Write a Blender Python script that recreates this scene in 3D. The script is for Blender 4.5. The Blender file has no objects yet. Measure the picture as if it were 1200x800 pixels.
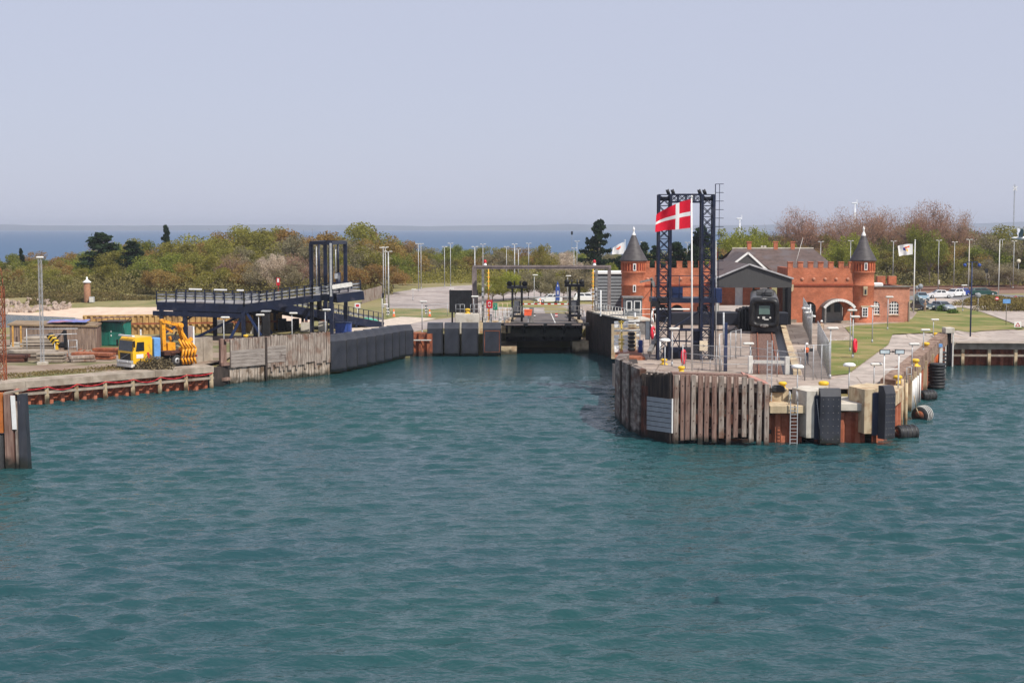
import bpy, bmesh, math, random
import numpy as np
from mathutils import Vector, Matrix, noise as mnoise
from mathutils.geometry import delaunay_2d_cdt
C = bpy.context.scene.collection
SC = bpy.context.scene
R = math.radians
PI = math.pi
# ---------------------------------------------------------------- camera
CAMZ = 14.5; FPX = 1667.0; HY = 267.0
PITCH = math.atan((400 - HY) / FPX)
cam = bpy.data.cameras.new('camera'); cam_o = bpy.data.objects.new('camera', cam); C.objects.link(cam_o)
cam.sensor_width = 36.0; cam.lens = 36.0 * FPX / 1200.0
cam.clip_start = 0.5; cam.clip_end = 40000
cam_o.location = (0, 0, CAMZ); cam_o.rotation_euler = (PI / 2 - PITCH, 0, 0)
SC.camera = cam_o
# ---------------------------------------------------------------- light
SKYMIX = .88; SKYC = (4.5, 4.72, 5.85, 1)
SUN_EL = R(50); SUN_V = Vector((0.70, -0.71, 0)).normalized()
w = bpy.data.worlds.new('World'); SC.world = w; w.use_nodes = True
wn = w.node_tree; bg = wn.nodes['Background']
sky = wn.nodes.new('ShaderNodeTexSky'); sky.sky_type = 'NISHITA'; sky.sun_disc = False
sky.sun_elevation = SUN_EL; sky.sun_rotation = math.atan2(SUN_V.x, SUN_V.y)
sky.air_density = 1.0; sky.dust_density = 1.0; sky.ozone_density = 3.0; sky.altitude = 0
# spring haze evens the clear sky out towards a pale lavender blue
mxs = wn.nodes.new('ShaderNodeMix'); mxs.data_type = 'RGBA'; mxs.inputs[0].default_value = SKYMIX; mxs.inputs[7].default_value = SKYC
wn.links.new(sky.outputs[0], mxs.inputs[6]); wn.links.new(mxs.outputs[2], bg.inputs[0]); bg.inputs[1].default_value = 0.085
sun = bpy.data.lights.new('sun', 'SUN'); sun.energy = 3.4; sun.angle = R(0.6); sun.color = (1.0, 0.94, 0.85)
sun_o = bpy.data.objects.new('sun', sun); C.objects.link(sun_o)
sd = Vector((SUN_V.x * math.cos(SUN_EL), SUN_V.y * math.cos(SUN_EL), math.sin(SUN_EL)))
sun_o.rotation_euler = sd.to_track_quat('Z', 'Y').to_euler(); sun_o.location = (60, -40, 80)
SC.view_settings.view_transform = 'Standard'; SC.view_settings.look = 'None'
SC.view_settings.gamma = 1; SC.view_settings.use_curve_mapping = False; SC.view_settings.exposure = 0.58
SC.cycles.volume_bounces = 0
HAZE_D = 0.00014
SC.cycles.transparent_max_bounces = 16
# ---------------------------------------------------------------- picture -> world helpers (authoring only)
_f = Vector((0, math.cos(PITCH), -math.sin(PITCH))); _u = Vector((0, math.sin(PITCH), math.cos(PITCH)))
def ray(u, v): return _f * FPX + _u * (400 - v) + Vector((u - 600, 0, 0))
def P(u, v, z):
    d = ray(u, v); t = (z - CAMZ) / d.z
    return Vector((d.x * t, d.y * t, z))
def A(u, v, Y):
    d = ray(u, v); t = Y / d.y
    return Vector((d.x * t, Y, CAMZ + d.z * t))
def cl(t): return max(0.0, min(1.0, t))
def sm(t): t = cl(t); return t * t * (3 - 2 * t)
BEACH = [(-300, 246), (-110, 243), (-84, 238), (-72, 231), (-66, 223), (-62, 205)]
def seg_d(x, y, a, b):
    ax, ay = a; bx, by = b; dx = bx - ax; dy = by - ay
    t = cl(((x - ax) * dx + (y - ay) * dy) / (dx * dx + dy * dy))
    return math.hypot(x - ax - t * dx, y - ay - t * dy)
def zt(x, y):
    z = 2.4 - 0.45 * sm((-22 - x) / 8)
    x0 = 4 + 4 * cl((y - 150) / 15); xr = 45 + 9 * cl((y - 151) / 8)
    z += 0.8 * sm((x - x0) / 3.2) * sm((xr - x) / 6) * sm((226 - y) / 22)
    if x < -42 and 195 < y < 260:
        d = min(seg_d(x, y, BEACH[i], BEACH[i + 1]) for i in range(len(BEACH) - 1))
        z = -0.15 + (z + 0.15) * sm(d / 16)
        if d > 4: z += 0.25 * mnoise.noise(Vector((x * .08, y * .08, 0)))
    if y > 250: z += 0.5 * mnoise.noise(Vector((x * .03, y * .03, 3))) * sm((y - 250) / 30) * (1 if x < -30 else 0)
    return z
def G(u, v):
    z = 2.4
    for _ in range(12):
        p = P(u, v, z); z = .5 * z + .5 * zt(p.x, p.y)
    p = P(u, v, z); return Vector((p.x, p.y, zt(p.x, p.y)))
def ztop(v, Y): return A(600, v, Y).z
# ---------------------------------------------------------------- materials
MATS = {}
def nd(nt, t, **k):
    n = nt.nodes.new(t)
    for a, b in k.items(): setattr(n, a, b)
    return n
def rgba(c): return (c[0], c[1], c[2], 1)
def mat(name, col, rough=0.8, var=0.2, scale=2.0, col2=None, metal=0.0, bump=0.0, stretch=(1, 1, 1), objrand=0.0,
        dirt=None, dirt_scale=0.4, dirt_lo=0.5, dirt_hi=0.65, tide=None, spec=0.35, trans=0.0, detail=6, joints=None):
    if name in MATS: return MATS[name]
    m = bpy.data.materials.new(name); m.use_nodes = True; nt = m.node_tree; L = nt.links
    b = nt.nodes['Principled BSDF']
    b.inputs['Roughness'].default_value = rough; b.inputs['Metallic'].default_value = metal
    b.inputs['Specular IOR Level'].default_value = spec
    tc = nd(nt, 'ShaderNodeTexCoord'); mp = nd(nt, 'ShaderNodeMapping'); mp.inputs['Scale'].default_value = stretch
    L.new(tc.outputs['Object'], mp.inputs[0])
    no = nd(nt, 'ShaderNodeTexNoise'); no.inputs['Scale'].default_value = scale; no.inputs['Detail'].default_value = detail
    no.inputs['Roughness'].default_value = 0.6
    L.new(mp.outputs[0], no.inputs['Vector'])
    rp = nd(nt, 'ShaderNodeValToRGB')
    c2 = col2 or tuple(min(1, c * (1 + var)) for c in col); c1 = tuple(c * (1 - var) for c in col) if not col2 else col
    rp.color_ramp.elements[0].position = 0.34; rp.color_ramp.elements[1].position = 0.66
    rp.color_ramp.elements[0].color = rgba(c1); rp.color_ramp.elements[1].color = rgba(c2)
    L.new(no.outputs['Fac'], rp.inputs[0]); out = rp.outputs[0]
    def mixin(fac, colr, src):
        mx = nd(nt, 'ShaderNodeMix', data_type='RGBA'); mx.inputs[7].default_value = rgba(colr)
        L.new(fac, mx.inputs[0]); L.new(src, mx.inputs[6]); return mx.outputs[2]
    if dirt:
        n2 = nd(nt, 'ShaderNodeTexNoise'); n2.inputs['Scale'].default_value = dirt_scale; n2.inputs['Detail'].default_value = 7
        L.new(tc.outputs['Object'], n2.inputs['Vector'])
        mr = nd(nt, 'ShaderNodeMapRange'); mr.inputs[1].default_value = dirt_lo; mr.inputs[2].default_value = dirt_hi
        L.new(n2.outputs['Fac'], mr.inputs[0]); out = mixin(mr.outputs[0], dirt, out)
    if joints:
        g2 = nd(nt, 'ShaderNodeNewGeometry'); mj = nd(nt, 'ShaderNodeMapping'); mj.inputs['Rotation'].default_value = (0, 0, R(9)); L.new(g2.outputs['Position'], mj.inputs[0])
        bj = nd(nt, 'ShaderNodeTexBrick'); bj.inputs['Scale'].default_value = 1; bj.inputs['Brick Width'].default_value = joints[0]; bj.inputs['Row Height'].default_value = joints[1]; bj.inputs['Mortar Size'].default_value = .06
        bj.inputs['Color1'].default_value = (1, 1, 1, 1); bj.inputs['Color2'].default_value = (.9, .9, .9, 1); bj.inputs['Mortar'].default_value = (.62, .6, .58, 1); L.new(mj.outputs[0], bj.inputs['Vector'])
        # worn patches, tyre marks and dark spills
        nj = nd(nt, 'ShaderNodeTexNoise'); nj.inputs['Scale'].default_value = .55; nj.inputs['Detail'].default_value = 9; nj.inputs['Distortion'].default_value = 1.5; L.new(mj.outputs[0], nj.inputs['Vector'])
        mr = nd(nt, 'ShaderNodeMapRange'); mr.inputs[1].default_value = .35; mr.inputs[2].default_value = .6; mr.inputs[3].default_value = .74; mr.inputs[4].default_value = 1.06; L.new(nj.outputs['Fac'], mr.inputs[0])
        m1 = nd(nt, 'ShaderNodeMix', data_type='RGBA', blend_type='MULTIPLY'); m1.inputs[0].default_value = 1; L.new(out, m1.inputs[6]); L.new(bj.outputs['Color'], m1.inputs[7])
        m2 = nd(nt, 'ShaderNodeMix', data_type='RGBA', blend_type='MULTIPLY'); m2.inputs[0].default_value = 1; L.new(m1.outputs[2], m2.inputs[6]); L.new(mr.outputs[0], m2.inputs[7]); out = m2.outputs[2]
    if tide:   # weed and wet stain above the waterline, real-height based
        ge = nd(nt, 'ShaderNodeNewGeometry'); sx = nd(nt, 'ShaderNodeSeparateXYZ'); L.new(ge.outputs['Position'], sx.inputs[0])
        n3 = nd(nt, 'ShaderNodeTexNoise'); n3.inputs['Scale'].default_value = 1.3
        L.new(ge.outputs['Position'], n3.inputs['Vector'])
        ad = nd(nt, 'ShaderNodeMath', operation='MULTIPLY_ADD'); ad.inputs[1].default_value = -1.2
        L.new(n3.outputs['Fac'], ad.inputs[0]); L.new(sx.outputs['Z'], ad.inputs[2])
        mr = nd(nt, 'ShaderNodeMapRange'); mr.inputs[1].default_value = 0.05; mr.inputs[2].default_value = -0.45
        L.new(ad.outputs[0], mr.inputs[0]); out = mixin(mr.outputs[0], tide, out)
    if objrand:
        oi = nd(nt, 'ShaderNodeObjectInfo'); hs = nd(nt, 'ShaderNodeHueSaturation')
        m1 = nd(nt, 'ShaderNodeMapRange'); m1.inputs[3].default_value = 1 - objrand; m1.inputs[4].default_value = 1 + objrand
        L.new(oi.outputs['Random'], m1.inputs[0]); L.new(m1.outputs[0], hs.inputs['Value'])
        m2 = nd(nt, 'ShaderNodeMapRange'); m2.inputs[3].default_value = 0.5 - objrand * .07; m2.inputs[4].default_value = 0.5 + objrand * .07
        mm = nd(nt, 'ShaderNodeMath', operation='MULTIPLY'); mm.inputs[1].default_value = 7.13
        fr = nd(nt, 'ShaderNodeMath', operation='FRACT'); L.new(oi.outputs['Random'], mm.inputs[0]); L.new(mm.outputs[0], fr.inputs[0])
        L.new(fr.outputs[0], m2.inputs[0]); L.new(m2.outputs[0], hs.inputs['Hue'])
        L.new(out, hs.inputs['Color']); out = hs.outputs[0]
    L.new(out, b.inputs['Base Color'])
    if bump:
        bu = nd(nt, 'ShaderNodeBump'); bu.inputs['Strength'].default_value = bump; bu.inputs['Distance'].default_value = 0.05
        L.new(no.outputs['Fac'], bu.inputs['Height']); L.new(bu.outputs[0], b.inputs['Normal'])
    if trans:
        tr = nd(nt, 'ShaderNodeBsdfTranslucent'); ms = nd(nt, 'ShaderNodeMixShader'); ms.inputs[0].default_value = trans
        L.new(out, tr.inputs[0]); L.new(b.outputs[0], ms.inputs[1]); L.new(tr.outputs[0], ms.inputs[2])
        L.new(ms.outputs[0], nt.nodes['Material Output'].inputs[0])
    MATS[name] = m; return m
def brick_mat(name, c1, c2, mortar):
    m = bpy.data.materials.new(name); m.use_nodes = True; nt = m.node_tree; L = nt.links; b = nt.nodes['Principled BSDF']
    b.inputs['Roughness'].default_value = .9; b.inputs['Specular IOR Level'].default_value = .2
    ge = nd(nt, 'ShaderNodeNewGeometry'); s = nd(nt, 'ShaderNodeSeparateXYZ'); L.new(ge.outputs['Position'], s.inputs[0])
    a = nd(nt, 'ShaderNodeMath', operation='ADD'); L.new(s.outputs[0], a.inputs[0]); L.new(s.outputs[1], a.inputs[1])
    c = nd(nt, 'ShaderNodeCombineXYZ'); L.new(a.outputs[0], c.inputs[0]); L.new(s.outputs[2], c.inputs[1])
    br = nd(nt, 'ShaderNodeTexBrick'); br.inputs['Scale'].default_value = 1
    br.inputs['Brick Width'].default_value = .25; br.inputs['Row Height'].default_value = .083; br.inputs['Mortar Size'].default_value = .009
    br.inputs['Color1'].default_value = rgba(c1); br.inputs['Color2'].default_value = rgba(c2); br.inputs['Mortar'].default_value = rgba(mortar)
    L.new(c.outputs[0], br.inputs['Vector'])
    no = nd(nt, 'ShaderNodeTexNoise'); no.inputs['Scale'].default_value = .7; no.inputs['Detail'].default_value = 10; no.inputs['Roughness'].default_value = .7; L.new(ge.outputs['Position'], no.inputs['Vector'])
    mr = nd(nt, 'ShaderNodeMapRange'); mr.inputs[1].default_value = .3; mr.inputs[2].default_value = .7; mr.inputs[3].default_value = .6; mr.inputs[4].default_value = 1.25
    L.new(no.outputs['Fac'], mr.inputs[0])
    hs = nd(nt, 'ShaderNodeHueSaturation'); L.new(br.outputs['Color'], hs.inputs['Color']); L.new(mr.outputs[0], hs.inputs['Value'])
    L.new(hs.outputs[0], b.inputs['Base Color']); MATS[name] = m; return m
def grid_mat(name, col, pitch, wire, diag=True, metal=.6, minfac=0.0):
    """wire mesh: thin wires opaque, openings clear"""
    m = bpy.data.materials.new(name); m.use_nodes = True; nt = m.node_tree; L = nt.links; b = nt.nodes['Principled BSDF']
    b.inputs['Base Color'].default_value = rgba(col); b.inputs['Metallic'].default_value = metal; b.inputs['Roughness'].default_value = .5
    uv = nd(nt, 'ShaderNodeTexCoord'); s = nd(nt, 'ShaderNodeSeparateXYZ'); L.new(uv.outputs['Object'], s.inputs[0])
    h = nd(nt, 'ShaderNodeMath', operation='ADD'); L.new(s.outputs[0], h.inputs[0]); L.new(s.outputs[1], h.inputs[1])
    outs = []
    for k in (1, -1):
        q = nd(nt, 'ShaderNodeMath', operation='MULTIPLY_ADD'); q.inputs[1].default_value = k; L.new(s.outputs[2], q.inputs[0]); L.new(h.outputs[0], q.inputs[2])
        d = nd(nt, 'ShaderNodeMath', operation='MULTIPLY'); d.inputs[1].default_value = 1 / pitch; L.new(q.outputs[0], d.inputs[0])
        f = nd(nt, 'ShaderNodeMath', operation='FRACT'); L.new(d.outputs[0], f.inputs[0])
        l = nd(nt, 'ShaderNodeMath', operation='LESS_THAN'); l.inputs[1].default_value = wire / pitch; L.new(f.outputs[0], l.inputs[0]); outs.append(l)
    mx = nd(nt, 'ShaderNodeMath', operation='MAXIMUM'); L.new(outs[0].outputs[0], mx.inputs[0]); L.new(outs[1].outputs[0], mx.inputs[1])
    t = nd(nt, 'ShaderNodeBsdfTransparent'); ms = nd(nt, 'ShaderNodeMixShader'); L.new(mx.outputs[0], ms.inputs[0])
    L.new(t.outputs[0], ms.inputs[1]); L.new(b.outputs[0], ms.inputs[2]); L.new(ms.outputs[0], nt.nodes['Material Output'].inputs[0])
    MATS[name] = m; return m
M = {}
M['white'] = mat('white_paint', (.74, .74, .72), .5, .08, 3)
M['offwhite'] = mat('offwhite_paint', (.6, .59, .55), .6, .15, 3)
M['yellow'] = mat('yellow_paint', (.72, .45, .03), .5, .15, 4)
M['truck_y'] = mat('truck_yellow', (.8, .46, .02), .35, .08, 3, dirt=(.35, .2, .06), dirt_scale=2, dirt_lo=.6, dirt_hi=.8)
M['orange'] = mat('crane_orange', (.8, .34, .02), .45, .2, 4, dirt=(.3, .12, .03), dirt_scale=3, dirt_lo=.55, dirt_hi=.75)
M['hivis'] = mat('hivis_orange', (.95, .16, .03), .7, .1, 6)
M['red'] = mat('red_paint', (.5, .02, .03), .45, .1, 4)
M['lifered'] = mat('lifebuoy_red', (.75, .03, .06), .5, .1, 4)
M['navy'] = mat('navy_steel', (.008, .013, .034), .42, .3, 1.5, dirt=(.05, .05, .07), dirt_scale=1.2, dirt_lo=.55, dirt_hi=.8)
M['navy2'] = mat('blue_steel', (.012, .026, .085), .5, .25, 2)
M['blue'] = mat('blue_paint', (.03, .07, .28), .5, .15, 3)
M['ltblue'] = mat('light_blue', (.13, .3, .6), .5, .15, 3)
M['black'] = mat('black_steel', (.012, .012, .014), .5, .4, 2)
M['rubber'] = mat('black_rubber', (.02, .021, .023), .62, .4, 2.5, dirt=(.07, .065, .06), dirt_scale=.8, dirt_lo=.55, dirt_hi=.8)
M['fender'] = mat('fender_black', (.027, .03, .04), .45, .35, 1.2, dirt=(.05, .05, .055), dirt_scale=.7, dirt_lo=.5, dirt_hi=.8, tide=(.012, .014, .01), stretch=(1, 1, .5))
M['galv'] = mat('galvanised', (.42, .43, .44), .5, .2, 5, metal=.3)
M['dkgalv'] = mat('weathered_galv', (.2, .19, .18), .6, .3, 3, metal=.2)
M['gantry'] = mat('gantry_brown', (.2, .16, .15), .6, .25, 2, metal=.1)
M['conc'] = mat('concrete', (.33, .28, .225), .9, .22, 1.3, dirt=(.2, .16, .12), dirt_scale=.8, dirt_lo=.48, dirt_hi=.7, bump=.3, tide=(.05, .05, .03))
M['concpale'] = mat('pale_concrete', (.52, .48, .41), .9, .15, 1.3, dirt=(.32, .26, .18), dirt_scale=.9, dirt_lo=.52, dirt_hi=.75, bump=.2, tide=(.06, .06, .04))
M['conctan'] = mat('rust_stained_concrete', (.5, .4, .26), .9, .25, 1.0, dirt=(.3, .16, .08), dirt_scale=1.3, dirt_lo=.5, dirt_hi=.7, stretch=(1.5, 1.5, .4), tide=(.06, .05, .03))
M['rustb'] = mat('bright_rust', (.3, .085, .04), .85, .3, 1.6, col2=(.46, .16, .09), dirt=(.14, .04, .025), dirt_scale=1.4, dirt_lo=.55, dirt_hi=.8)
M['rust'] = mat('rusty_steel', (.2, .055, .025), .85, .45, 1.6, col2=(.38, .12, .05), dirt=(.09, .03, .02), dirt_scale=1.4, dirt_lo=.45, dirt_hi=.7, stretch=(1, 1, .4), tide=(.03, .02, .015))
M['rustdk'] = mat('dark_rusty_steel', (.05, .022, .016), .85, .4, 1.6, col2=(.12, .045, .03), tide=(.015, .015, .012))
M['rustplate'] = mat('rust_plate', (.34, .12, .06), .8, .3, 2, dirt=(.2, .06, .03), dirt_scale=1.2)
M['wood'] = mat('weathered_timber', (.14, .105, .085), .9, .3, 2.2, col2=(.4, .34, .29), dirt=(.16, .08, .05), dirt_scale=.9, dirt_lo=.5, dirt_hi=.72, stretch=(3, 3, .35), bump=.3, tide=(.02, .02, .015))
M['wood2'] = mat('brown_timber', (.12, .06, .045), .9, .3, 2.2, col2=(.3, .2, .16), stretch=(3, 3, .3), bump=.3, tide=(.02, .02, .015))
M['wooddk'] = mat('dark_timber', (.02, .017, .016), .85, .3, 2.2, col2=(.075, .055, .045), stretch=(3, 3, .3), tide=(.012, .012, .01))
M['woodpanel'] = mat('mottled_timber', (.05, .035, .028), .9, .3, 1.2, col2=(.3, .26, .23), dirt=(.09, .035, .02), dirt_scale=.9, dirt_lo=.5, dirt_hi=.7, stretch=(1, 1, 2.2), bump=.5, tide=(.015, .015, .012))
M['steelpanel'] = mat('grey_steel_panel', (.3, .32, .35), .45, .12, 2, metal=.3)
M['tansheet'] = mat('tan_sheet_piles', (.5, .32, .12), .8, .2, 2, stretch=(2, 2, .3), dirt=(.22, .12, .05), dirt_scale=.5, dirt_lo=.5, dirt_hi=.7)
M['green'] = mat('green_shed', (.02, .17, .13), .6, .2, 2, stretch=(3, 3, .4), dirt=(.03, .1, .09), dirt_scale=1)
M['glass'] = mat('dark_glass', (.02, .025, .03), .12, .2, 1, spec=.6)
M['glassgreen'] = mat('greenish_glass', (.12, .19, .17), .15, .15, 1, spec=.6)
M['skin'] = mat('skin', (.5, .28, .2), .6, .05, 8)
M['denim'] = mat('dark_trousers', (.04, .05, .09), .85, .2, 10)
M['jacket'] = mat('dark_jacket', (.03, .03, .035), .85, .2, 10)
M['tancloth'] = mat('tan_cloth', (.42, .3, .2), .85, .2, 10)
M['plum'] = mat('plum_cloth', (.12, .05, .08), .85, .2, 10)
M['hair'] = mat('orange_hair', (.5, .22, .05), .7, .2, 20)
M['slate'] = mat('slate_roof', (.1, .07, .062), .75, .25, 1.2, stretch=(1, 1, 3), dirt=(.11, .09, .09), dirt_scale=.5)
M['cladding'] = mat('dark_grey_cladding', (.06, .058, .058), .7, .12, 2, stretch=(5, 5, .3))
M['cone'] = mat('cone_slate', (.065, .058, .06), .6, .3, 1.5, stretch=(1, 1, 2.5))
M['door'] = mat('grey_door', (.2, .2, .19), .6, .1, 3)
M['asphalt'] = mat('asphalt', (.4, .345, .315), .95, .12, .35, dirt=(.31, .26, .235), dirt_scale=.12, dirt_lo=.48, dirt_hi=.6, joints=(40, 12))
M['asphaltgrey'] = mat('grey_asphalt', (.2, .19, .195), .95, .15, .3, dirt=(.15, .14, .14), dirt_scale=.15)
M['deck'] = mat('pier_concrete_deck', (.42, .34, .28), .95, .12, .5, dirt=(.3, .23, .185), dirt_scale=.16, dirt_lo=.46, dirt_hi=.62, bump=.1, joints=(6, 4))
M['path'] = mat('path_paving', (.45, .385, .335), .95, .1, .4, dirt=(.36, .3, .26), dirt_scale=.2, joints=(9, 5))
M['gravel'] = mat('light_gravel', (.52, .44, .36), .95, .2, 1.2, detail=10)
M['sand'] = mat('beach_sand', (.6, .46, .35), .95, .1, .6)
M['dirt'] = mat('yard_dirt', (.2, .14, .1), .95, .3, .35, col2=(.32, .25, .19), dirt=(.13, .13, .05), dirt_scale=.13, dirt_lo=.5, dirt_hi=.6, bump=.3, detail=10)
M['grass'] = mat('lawn', (.1, .13, .022), .95, .2, .6, col2=(.15, .17, .035), dirt=(.26, .21, .08), dirt_scale=.25, dirt_lo=.42, dirt_hi=.62, detail=10)
M['rough'] = mat('rough_grass', (.14, .15, .045), .95, .3, .25, col2=(.27, .22, .1), dirt=(.24, .2, .09), dirt_scale=.06, dirt_lo=.45, dirt_hi=.6, detail=10)
M['ballast'] = mat('track_ballast', (.15, .085, .06), .95, .3, 3, col2=(.26, .16, .11))
M['hedge'] = mat('hedge_leaves', (.13, .09, .02), .8, .3, 1.5, col2=(.2, .17, .04), objrand=.15)
M['rock'] = mat('armour_rock', (.24, .17, .13), .9, .3, 1.5, col2=(.42, .34, .28))
M['brickfar'] = M['tansheet']
brick = brick_mat('red_brick', (.54, .15, .07), (.41, .1, .045), (.46, .26, .17))
brick2 = brick_mat('pale_red_brick', (.52, .2, .12), (.42, .15, .085), (.5, .35, .27))
meshmat = grid_mat('galvanised_mesh', (.22, .23, .24), .1, .008)
meshdk = grid_mat('dark_windbreak_mesh', (.025, .027, .03), .05, .019, metal=0)
# ---------------------------------------------------------------- mesh builder
class MB:
    def __init__(s): s.v = []; s.f = []; s.mi = []; s.sm = []; s.marks = []
    def add(s, vs, fs, mi=0, smooth=False):
        o = len(s.v); s.marks.append(o); s.v += [tuple(p) for p in vs]
        for f in fs: s.f.append(tuple(i + o for i in f)); s.mi.append(mi); s.sm.append(smooth)
    def hexa(s, a, mi=0):  # 8 corners: bottom 4 ccw, top 4 ccw
        s.add(a, [(0, 3, 2, 1), (4, 5, 6, 7), (0, 1, 5, 4), (1, 2, 6, 5), (2, 3, 7, 6), (3, 0, 4, 7)], mi)
    def box(s, c, d, rz=0, mi=0, bev=0):
        cx, cy, cz = c; dx, dy, dz = d[0] / 2, d[1] / 2, d[2] / 2; cr, sr = math.cos(rz), math.sin(rz)
        if bev:
            b = min(bev, dx * .9, dy * .9, dz * .9); vs = []
            ring = [(-dx + b, -dy), (dx - b, -dy), (dx, -dy + b), (dx, dy - b), (dx - b, dy), (-dx + b, dy), (-dx, dy - b), (-dx, -dy + b)]
            inn = [(x * (1 - b / dx), y * (1 - b / dy)) for x, y in ring]
            for z, rg in ((-dz, inn), (-dz + b, ring), (dz - b, ring), (dz, inn)):
                for x, y in rg: vs.append((cx + x * cr - y * sr, cy + x * sr + y * cr, cz + z))
            fs = [tuple(range(7, -1, -1)), tuple(range(24, 32))]
            for k in range(3):
                for i in range(8): j = (i + 1) % 8; fs.append((k * 8 + i, k * 8 + j, k * 8 + 8 + j, k * 8 + 8 + i))
            s.add(vs, fs, mi); return
        vs = [(cx + x * cr - y * sr, cy + x * sr + y * cr, cz + z) for z in (-dz, dz) for x, y in ((-dx, -dy), (dx, -dy), (dx, dy), (-dx, dy))]
        s.hexa(vs, mi)
    def bar(s, p0, p1, w, h=None, mi=0, up=(0, 0, 1)):
        h = h or w; p0 = Vector(p0); p1 = Vector(p1); d = (p1 - p0)
        if d.length < 1e-6: return
        d.normalize(); u = Vector(up)
        if abs(d.dot(u)) > .98: u = Vector((0, 1, 0))
        x = d.cross(u).normalized() * (w / 2); y = x.cross(d).normalized() * (h / 2)
        s.hexa([p0 - x - y, p0 + x - y, p0 + x + y, p0 - x + y, p1 - x - y, p1 + x - y, p1 + x + y, p1 - x + y], mi)
    def tube(s, p0, p1, r0, r1=None, n=8, mi=0, caps=True):
        r1 = r0 if r1 is None else r1; p0 = Vector(p0); p1 = Vector(p1); d = (p1 - p0).normalized()
        u = Vector((0, 0, 1)) if abs(d.z) < .95 else Vector((1, 0, 0)); x = d.cross(u).normalized(); y = d.cross(x)
        vs = []
        for p, r in ((p0, r0), (p1, r1)):
            for i in range(n): a = 2 * PI * i / n; vs.append(p + (x * math.cos(a) + y * math.sin(a)) * r)
        o = len(s.v); s.v += [tuple(q) for q in vs]
        for i in range(n): j = (i + 1) % n; s.f.append((o + i, o + i + n, o + j + n, o + j)); s.mi.append(mi); s.sm.append(True)
        if caps:
            s.f.append(tuple(o + i for i in range(n))); s.mi.append(mi); s.sm.append(False)
            s.f.append(tuple(o + n + i for i in range(n - 1, -1, -1))); s.mi.append(mi); s.sm.append(False)
    def pipe(s, pts, r, n=6, mi=0):
        for a, b in zip(pts[:-1], pts[1:]): s.tube(a, b, r, r, n, mi)
    def lathe(s, prof, c=(0, 0, 0), n=16, mi=0, M4=None):
        vs = []; M4 = M4 or Matrix.Identity(4)
        for r, z in prof:
            for i in range(n): a = 2 * PI * i / n; q = M4 @ Vector((r * math.cos(a), r * math.sin(a), z)); vs.append((q.x + c[0], q.y + c[1], q.z + c[2]))
        fs = []
        for k in range(len(prof) - 1):
            for i in range(n): j = (i + 1) % n; fs.append((k * n + i, k * n + j, (k + 1) * n + j, (k + 1) * n + i))
        s.add(vs, fs, mi, True)
        if prof[0][0] > 0: s.add(vs[:n], [tuple(range(n - 1, -1, -1))], mi)
        if prof[-1][0] > 0: s.add(vs[-n:], [tuple(range(n))], mi)
    def prism(s, poly, z0, z1, mi=0):
        n = len(poly); ar = sum(poly[i][0] * poly[(i + 1) % n][1] - poly[(i + 1) % n][0] * poly[i][1] for i in range(n))
        if ar < 0: poly = poly[::-1]
        vs = [(x, y, z0) for x, y in poly] + [(x, y, z1) for x, y in poly]
        fs = [tuple(range(n - 1, -1, -1)), tuple(range(n, 2 * n))] + [(i, (i + 1) % n, n + (i + 1) % n, n + i) for i in range(n)]
        s.add(vs, fs, mi)
    def extr(s, poly, o, ax, ay, az, mi=0):
        """poly in (a,b) plane spanned by ax, ay from o, extruded along vector az"""
        o = Vector(o); ax = Vector(ax); ay = Vector(ay); az = Vector(az); n = len(poly)
        vs = [o + ax * a + ay * b for a, b in poly] + [o + ax * a + ay * b + az for a, b in poly]
        fs = [tuple(range(n - 1, -1, -1)), tuple(range(n, 2 * n))] + [(i, (i + 1) % n, n + (i + 1) % n, n + i) for i in range(n)]
        s.add(vs, fs, mi)
    def sheet_piles(s, pts, z0, z1, pitch=1.1, dep=.35, mi=0):
        """corrugated wall following a polyline"""
        prof = [(0, 0), (.18, 0), (.36, 1), (.64, 1), (.82, 0)]
        q = []
        for a, b in zip(pts[:-1], pts[1:]):
            a = Vector((a[0], a[1], 0)); b = Vector((b[0], b[1], 0)); L = (b - a).length; d = (b - a) / L; nrm = Vector((d.y, -d.x, 0))
            k = max(1, round(L / pitch)); 
            for i in range(k):
                for t, e in prof: q.append(a + d * ((i + t) * L / k) + nrm * (e * dep))
            q.append(b)
        n = len(q); vs = [(p.x, p.y, z0) for p in q] + [(p.x, p.y, z1) for p in q]
        s.add(vs, [(i, i + 1, n + i + 1, n + i) for i in range(n - 1)], mi)
    def each(s, name, m, parent):
        """one object per piece added"""
        out = []
        for o0, o1, f0, f1 in s.pieces():
            q = MB(); q.add(s.v[o0:o1], [tuple(i - o0 for i in f) for f in s.f[f0:f1]]); out.append(q.build(name, m, parent))
        return out
    def pieces(s):
        r = []; f0 = 0; o0 = 0
        for k in range(len(s.f)):
            if min(s.f[k]) >= (s.marks[len(r) + 1] if len(r) + 1 < len(s.marks) else 1e9): r.append((s.marks[len(r)], s.marks[len(r) + 1], f0, k)); f0 = k
        r.append((s.marks[len(r)], len(s.v), f0, len(s.f))); return r
    def build(s, name, mats, parent=None, bevel=0):
        me = bpy.data.meshes.new(name); me.from_pydata(s.v, [], s.f)
        mats = mats if isinstance(mats, (list, tuple)) else [mats]
        for m in mats: me.materials.append(m)
        me.polygons.foreach_set('material_index', s.mi); me.polygons.foreach_set('use_smooth', s.sm); me.update()
        o = bpy.data.objects.new(name, me); C.objects.link(o)
        if parent is not None:
            o.parent = parent
            if parent.get('_w'):      # geometry was given in world coordinates: bring it into the thing's frame
                q = parent
                me.transform(WM[parent.name].inverted())
        return o
WM = {}
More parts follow.
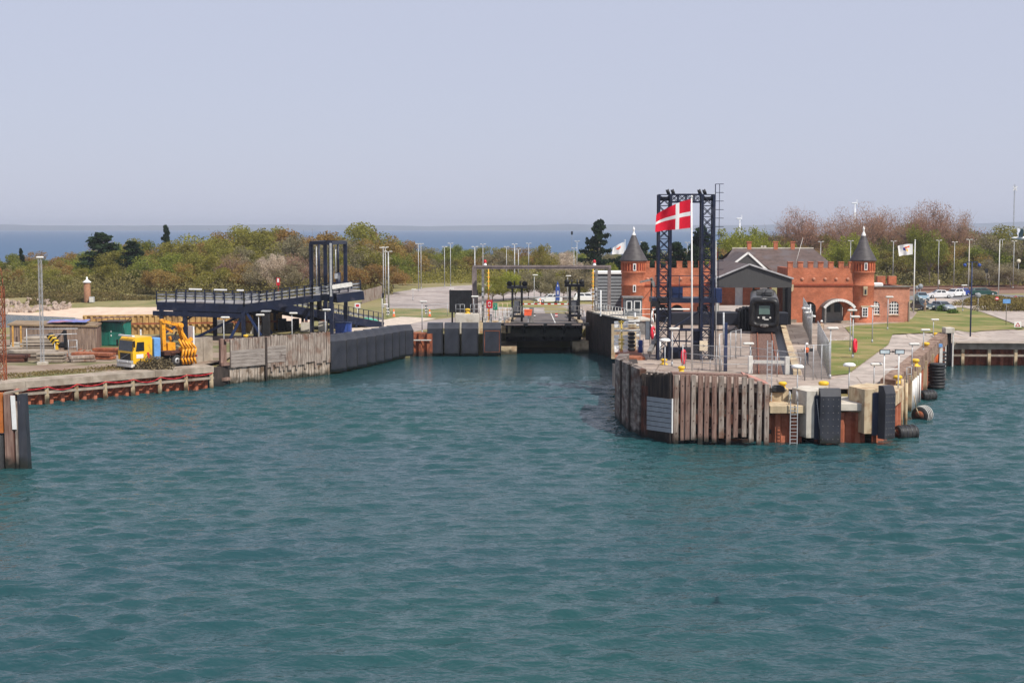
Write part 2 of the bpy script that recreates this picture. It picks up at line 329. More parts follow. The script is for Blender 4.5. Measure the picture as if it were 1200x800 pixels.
def tag(o, label=None, cat=None, group=None, kind=None):
    if label: o['label'] = label
    if cat: o['category'] = cat
    if group: o['group'] = group
    if kind: o['kind'] = kind
    return o
def thing(name, label, cat, loc=(0, 0, 0), rz=0, group=None, world=False):
    o = bpy.data.objects.new(name, None); C.objects.link(o); o.location = loc; o.rotation_euler = (0, 0, rz); o.empty_display_size = .3
    tag(o, label, cat, group)
    if world: o['_w'] = 1; WM[o.name] = Matrix.Translation(Vector(loc)) @ Matrix.Rotation(rz, 4, 'Z')
    return o
def wpart(name, mb, m, parent):
    """sub-part: child of a mesh part that itself lives in a world-built thing"""
    o = mb.build(name, m); root = parent
    while root.parent: root = root.parent
    if root.get('_w'): o.data.transform(WM[root.name].inverted())
    o.parent = parent; return o
def dup(root, loc, rz=0, label=None, group=None, scale=None):
    r = root.copy(); C.objects.link(r); r.location = loc; r.rotation_euler = (0, 0, rz)
    if scale: r.scale = scale
    if label: r['label'] = label
    if group: r['group'] = group
    for ch in list(root.children):
        c = ch.copy(); C.objects.link(c); c.parent = r
        for g in list(ch.children): d = g.copy(); C.objects.link(d); d.parent = c
    return r
def struct(name, mb, m): return tag(mb.build(name, m), kind='structure')
def drape(name, outline, off, m, step=4.0, kind='structure', zf=None, skirt=None):
    """a sheet following the terrain inside an outline"""
    zf = zf or zt; pts = []
    n = len(outline)
    for i in range(n):
        a = Vector(outline[i][:2]); b = Vector(outline[(i + 1) % n][:2]); far_ = min(abs(a.x), abs(b.x)) > 160 or min(a.y, b.y) > 330 or max(a.y, b.y) < 20; k = max(1, int((b - a).length / (step if not far_ else 60)))
        for j in range(k): pts.append(a + (b - a) * j / k)
    nb = len(pts); edges = [(i, (i + 1) % nb) for i in range(nb)]
    xs = [p.x for p in pts]; ys = [p.y for p in pts]
    nx = int((max(xs) - min(xs)) / step) + 1; ny = int((max(ys) - min(ys)) / step) + 1
    inner = [Vector((min(xs) + (i + .5) * step, min(ys) + (j + .5) * step)) for i in range(nx) for j in range(ny) if (abs(min(xs) + (i + .5) * step) < 160 and 20 < min(ys) + (j + .5) * step < 330) or (i % 10 == 0 and j % 10 == 0)]
    vs, es, fs, ov, oe, of = delaunay_2d_cdt(pts + inner, edges, [], 1, 1e-4)
    mb = MB(); V = [(v.x, v.y, zf(v.x, v.y) + off) for v in vs]
    F = []
    for f in fs:
        a, b, c = [Vector(V[i][:2]) for i in f[:3]]
        F.append(tuple(f) if (b - a).cross(c - a) > 0 else tuple(f[::-1]))
    mb.add(V, F, 0, True)
    if skirt is not None:
        for i in range(nb):
            a = pts[i]; b = pts[(i + 1) % nb]; mb.add([(a.x, a.y, skirt), (b.x, b.y, skirt), (b.x, b.y, zf(b.x, b.y) + off), (a.x, a.y, zf(a.x, a.y) + off)], [(0, 1, 2, 3)])
    o = mb.build(name, m)
    if kind: o['kind'] = kind
    return o
def GP(*uv): return [tuple(G(u, v)[:2]) for u, v in uv]
rnd = random.Random(11)
# ================================================================ WATER
def water():
    def axis(lo, hi, step, far):
        a = list(np.arange(lo, hi + 1e-6, step)); s = step
        x = a[-1]; up = []
        while x < far: s *= 1.16; x += s; up.append(min(x, far))
        s = step; x = a[0]; dn = []
        while x > -far: s *= 1.16; x -= s; dn.append(max(x, -far))
        return np.array(dn[::-1] + a + up)
    X = axis(-46, 64, .27, 8800); Y = axis(36, 128, .19, 8800)
    gx, gy = np.meshgrid(X, Y); r = np.random.RandomState(5); z = np.zeros_like(gx); ox = np.zeros_like(gx); oy = np.zeros_like(gx)
    for i in range(80):
        lam = .62 * (3.9 / .62) ** (r.rand() ** 1.15); k = 2 * PI / lam; th = PI / 2 + .08 + r.normal() * .42
        amp = .0082 * lam ** .55; ph = r.rand() * 6.28
        t = k * (gx * math.cos(th) + gy * math.sin(th)) + ph; z += amp * np.sin(t)
        ox += amp * .3 * math.cos(th) * np.cos(t); oy += amp * .3 * math.sin(th) * np.cos(t)
    def fade(a, lo, hi, w): return np.clip((a - lo + w) / w, 0, 1) * np.clip((hi + w - a) / w, 0, 1)
    f = fade(gx, -48, 66, 6) * fade(gy, 34, 132, 14)
    gust = .88 + .25 * np.sin(gx * .11 + 1.3 * np.sin(gy * .06)) * np.sin(gy * .09 + 1.7 * np.sin(gx * .045 + 1)); f = f * gust
    co = np.stack([gx + ox * f, gy + oy * f, z * f], -1).reshape(-1, 3)
    ny, nx = gx.shape; idx = np.arange(nx * ny).reshape(ny, nx)
    q = np.stack([idx[:-1, :-1], idx[:-1, 1:], idx[1:, 1:], idx[1:, :-1]], -1).reshape(-1, 4)
    me = bpy.data.meshes.new('water'); me.vertices.add(len(co)); me.vertices.foreach_set('co', co.ravel())
    me.loops.add(q.size); me.loops.foreach_set('vertex_index', q.ravel()); me.polygons.add(len(q))
    me.polygons.foreach_set('loop_start', np.arange(0, q.size, 4)); me.polygons.foreach_set('loop_total', np.full(len(q), 4))
    me.polygons.foreach_set('use_smooth', np.ones(len(q), bool)); me.update(calc_edges=True)
    m = bpy.data.materials.new('sea_water'); m.use_nodes = True; nt = m.node_tree; L = nt.links; b = nt.nodes['Principled BSDF']
    b.inputs['IOR'].default_value = 1.333; b.inputs['Roughness'].default_value = .07; b.inputs['Specular IOR Level'].default_value = .5
    ge = nd(nt, 'ShaderNodeNewGeometry')
    # harbour water is greener in shoals and turbid patches
    n0 = nd(nt, 'ShaderNodeTexNoise'); n0.inputs['Scale'].default_value = .035; n0.inputs['Detail'].default_value = 4; L.new(ge.outputs['Position'], n0.inputs['Vector'])
    rp = nd(nt, 'ShaderNodeValToRGB'); rp.color_ramp.elements[0].position = .35; rp.color_ramp.elements[1].position = .65
    rp.color_ramp.elements[0].color = (.013, .052, .062, 1); rp.color_ramp.elements[1].color = (.013, .059, .059, 1)
    L.new(n0.outputs['Fac'], rp.inputs[0])
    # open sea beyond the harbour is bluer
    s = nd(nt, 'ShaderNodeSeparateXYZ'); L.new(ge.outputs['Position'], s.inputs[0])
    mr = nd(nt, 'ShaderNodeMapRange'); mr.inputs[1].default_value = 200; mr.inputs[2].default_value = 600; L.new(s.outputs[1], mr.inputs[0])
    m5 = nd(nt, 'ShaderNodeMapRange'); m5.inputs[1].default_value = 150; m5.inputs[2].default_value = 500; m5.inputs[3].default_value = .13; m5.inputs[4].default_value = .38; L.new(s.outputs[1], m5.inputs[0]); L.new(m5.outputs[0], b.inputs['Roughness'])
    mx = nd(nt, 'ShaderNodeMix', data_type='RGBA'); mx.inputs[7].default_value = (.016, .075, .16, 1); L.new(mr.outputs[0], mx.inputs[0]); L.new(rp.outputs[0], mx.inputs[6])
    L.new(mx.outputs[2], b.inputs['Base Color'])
    prev = None
    for sc, st, rz, dist, det in ((1.2, (1, 2.0, 1), .1, .028, 2), (3.2, (1, 1.8, 1), -.12, .015, 1)):
        mp = nd(nt, 'ShaderNodeMapping'); mp.inputs['Scale'].default_value = st; mp.inputs['Rotation'].default_value = (0, 0, rz)
        L.new(ge.outputs['Position'], mp.inputs[0]); n = nd(nt, 'ShaderNodeTexNoise'); n.inputs['Scale'].default_value = sc; n.inputs['Detail'].default_value = det
        L.new(mp.outputs[0], n.inputs['Vector']); bu = nd(nt, 'ShaderNodeBump'); bu.inputs['Strength'].default_value = 1; bu.inputs['Distance'].default_value = dist * 3.4
        L.new(n.outputs['Fac'], bu.inputs['Height'])
        if prev: L.new(prev.outputs[0], bu.inputs['Normal'])
        prev = bu
    L.new(prev.outputs[0], b.inputs['Normal'])
    me.materials.append(m); o = bpy.data.objects.new('water', me); C.objects.link(o); o['kind'] = 'structure'
water()
# ================================================================ TERRAIN
LQA = Vector((-27.2, 128.5)); LQD = Vector((-.7071, -.7071))          # left quay: right end and direction
LI = lambda s, o: tuple(LQA + LQD * s - Vector((.7071, -.7071)) * o)
land = [(-300, -100), LI(180, 1.4), LI(50, 1.4), LI(0.2, 1.4), (-27.0, 131.9), (-18.2, 141.0), (-15.2, 150), (-12.2, 159.4), (-9.6, 162), (-1.4, 162.6), (-1.2, 173),
        (8.9, 173), (9.2, 168), (11.6, 159), (10.9, 140), (8.9, 113), (9.3, 107.5), (11.0, 102.3), (13.0, 99.4), (16, 98.2), (18.6, 98.2), (19.2, 99.2), (25.6, 99.2), (28.2, 104.5), (45.6, 151.6), (120, 147.8), (400, 142.5),
        (3000, 1200), (2200, 2600), (900, 1500), (300, 720), (100, 580), (-150, 560), (-250, 430), (-300, 300)] + BEACH + [(-60, 190), (-64, 179), (-75, 171), (-120, 164), (-300, 160)]
near = [p for p in land]
zg = lambda x, y: zt(x, y) - (.35 * sm((x - 5) / 2) * sm((61 - x) / 2) * sm((237 - y) / 2) if x > 0 else .3 * sm((-19 - x) / 2) * sm((166 - y) / 2))
drape('ground', near, 0, M['rough'], 7.0, skirt=-3, zf=zg)
# distant coast across the sea
mb = MB(); xs = np.linspace(-5200, 6500, 120); vs = []
for x in xs:
    h = 30 + 9 * mnoise.noise(Vector((x * .0011, 0, 0))) + 6 * mnoise.noise(Vector((x * .005, 2, 0))) + 16 * cl((x - 600) / 2500)
    vs += [(x, 7900, -1), (x, 7960, h * .45), (x, 8150, h), (x, 8500, h * .8)]
mb.add(vs, [(i * 4 + k, (i + 1) * 4 + k, (i + 1) * 4 + k + 1, i * 4 + k + 1) for i in range(len(xs) - 1) for k in range(3)])
M['coast'] = mat('far_coast', (.06, .09, .12), .95, .3, .004, col2=(.1, .12, .14))  # bluish grey puts some of the haze into the coast's own colour
struct('hills', mb, M['coast'])
# surfaces on the ground
yard = [(-300, -90), LI(180, 1.5), LI(50, 1.5), LI(.5, 1.5), (-27, 133), (-29, 165), (-52, 167), (-75, 168), (-120, 161), (-300, 157)]
drape('yard', yard, .004, M['dirt'], 6)
a = LQA + LQD * 90; nrm = Vector((-.7071, .7071))
strip = [tuple(LQA + nrm * 1.2 + LQD * 1), tuple(LQA + LQD * 130 + nrm * 1.2), tuple(LQA + LQD * 130 + nrm * 3.6), tuple(LQA + nrm * 2.6 + LQD * 10)]
drape('footpath', strip, .012, M['gravel'], 5)
drape('beach', [tuple(p) for p in BEACH] + [(-58, 186), (-28, 180), (-24, 195), (-30, 210), (-46, 224), (-62, 235), (-70, 240), (-84, 245), (-110, 250), (-300, 253)], .14, M['sand'], 2.5)
# left/centre parking and roads
drape('car_park', GP((452, 368), (452, 344), (500, 337), (560, 333.5), (760, 334), (760, 346), (640, 348), (575, 353), (520, 361)), .012, M['asphalt'], 6)
drape('lawn', GP((452, 374), (452, 361), (500, 362), (545, 367), (520, 372)), .016, M['grass'], 4)
drape('ground_gravel', GP((380, 392), (432, 378), (470, 371), (512, 373), (470, 382), (420, 392.5)), .02, M['gravel'], 4)
drape('approach_road', GP((395, 396), (440, 387), (470, 381), (512, 374), (545, 371), (600, 366), (685, 366), (700, 372), (640, 386), (585, 383), (505, 385), (472, 391), (444, 396), (408, 403)), .008, M['asphalt'], 4)
drape('marshalling_area', GP((520, 361), (575, 353), (640, 349), (760, 347), (760, 356), (700, 372), (600, 367), (560, 369)), .014, M['asphalt'], 5)
drape('grass_bank', GP((566, 357), (590, 352), (690, 352), (700, 357), (640, 360), (600, 361)), .03, M['grass'], 4)
# pier
pier_area = [(9.0, 113.4), (9.4, 107.7), (11.1, 102.5), (13.1, 99.6), (16, 98.4), (18.5, 98.4), (19.1, 99.35), (25.5, 99.35), (28.0, 104.6), (45.4, 150.7), (60, 152), (60, 180), (56, 236), (6, 236), (9.3, 168.5), (11.7, 159), (11, 140)]
drape('pier_deck', pier_area, .006, M['deck'], 1.8)
drape('station_yard', GP((775, 372), (850, 366), (925, 366), (925, 353), (778, 353)), .02, M['path'], 4)
lawn1 = GP((966, 400), (962, 407), (972, 441), (994, 438.5), (1041, 404), (1046, 392), (1110, 389.5), (1150, 388), (1189, 386), (1200, 385), (1176, 376), (1150, 366.5), (1128, 361), (1076, 364.5), (1060, 378), (1000, 382), (990, 384), (1003, 399))
drape('station_lawn', lawn1, .06, M['grass'], 1.5)
drape('quay_path', GP((972, 446), (994, 440), (1041, 405), (1046, 393), (1110, 390.5), (1150, 389), (1215, 386.5), (1215, 402.8), (1122, 402.5), (1110, 396), (1060, 430), (1016, 456), (972, 456)), .045, M['path'], 1.5)
drape('road', GP((1076, 352), (1100, 349), (1200, 358), (1240, 366), (1240, 384), (1201, 384), (1176, 375), (1150, 365.5), (1128, 360), (1076, 363)), .05, M['path'], 2)
drape('parking_road', GP((1060, 352), (1060, 347), (1130, 346), (1170, 345), (1200, 346), (1200, 352), (1150, 353), (1100, 350)), .02, M['asphaltgrey'], 5)
drape('railway_ballast', GP((950, 346.5), (950, 338), (1240, 332), (1240, 342), (1170, 344.5), (1060, 346.5)), .02, M['ballast'], 6)
# low hummock: the yard strip in front of the pier ledge is built with the quay below
# ---- railway track on the pier
TD = Vector((.167, .986, 0)); T0 = Vector((19.85, 109.5, 0)); TN = Vector((TD.y, -TD.x, 0))
def trk(s, o, z): p = T0 + TD * s + TN * o; return Vector((p.x, p.y, zt(p.x, p.y) + z))
mb = MB()
for s in range(0, 92, 4):
    a, b, c, d = trk(s, -1.5, .018), trk(s, 1.5, .018), trk(s + 4, 1.5, .018), trk(s + 4, -1.5, .018); mb.add([a, b, c, d], [(0, 1, 2, 3)])
struct('track_bed', mb, M['ballast'])
rt = thing('railway_track', 'rusty railway track running out along the pier towards the water from the train', 'railway track', trk(0, 0, 0), 0, None, True)
for o in (-.75, .75):
    mb = MB()
    for s in range(0, 90, 6): mb.bar(trk(s, o, .11), trk(s + 6, o, .11), .09, .14)
    mb.build('rail', M['rust'], rt)
mb = MB()
for k in range(140): mb.bar(trk(.3 + k * .65, -1.25, .03), trk(.3 + k * .65, 1.05, .03), .24, .08)
tag(mb.build('sleepers', M['wood2'], rt), None)
mb = MB()   # flat black strip paints in the shaded gap; then the raised platform edge
for s in range(0, 62, 2):
    mb.add([trk(s, 1.1, .022), trk(s, 1.85, .022), trk(s + 2, 1.85, .022), trk(s + 2, 1.1, .022)], [(0, 1, 2, 3)])
struct('shaded_gap_strip', mb, M['black'])
mb = MB()
for s in range(0, 62, 2):
    a, b = trk(s, 1.88, 0), trk(s + 2, 1.88, 0); c, d = trk(s + 2, 2.45, 0), trk(s, 2.45, 0)
    mb.hexa([a, d, c, b, a + Vector((0, 0, .3)), d + Vector((0, 0, .3)), c + Vector((0, 0, .3)), b + Vector((0, 0, .3))])
struct('platform_edge', mb, M['conctan'])
# rails far right
fr = thing('siding_track', 'rusty sidings across the grass beyond the car park', 'railway track', G(1100, 342), 0, None, True)
for v in (334.6, 335.6, 337.6, 338.7, 341.2, 342.4):
    mb = MB(); pts = [G(u, v - (u - 950) * .012) + Vector((0, 0, .1)) for u in range(950, 1240, 20)]
    for a, b in zip(pts[:-1], pts[1:]): mb.bar(a, b, .1, .16)
    mb.build('rail', M['rustdk'], fr)

# ================================================================ LEFT QUAY
d3 = Vector((LQD.x, LQD.y, 0)); out = Vector((.7071, -.7071, 0)); O = Vector((LQA.x, LQA.y, 0))
qw = thing('quay_wall', 'long low concrete and rusty sheet pile quay along the builders yard at left', 'quay wall', O, 0, None, True)
mb = MB()
for s in range(0, 120, 6):
    a = O + d3 * s; b = O + d3 * (s + 5.98)
    mb.hexa([a - out * 1.2 + Vector((0, 0, 1.45)), a + out * .25 + Vector((0, 0, 1.45)), b + out * .25 + Vector((0, 0, 1.45)), b - out * 1.2 + Vector((0, 0, 1.45)),
             a - out * 1.2 + Vector((0, 0, 2.1)), a + out * .25 + Vector((0, 0, 2.0)), b + out * .25 + Vector((0, 0, 2.0)), b - out * 1.2 + Vector((0, 0, 2.1))])
mb.build('capping_beam', M['conc'], qw)
mb = MB(); e0 = O - out * .62; mb.sheet_piles([tuple((e0 + d3 * 130)[:2]), tuple(e0[:2])], -1.5, 1.5, 1.0, .4); mb.build('sheet_piling', M['rustb'], qw)
mb = MB(); mb.bar(O + out * .12 + Vector((0, 0, .95)), O + out * .12 + d3 * 125 + Vector((0, 0, .95)), .28, .2); mb.build('waling', M['conc'], qw)
for k in range(24):
    c = O + out * .14 + d3 * (.2 + k * 2.65); mb = MB(); mb.hexa([c + Vector(p) for p in ((-.16, -.16, -1), (.16, -.16, -1), (.16, .16, -1), (-.16, .16, -1), (-.13, -.13, 1.5), (.13, -.13, 1.5), (.13, .13, 1.5), (-.13, .13, 1.5))])
    mb.build('post', M['conctan'], qw)
mb = MB()
for k in range(24):
    pts = [O + out * .32 + d3 * (.2 + (k + t) * 2.65) + Vector((0, 0, 1.42 - .35 * 4 * t * (1 - t) * (.4 + .3 * (k % 3)))) for t in (0, .25, .5, .75, 1)]
    mb.pipe(pts, .045, 5)
mb.build('red_hose', M['red'], qw)
mb = MB(); mb.hexa([Vector(p) for z in (-1, 1.75) for p in ((-28.0, 128.75, z), (-27.7, 128.6, z), (-26.3, 131.7, z), (-26.7, 131.9, z))]); mb.build('end_face', M['wooddk'], qw)
# ================================================================ NEAR DOLPHIN
Y0 = 85.0
dp = thing('mooring_dolphin', 'near timber mooring dolphin with a white painted board cut by the left frame edge', 'mooring dolphin', (-30, Y0, 0), 0, None, True)
def vbox(u0, u1, v0, z0, Y, dep, name, m, par, bev=0):
    a = A(u0, v0, Y); b = A(u1, v0, Y); mb = MB(); mb.box(((a.x + b.x) / 2, Y + dep / 2, (a.z + z0) / 2), (b.x - a.x, dep, a.z - z0), 0, 0, bev); return mb.build(name, m, par)
vbox(4, 14, 462, -1, Y0, .6, 'pile', M['wood2'], dp); vbox(14.3, 17, 463, -1, Y0 + .1, .5, 'pile', M['rustdk'], dp)
vbox(17, 23, 470, -1, Y0 + .02, .5, 'pile', M['wood'], dp)
mb = MB(); a = A(12, 463.5, Y0 - .06); b = A(17.2, 463.5, Y0 - .06); c = A(14.5, 503, Y0 - .06); d = A(19.5, 503, Y0 - .06)
mb.hexa([c, d, d + Vector((0, .06, 0)), c + Vector((0, .06, 0)), a, b, b + Vector((0, .06, 0)), a + Vector((0, .06, 0))]); mb.build('white_board', M['white'], dp)
mb = MB(); a = A(22, 462, Y0 + .3); b = A(29.5, 462, Y0 + .3); mb.hexa([Vector((a.x + .1, Y0 - .1, -.8)), Vector((b.x + .15, Y0 + .1, -.8)), Vector((b.x + .1, Y0 + .9, -.8)), Vector((a.x + .1, Y0 + .7, -.8)), Vector((a.x, Y0, a.z)), Vector((b.x, Y0 + .1, a.z)), Vector((b.x - .05, Y0 + .9, a.z)), Vector((a.x, Y0 + .7, a.z))])
mb.build('rubber_face', M['fender'], dp)
mb = MB(); mb.box((A(-3, 480, Y0).x - .4, Y0 + .2, 3.4), (1.4, .5, 2.4)); mb.build('steel_plate', mat('orange_steel', (.42, .13, .03), .7, .3, 2), dp)
mb = MB(); mb.lathe([(.8, -1), (.8, 2.0), (.7, 2.1), (0, 2.1)], (A(-9, 480, Y0).x - .1, Y0 + .5, 0), 14); mb.build('rubber_roll', M['rubber'], dp)
mb = MB(); mb.bar(A(4, 461, Y0 + .6), A(30, 456, Y0 + .6), .9, .12); mb.build('top_beam', M['conc'], dp)
# ================================================================ TIMBER FENDER WALL (left)
W0 = Vector((-26.55, 131.2, 0)); W1 = Vector((-18.0, 139.9, 0)); wd = (W1 - W0).normalized(); wl = (W1 - W0).length; wo = Vector((wd.y, -wd.x, 0))
tw = thing('timber_fender_wall', 'tall weathered grey timber fender wall left of the black fender panels', 'fender wall', W0, 0, None, True)
def wallpt(s, o, z): p = W0 + wd * s + wo * o; return Vector((p.x, p.y, z))
def plank(mb, s0, s1, z0, z1, o, t=.14):
    mb.hexa([wallpt(s0, o + t, z0), wallpt(s1, o + t, z0), wallpt(s1, o, z0), wallpt(s0, o, z0), wallpt(s0, o + t, z1), wallpt(s1, o + t, z1), wallpt(s1, o, z1), wallpt(s0, o, z1)])
rr = random.Random(3)
for (s0, s1, zz) in ((.45, 4.35, 4.25), (4.55, wl, 4.3)):
    mb = MB(); s = s0
    while s < s1 - .05:
        wdt = rr.uniform(.2, .3); e = min(s + wdt, s1); low = 1.55 if s0 < 1 else rr.choice((1.3, 1.3, .9, 1.5))
        plank(mb, s + .015, e - .01, low + rr.uniform(-.02, .02), zz + rr.uniform(-.12, .06), rr.uniform(0, .05)); s = e
    mb.build('upper_planks', M['wood'], tw)
    mb = MB(); s = s0
    while s < s1 - .05:
        e = min(s + rr.uniform(.28, .4), s1); plank(mb, s + .02, e - .02, -1, 1.7, -.16 + rr.uniform(0, .05)); s = e
    mb.build('lower_piles', mat('bleached_timber', (.2, .15, .11), .9, .3, 2, col2=(.5, .43, .36), stretch=(3, 3, .5), dirt=(.12, .08, .05), dirt_scale=1.2, tide=(.03, .03, .02)), tw)
mb = MB()
for i in range(5): plank(mb, .5, 4.3, 1.6 + i * .32, 1.6 + i * .32 + .29, .1, .1)
for i in range(5): plank(mb, 4.6, 6.8, 1.75 + i * .32, 1.75 + i * .32 + .29, .1, .1)
mb.build('rubbing_planks', mat('grey_planks', (.2, .17, .15), .9, .2, 2, col2=(.33, .29, .26), stretch=(.5, .5, 4), dirt=(.1, .07, .06), dirt_scale=.8, dirt_lo=.6, dirt_hi=.7), tw)
mb = MB(); plank(mb, 0, wl, 4.02, 4.22, -.32, .3); mb.build('cap_rail', M['wood2'], tw)
mb = MB(); plank(mb, 4.34, 4.56, -1, 4.2, .06, .2); mb.build('dark_post', M['wooddk'], tw)
mb = MB(); plank(mb, -.5, -.15, -1, 4.3, -.3, .3); plank(mb, .0, .35, -1, 4.1, -.6, .3); plank(mb, -.6, .3, 1.8, 2.1, 0, .25); plank(mb, -.6, .3, .4, .7, 0, .25); mb.build('end_piles', M['wood2'], tw)
cb = thing('concrete_block', 'tall plain concrete wall block between truck and timber fender wall', 'concrete wall', G(238, 434), 0, None, True)
mb = MB(); pA = P(227, 426, 1.9); pB = P(250, 424, 1.9); dd = (pB - pA).normalized(); nn = Vector((-dd.y, dd.x, 0))
for t0, t1 in ((0, .48), (.5, .98)):
    L = (pB - pA).length; a = pA + dd * L * t0; b = pA + dd * L * t1; mb.hexa([a, b, b + nn * .8, a + nn * .8] + [q + Vector((0, 0, 2.35)) for q in (a, b, b + nn * .8, a + nn * .8)])
mb.build('wall_panels', M['conc'], cb)
# ================================================================ CURVED BLACK PANELS
cpts = [(-17.75, 140.2), (-16.9, 142.3), (-16.1, 144.4), (-15.35, 146.6), (-14.65, 148.8), (-13.95, 151.0), (-13.3, 153.2), (-12.75, 155.4), (-12.15, 157.4), (-11.0, 158.3)]
def fender_panel(a, b, ztop_, label, zb=.25, dep=1.0, name='black_fender', grp=None, turn=0):
    a = Vector((a[0], a[1], 0)); b = Vector((b[0], b[1], 0)); d = (b - a); L = d.length - (.2 if turn else .14); d.normalize(); o = Vector((d.y, -d.x, 0)); c = (a + b) / 2
    t = thing(name, label, 'fender panel', (c.x, c.y, 0), math.atan2(d.y, d.x) + turn, grp)
    mb = MB(); h = ztop_; poly = [(-dep, zb), (0, zb), (.12, zb + .25), (.12, h - .6), (-.4, h), (-dep, h)]     # local: x along, -y outwards
    mb.extr([(-p[0], p[1]) for p in poly], (-L / 2, 0, 0), (0, 1, 0), (0, 0, 1), (L, 0, 0)); mb.build('panel_body', M['fender'], t)
    mb = MB()
    for x in (-L / 2 + .05, L / 2 - .05): mb.box((x, -.14, (zb + h - .3) / 2), (.07, .05, h - zb - .9))
    mb.build('edge_strip', M['rubber'], t)
    mb = MB()
    for i in range(3):
        pass
    return t
for i in range(9):
    fender_panel(cpts[i], cpts[i + 1], 3.9 - .02 * i, 'black fender panel in the curved row beside the timber wall' if i < 8 else 'wide black fender panel ending the curved row nearest the rusty wall', grp='black panels of the curved fender row' if i < 8 else None, turn=R(-24) if i < 8 else 0)
bp = thing('backing_wall', 'low concrete wall behind the curved row of black panels', 'quay wall', (-15, 148, 0), 0, None, True)
mb = MB()
for a, b in zip(cpts[:-1], cpts[1:]):
    a = Vector((a[0], a[1], 0)); b = Vector((b[0], b[1], 0)); d = (b - a).normalized(); o = Vector((d.y, -d.x, 0)); q = [a - o * 1.6, b - o * 1.6, b - o * 2.4, a - o * 2.4]
    mb.hexa([p + Vector((0, 0, -1)) for p in q] + [p + Vector((0, 0, 3.1)) for p in q])
mb.build('wall', M['concpale'], bp)
rw = thing('rusty_quay_section', 'short rusty sheet pile wall between the curved panels and the four black blocks', 'quay wall', (-10.5, 161, 0), 0, None, True)
mb = MB(); mb.sheet_piles([(-11.8, 160.4), (-9.0, 160.4)], -1.5, 2.6, .95, .35); mb.build('sheet_piling', M['rust'], rw)
mb = MB(); mb.box((-10.4, 161.3, 2.55), (3.2, 1.6, .25)); mb.build('capping', M['rustplate'], rw)
mb = MB(); mb.bar((-11.6, 159.9, 1.9), (-9.1, 159.9, 1.9), .12, .12); mb.build('white_pipe', M['offwhite'], rw)
blk = [(500, 519.5), (520, 539), (540, 561), (565, 588)]
labs = ['leftmost of the four big black fender blocks by the ferry berth, dark blue side showing', 'second black fender block from the rusty wall', 'third black fender block standing below the concrete pier head', 'black fender block right beside the ferry ramp, rust framed face']
for (u0, u1), lb in zip(blk, labs):
    a = A(u0, 400, 160.6); b = A(u1, 400, 160.6); t = fender_panel((a.x, 160.6), (b.x, 160.6), 3.75, lb, .1, 1.6, 'fender_block')
    if lb.startswith('black'):
        mb = MB(); L = b.x - a.x
        for p, q in (((-L * .38, .5), (L * .38, .5)), ((L * .38, .5), (L * .38, 2.9)), ((L * .38, 2.9), (-L * .38, 2.9)), ((-L * .38, 2.9), (-L * .38, .5))): mb.bar((p[0], -.14, p[1]), (q[0], -.14, q[1]), .06, .04, 0, (0, 1, 0))
        mb.build('rust_frame', M['rust'], t)
# concrete pier head, railing, bollard, black board
ph = thing('pier_head_block', 'pale concrete block above the black fender blocks carrying a railing', 'concrete block', (-5, 163, 0), 0, None, True)
a = A(533, 368, 163); b = A(561.5, 368, 163); mb = MB(); mb.box(((a.x + b.x) / 2, 164.4, (a.z - 1) / 2), (b.x - a.x, 2.8, a.z + 1), 0, 0, .05); mb.build('concrete_body', M['concpale'], ph)
def railing(par, pts, h=1.05, sp=1.5, mid=1, r=.025, m=None, name='railing', world=False):
    mb = MB()
    for a, b in zip(pts[:-1], pts[1:]):
        a = Vector(a); b = Vector(b); n = max(1, round((b - a).length / sp))
        for i in range(n + 1): p = a + (b - a) * i / n; mb.tube(p, p + Vector((0, 0, h)), r, r, 6)
        for k in range(mid + 1):
            z = h * (k + 1) / (mid + 1); mb.tube(a + Vector((0, 0, z)), b + Vector((0, 0, z)), r, r, 6)
    return mb.build(name, m or M['galv'], par)
zt5 = a.z
railing(ph, [(a.x + .1, 163.3, zt5), (a.x + 1.1, 163.3, zt5)], 1.1, .55); railing(ph, [(b.x - 1.0, 163.3, zt5), (b.x - .05, 163.3, zt5), (b.x - .05, 165.6, zt5)], 1.1, .5)
bb = thing('black_screen', 'large plain black screen standing on dark legs behind the pier head', 'screen', (-6, 166, 2.4), 0, None, True)
mb = MB(); a = A(526.5, 340, 166); b = A(560, 366, 166); mb.box(((a.x + b.x) / 2, 166, (a.z + b.z) / 2), (b.x - a.x, .25, a.z - b.z)); mb.build('board', M['black'], bb)
for u in (530, 534, 556):
    mb = MB(); p = A(u, 366, 166.1); mb.box((p.x, 166.1, (p.z + 2.4) / 2), (.2, .2, p.z - 2.4)); mb.build('leg', M['black'], bb)
mb = MB()
for i in range(8): x = a.x + (b.x - a.x) * (i + .5) / 8; mb.box((x, 165.85, (a.z + b.z) / 2), (.05, .05, a.z - b.z - .1))
mb.build('ribs', M['black'], bb)
# ================================================================ FERRY RAMP
fb = thing('ferry_ramp', 'dark steel ferry ramp with asphalt roadway lowered between two lift towers', 'ferry ramp', (3.7, 162, 0), 0, None, True)
T = [(-1.25, 162.4, 3.62), (8.65, 162.4, 3.62)]; Bk = [(.85, 201, 2.46), (8.25, 201, 2.46)]
def rp_(t, s, dz=0): # s 0..1 across, t 0..1 along
    l = Vector(T[0]).lerp(Vector(Bk[0]), t); r_ = Vector(T[1]).lerp(Vector(Bk[1]), t); p = l.lerp(r_, s); return Vector((p.x, p.y, p.z + dz))
mb = MB()
n = 12
for i in range(n):
    t0, t1 = i / n, (i + 1) / n
    mb.hexa([rp_(t0, .09, -.25), rp_(t0, .91, -.25), rp_(t1, .91, -.25), rp_(t1, .09, -.25), rp_(t0, .09, .02), rp_(t0, .91, .02), rp_(t1, .91, .02), rp_(t1, .09, .02)])
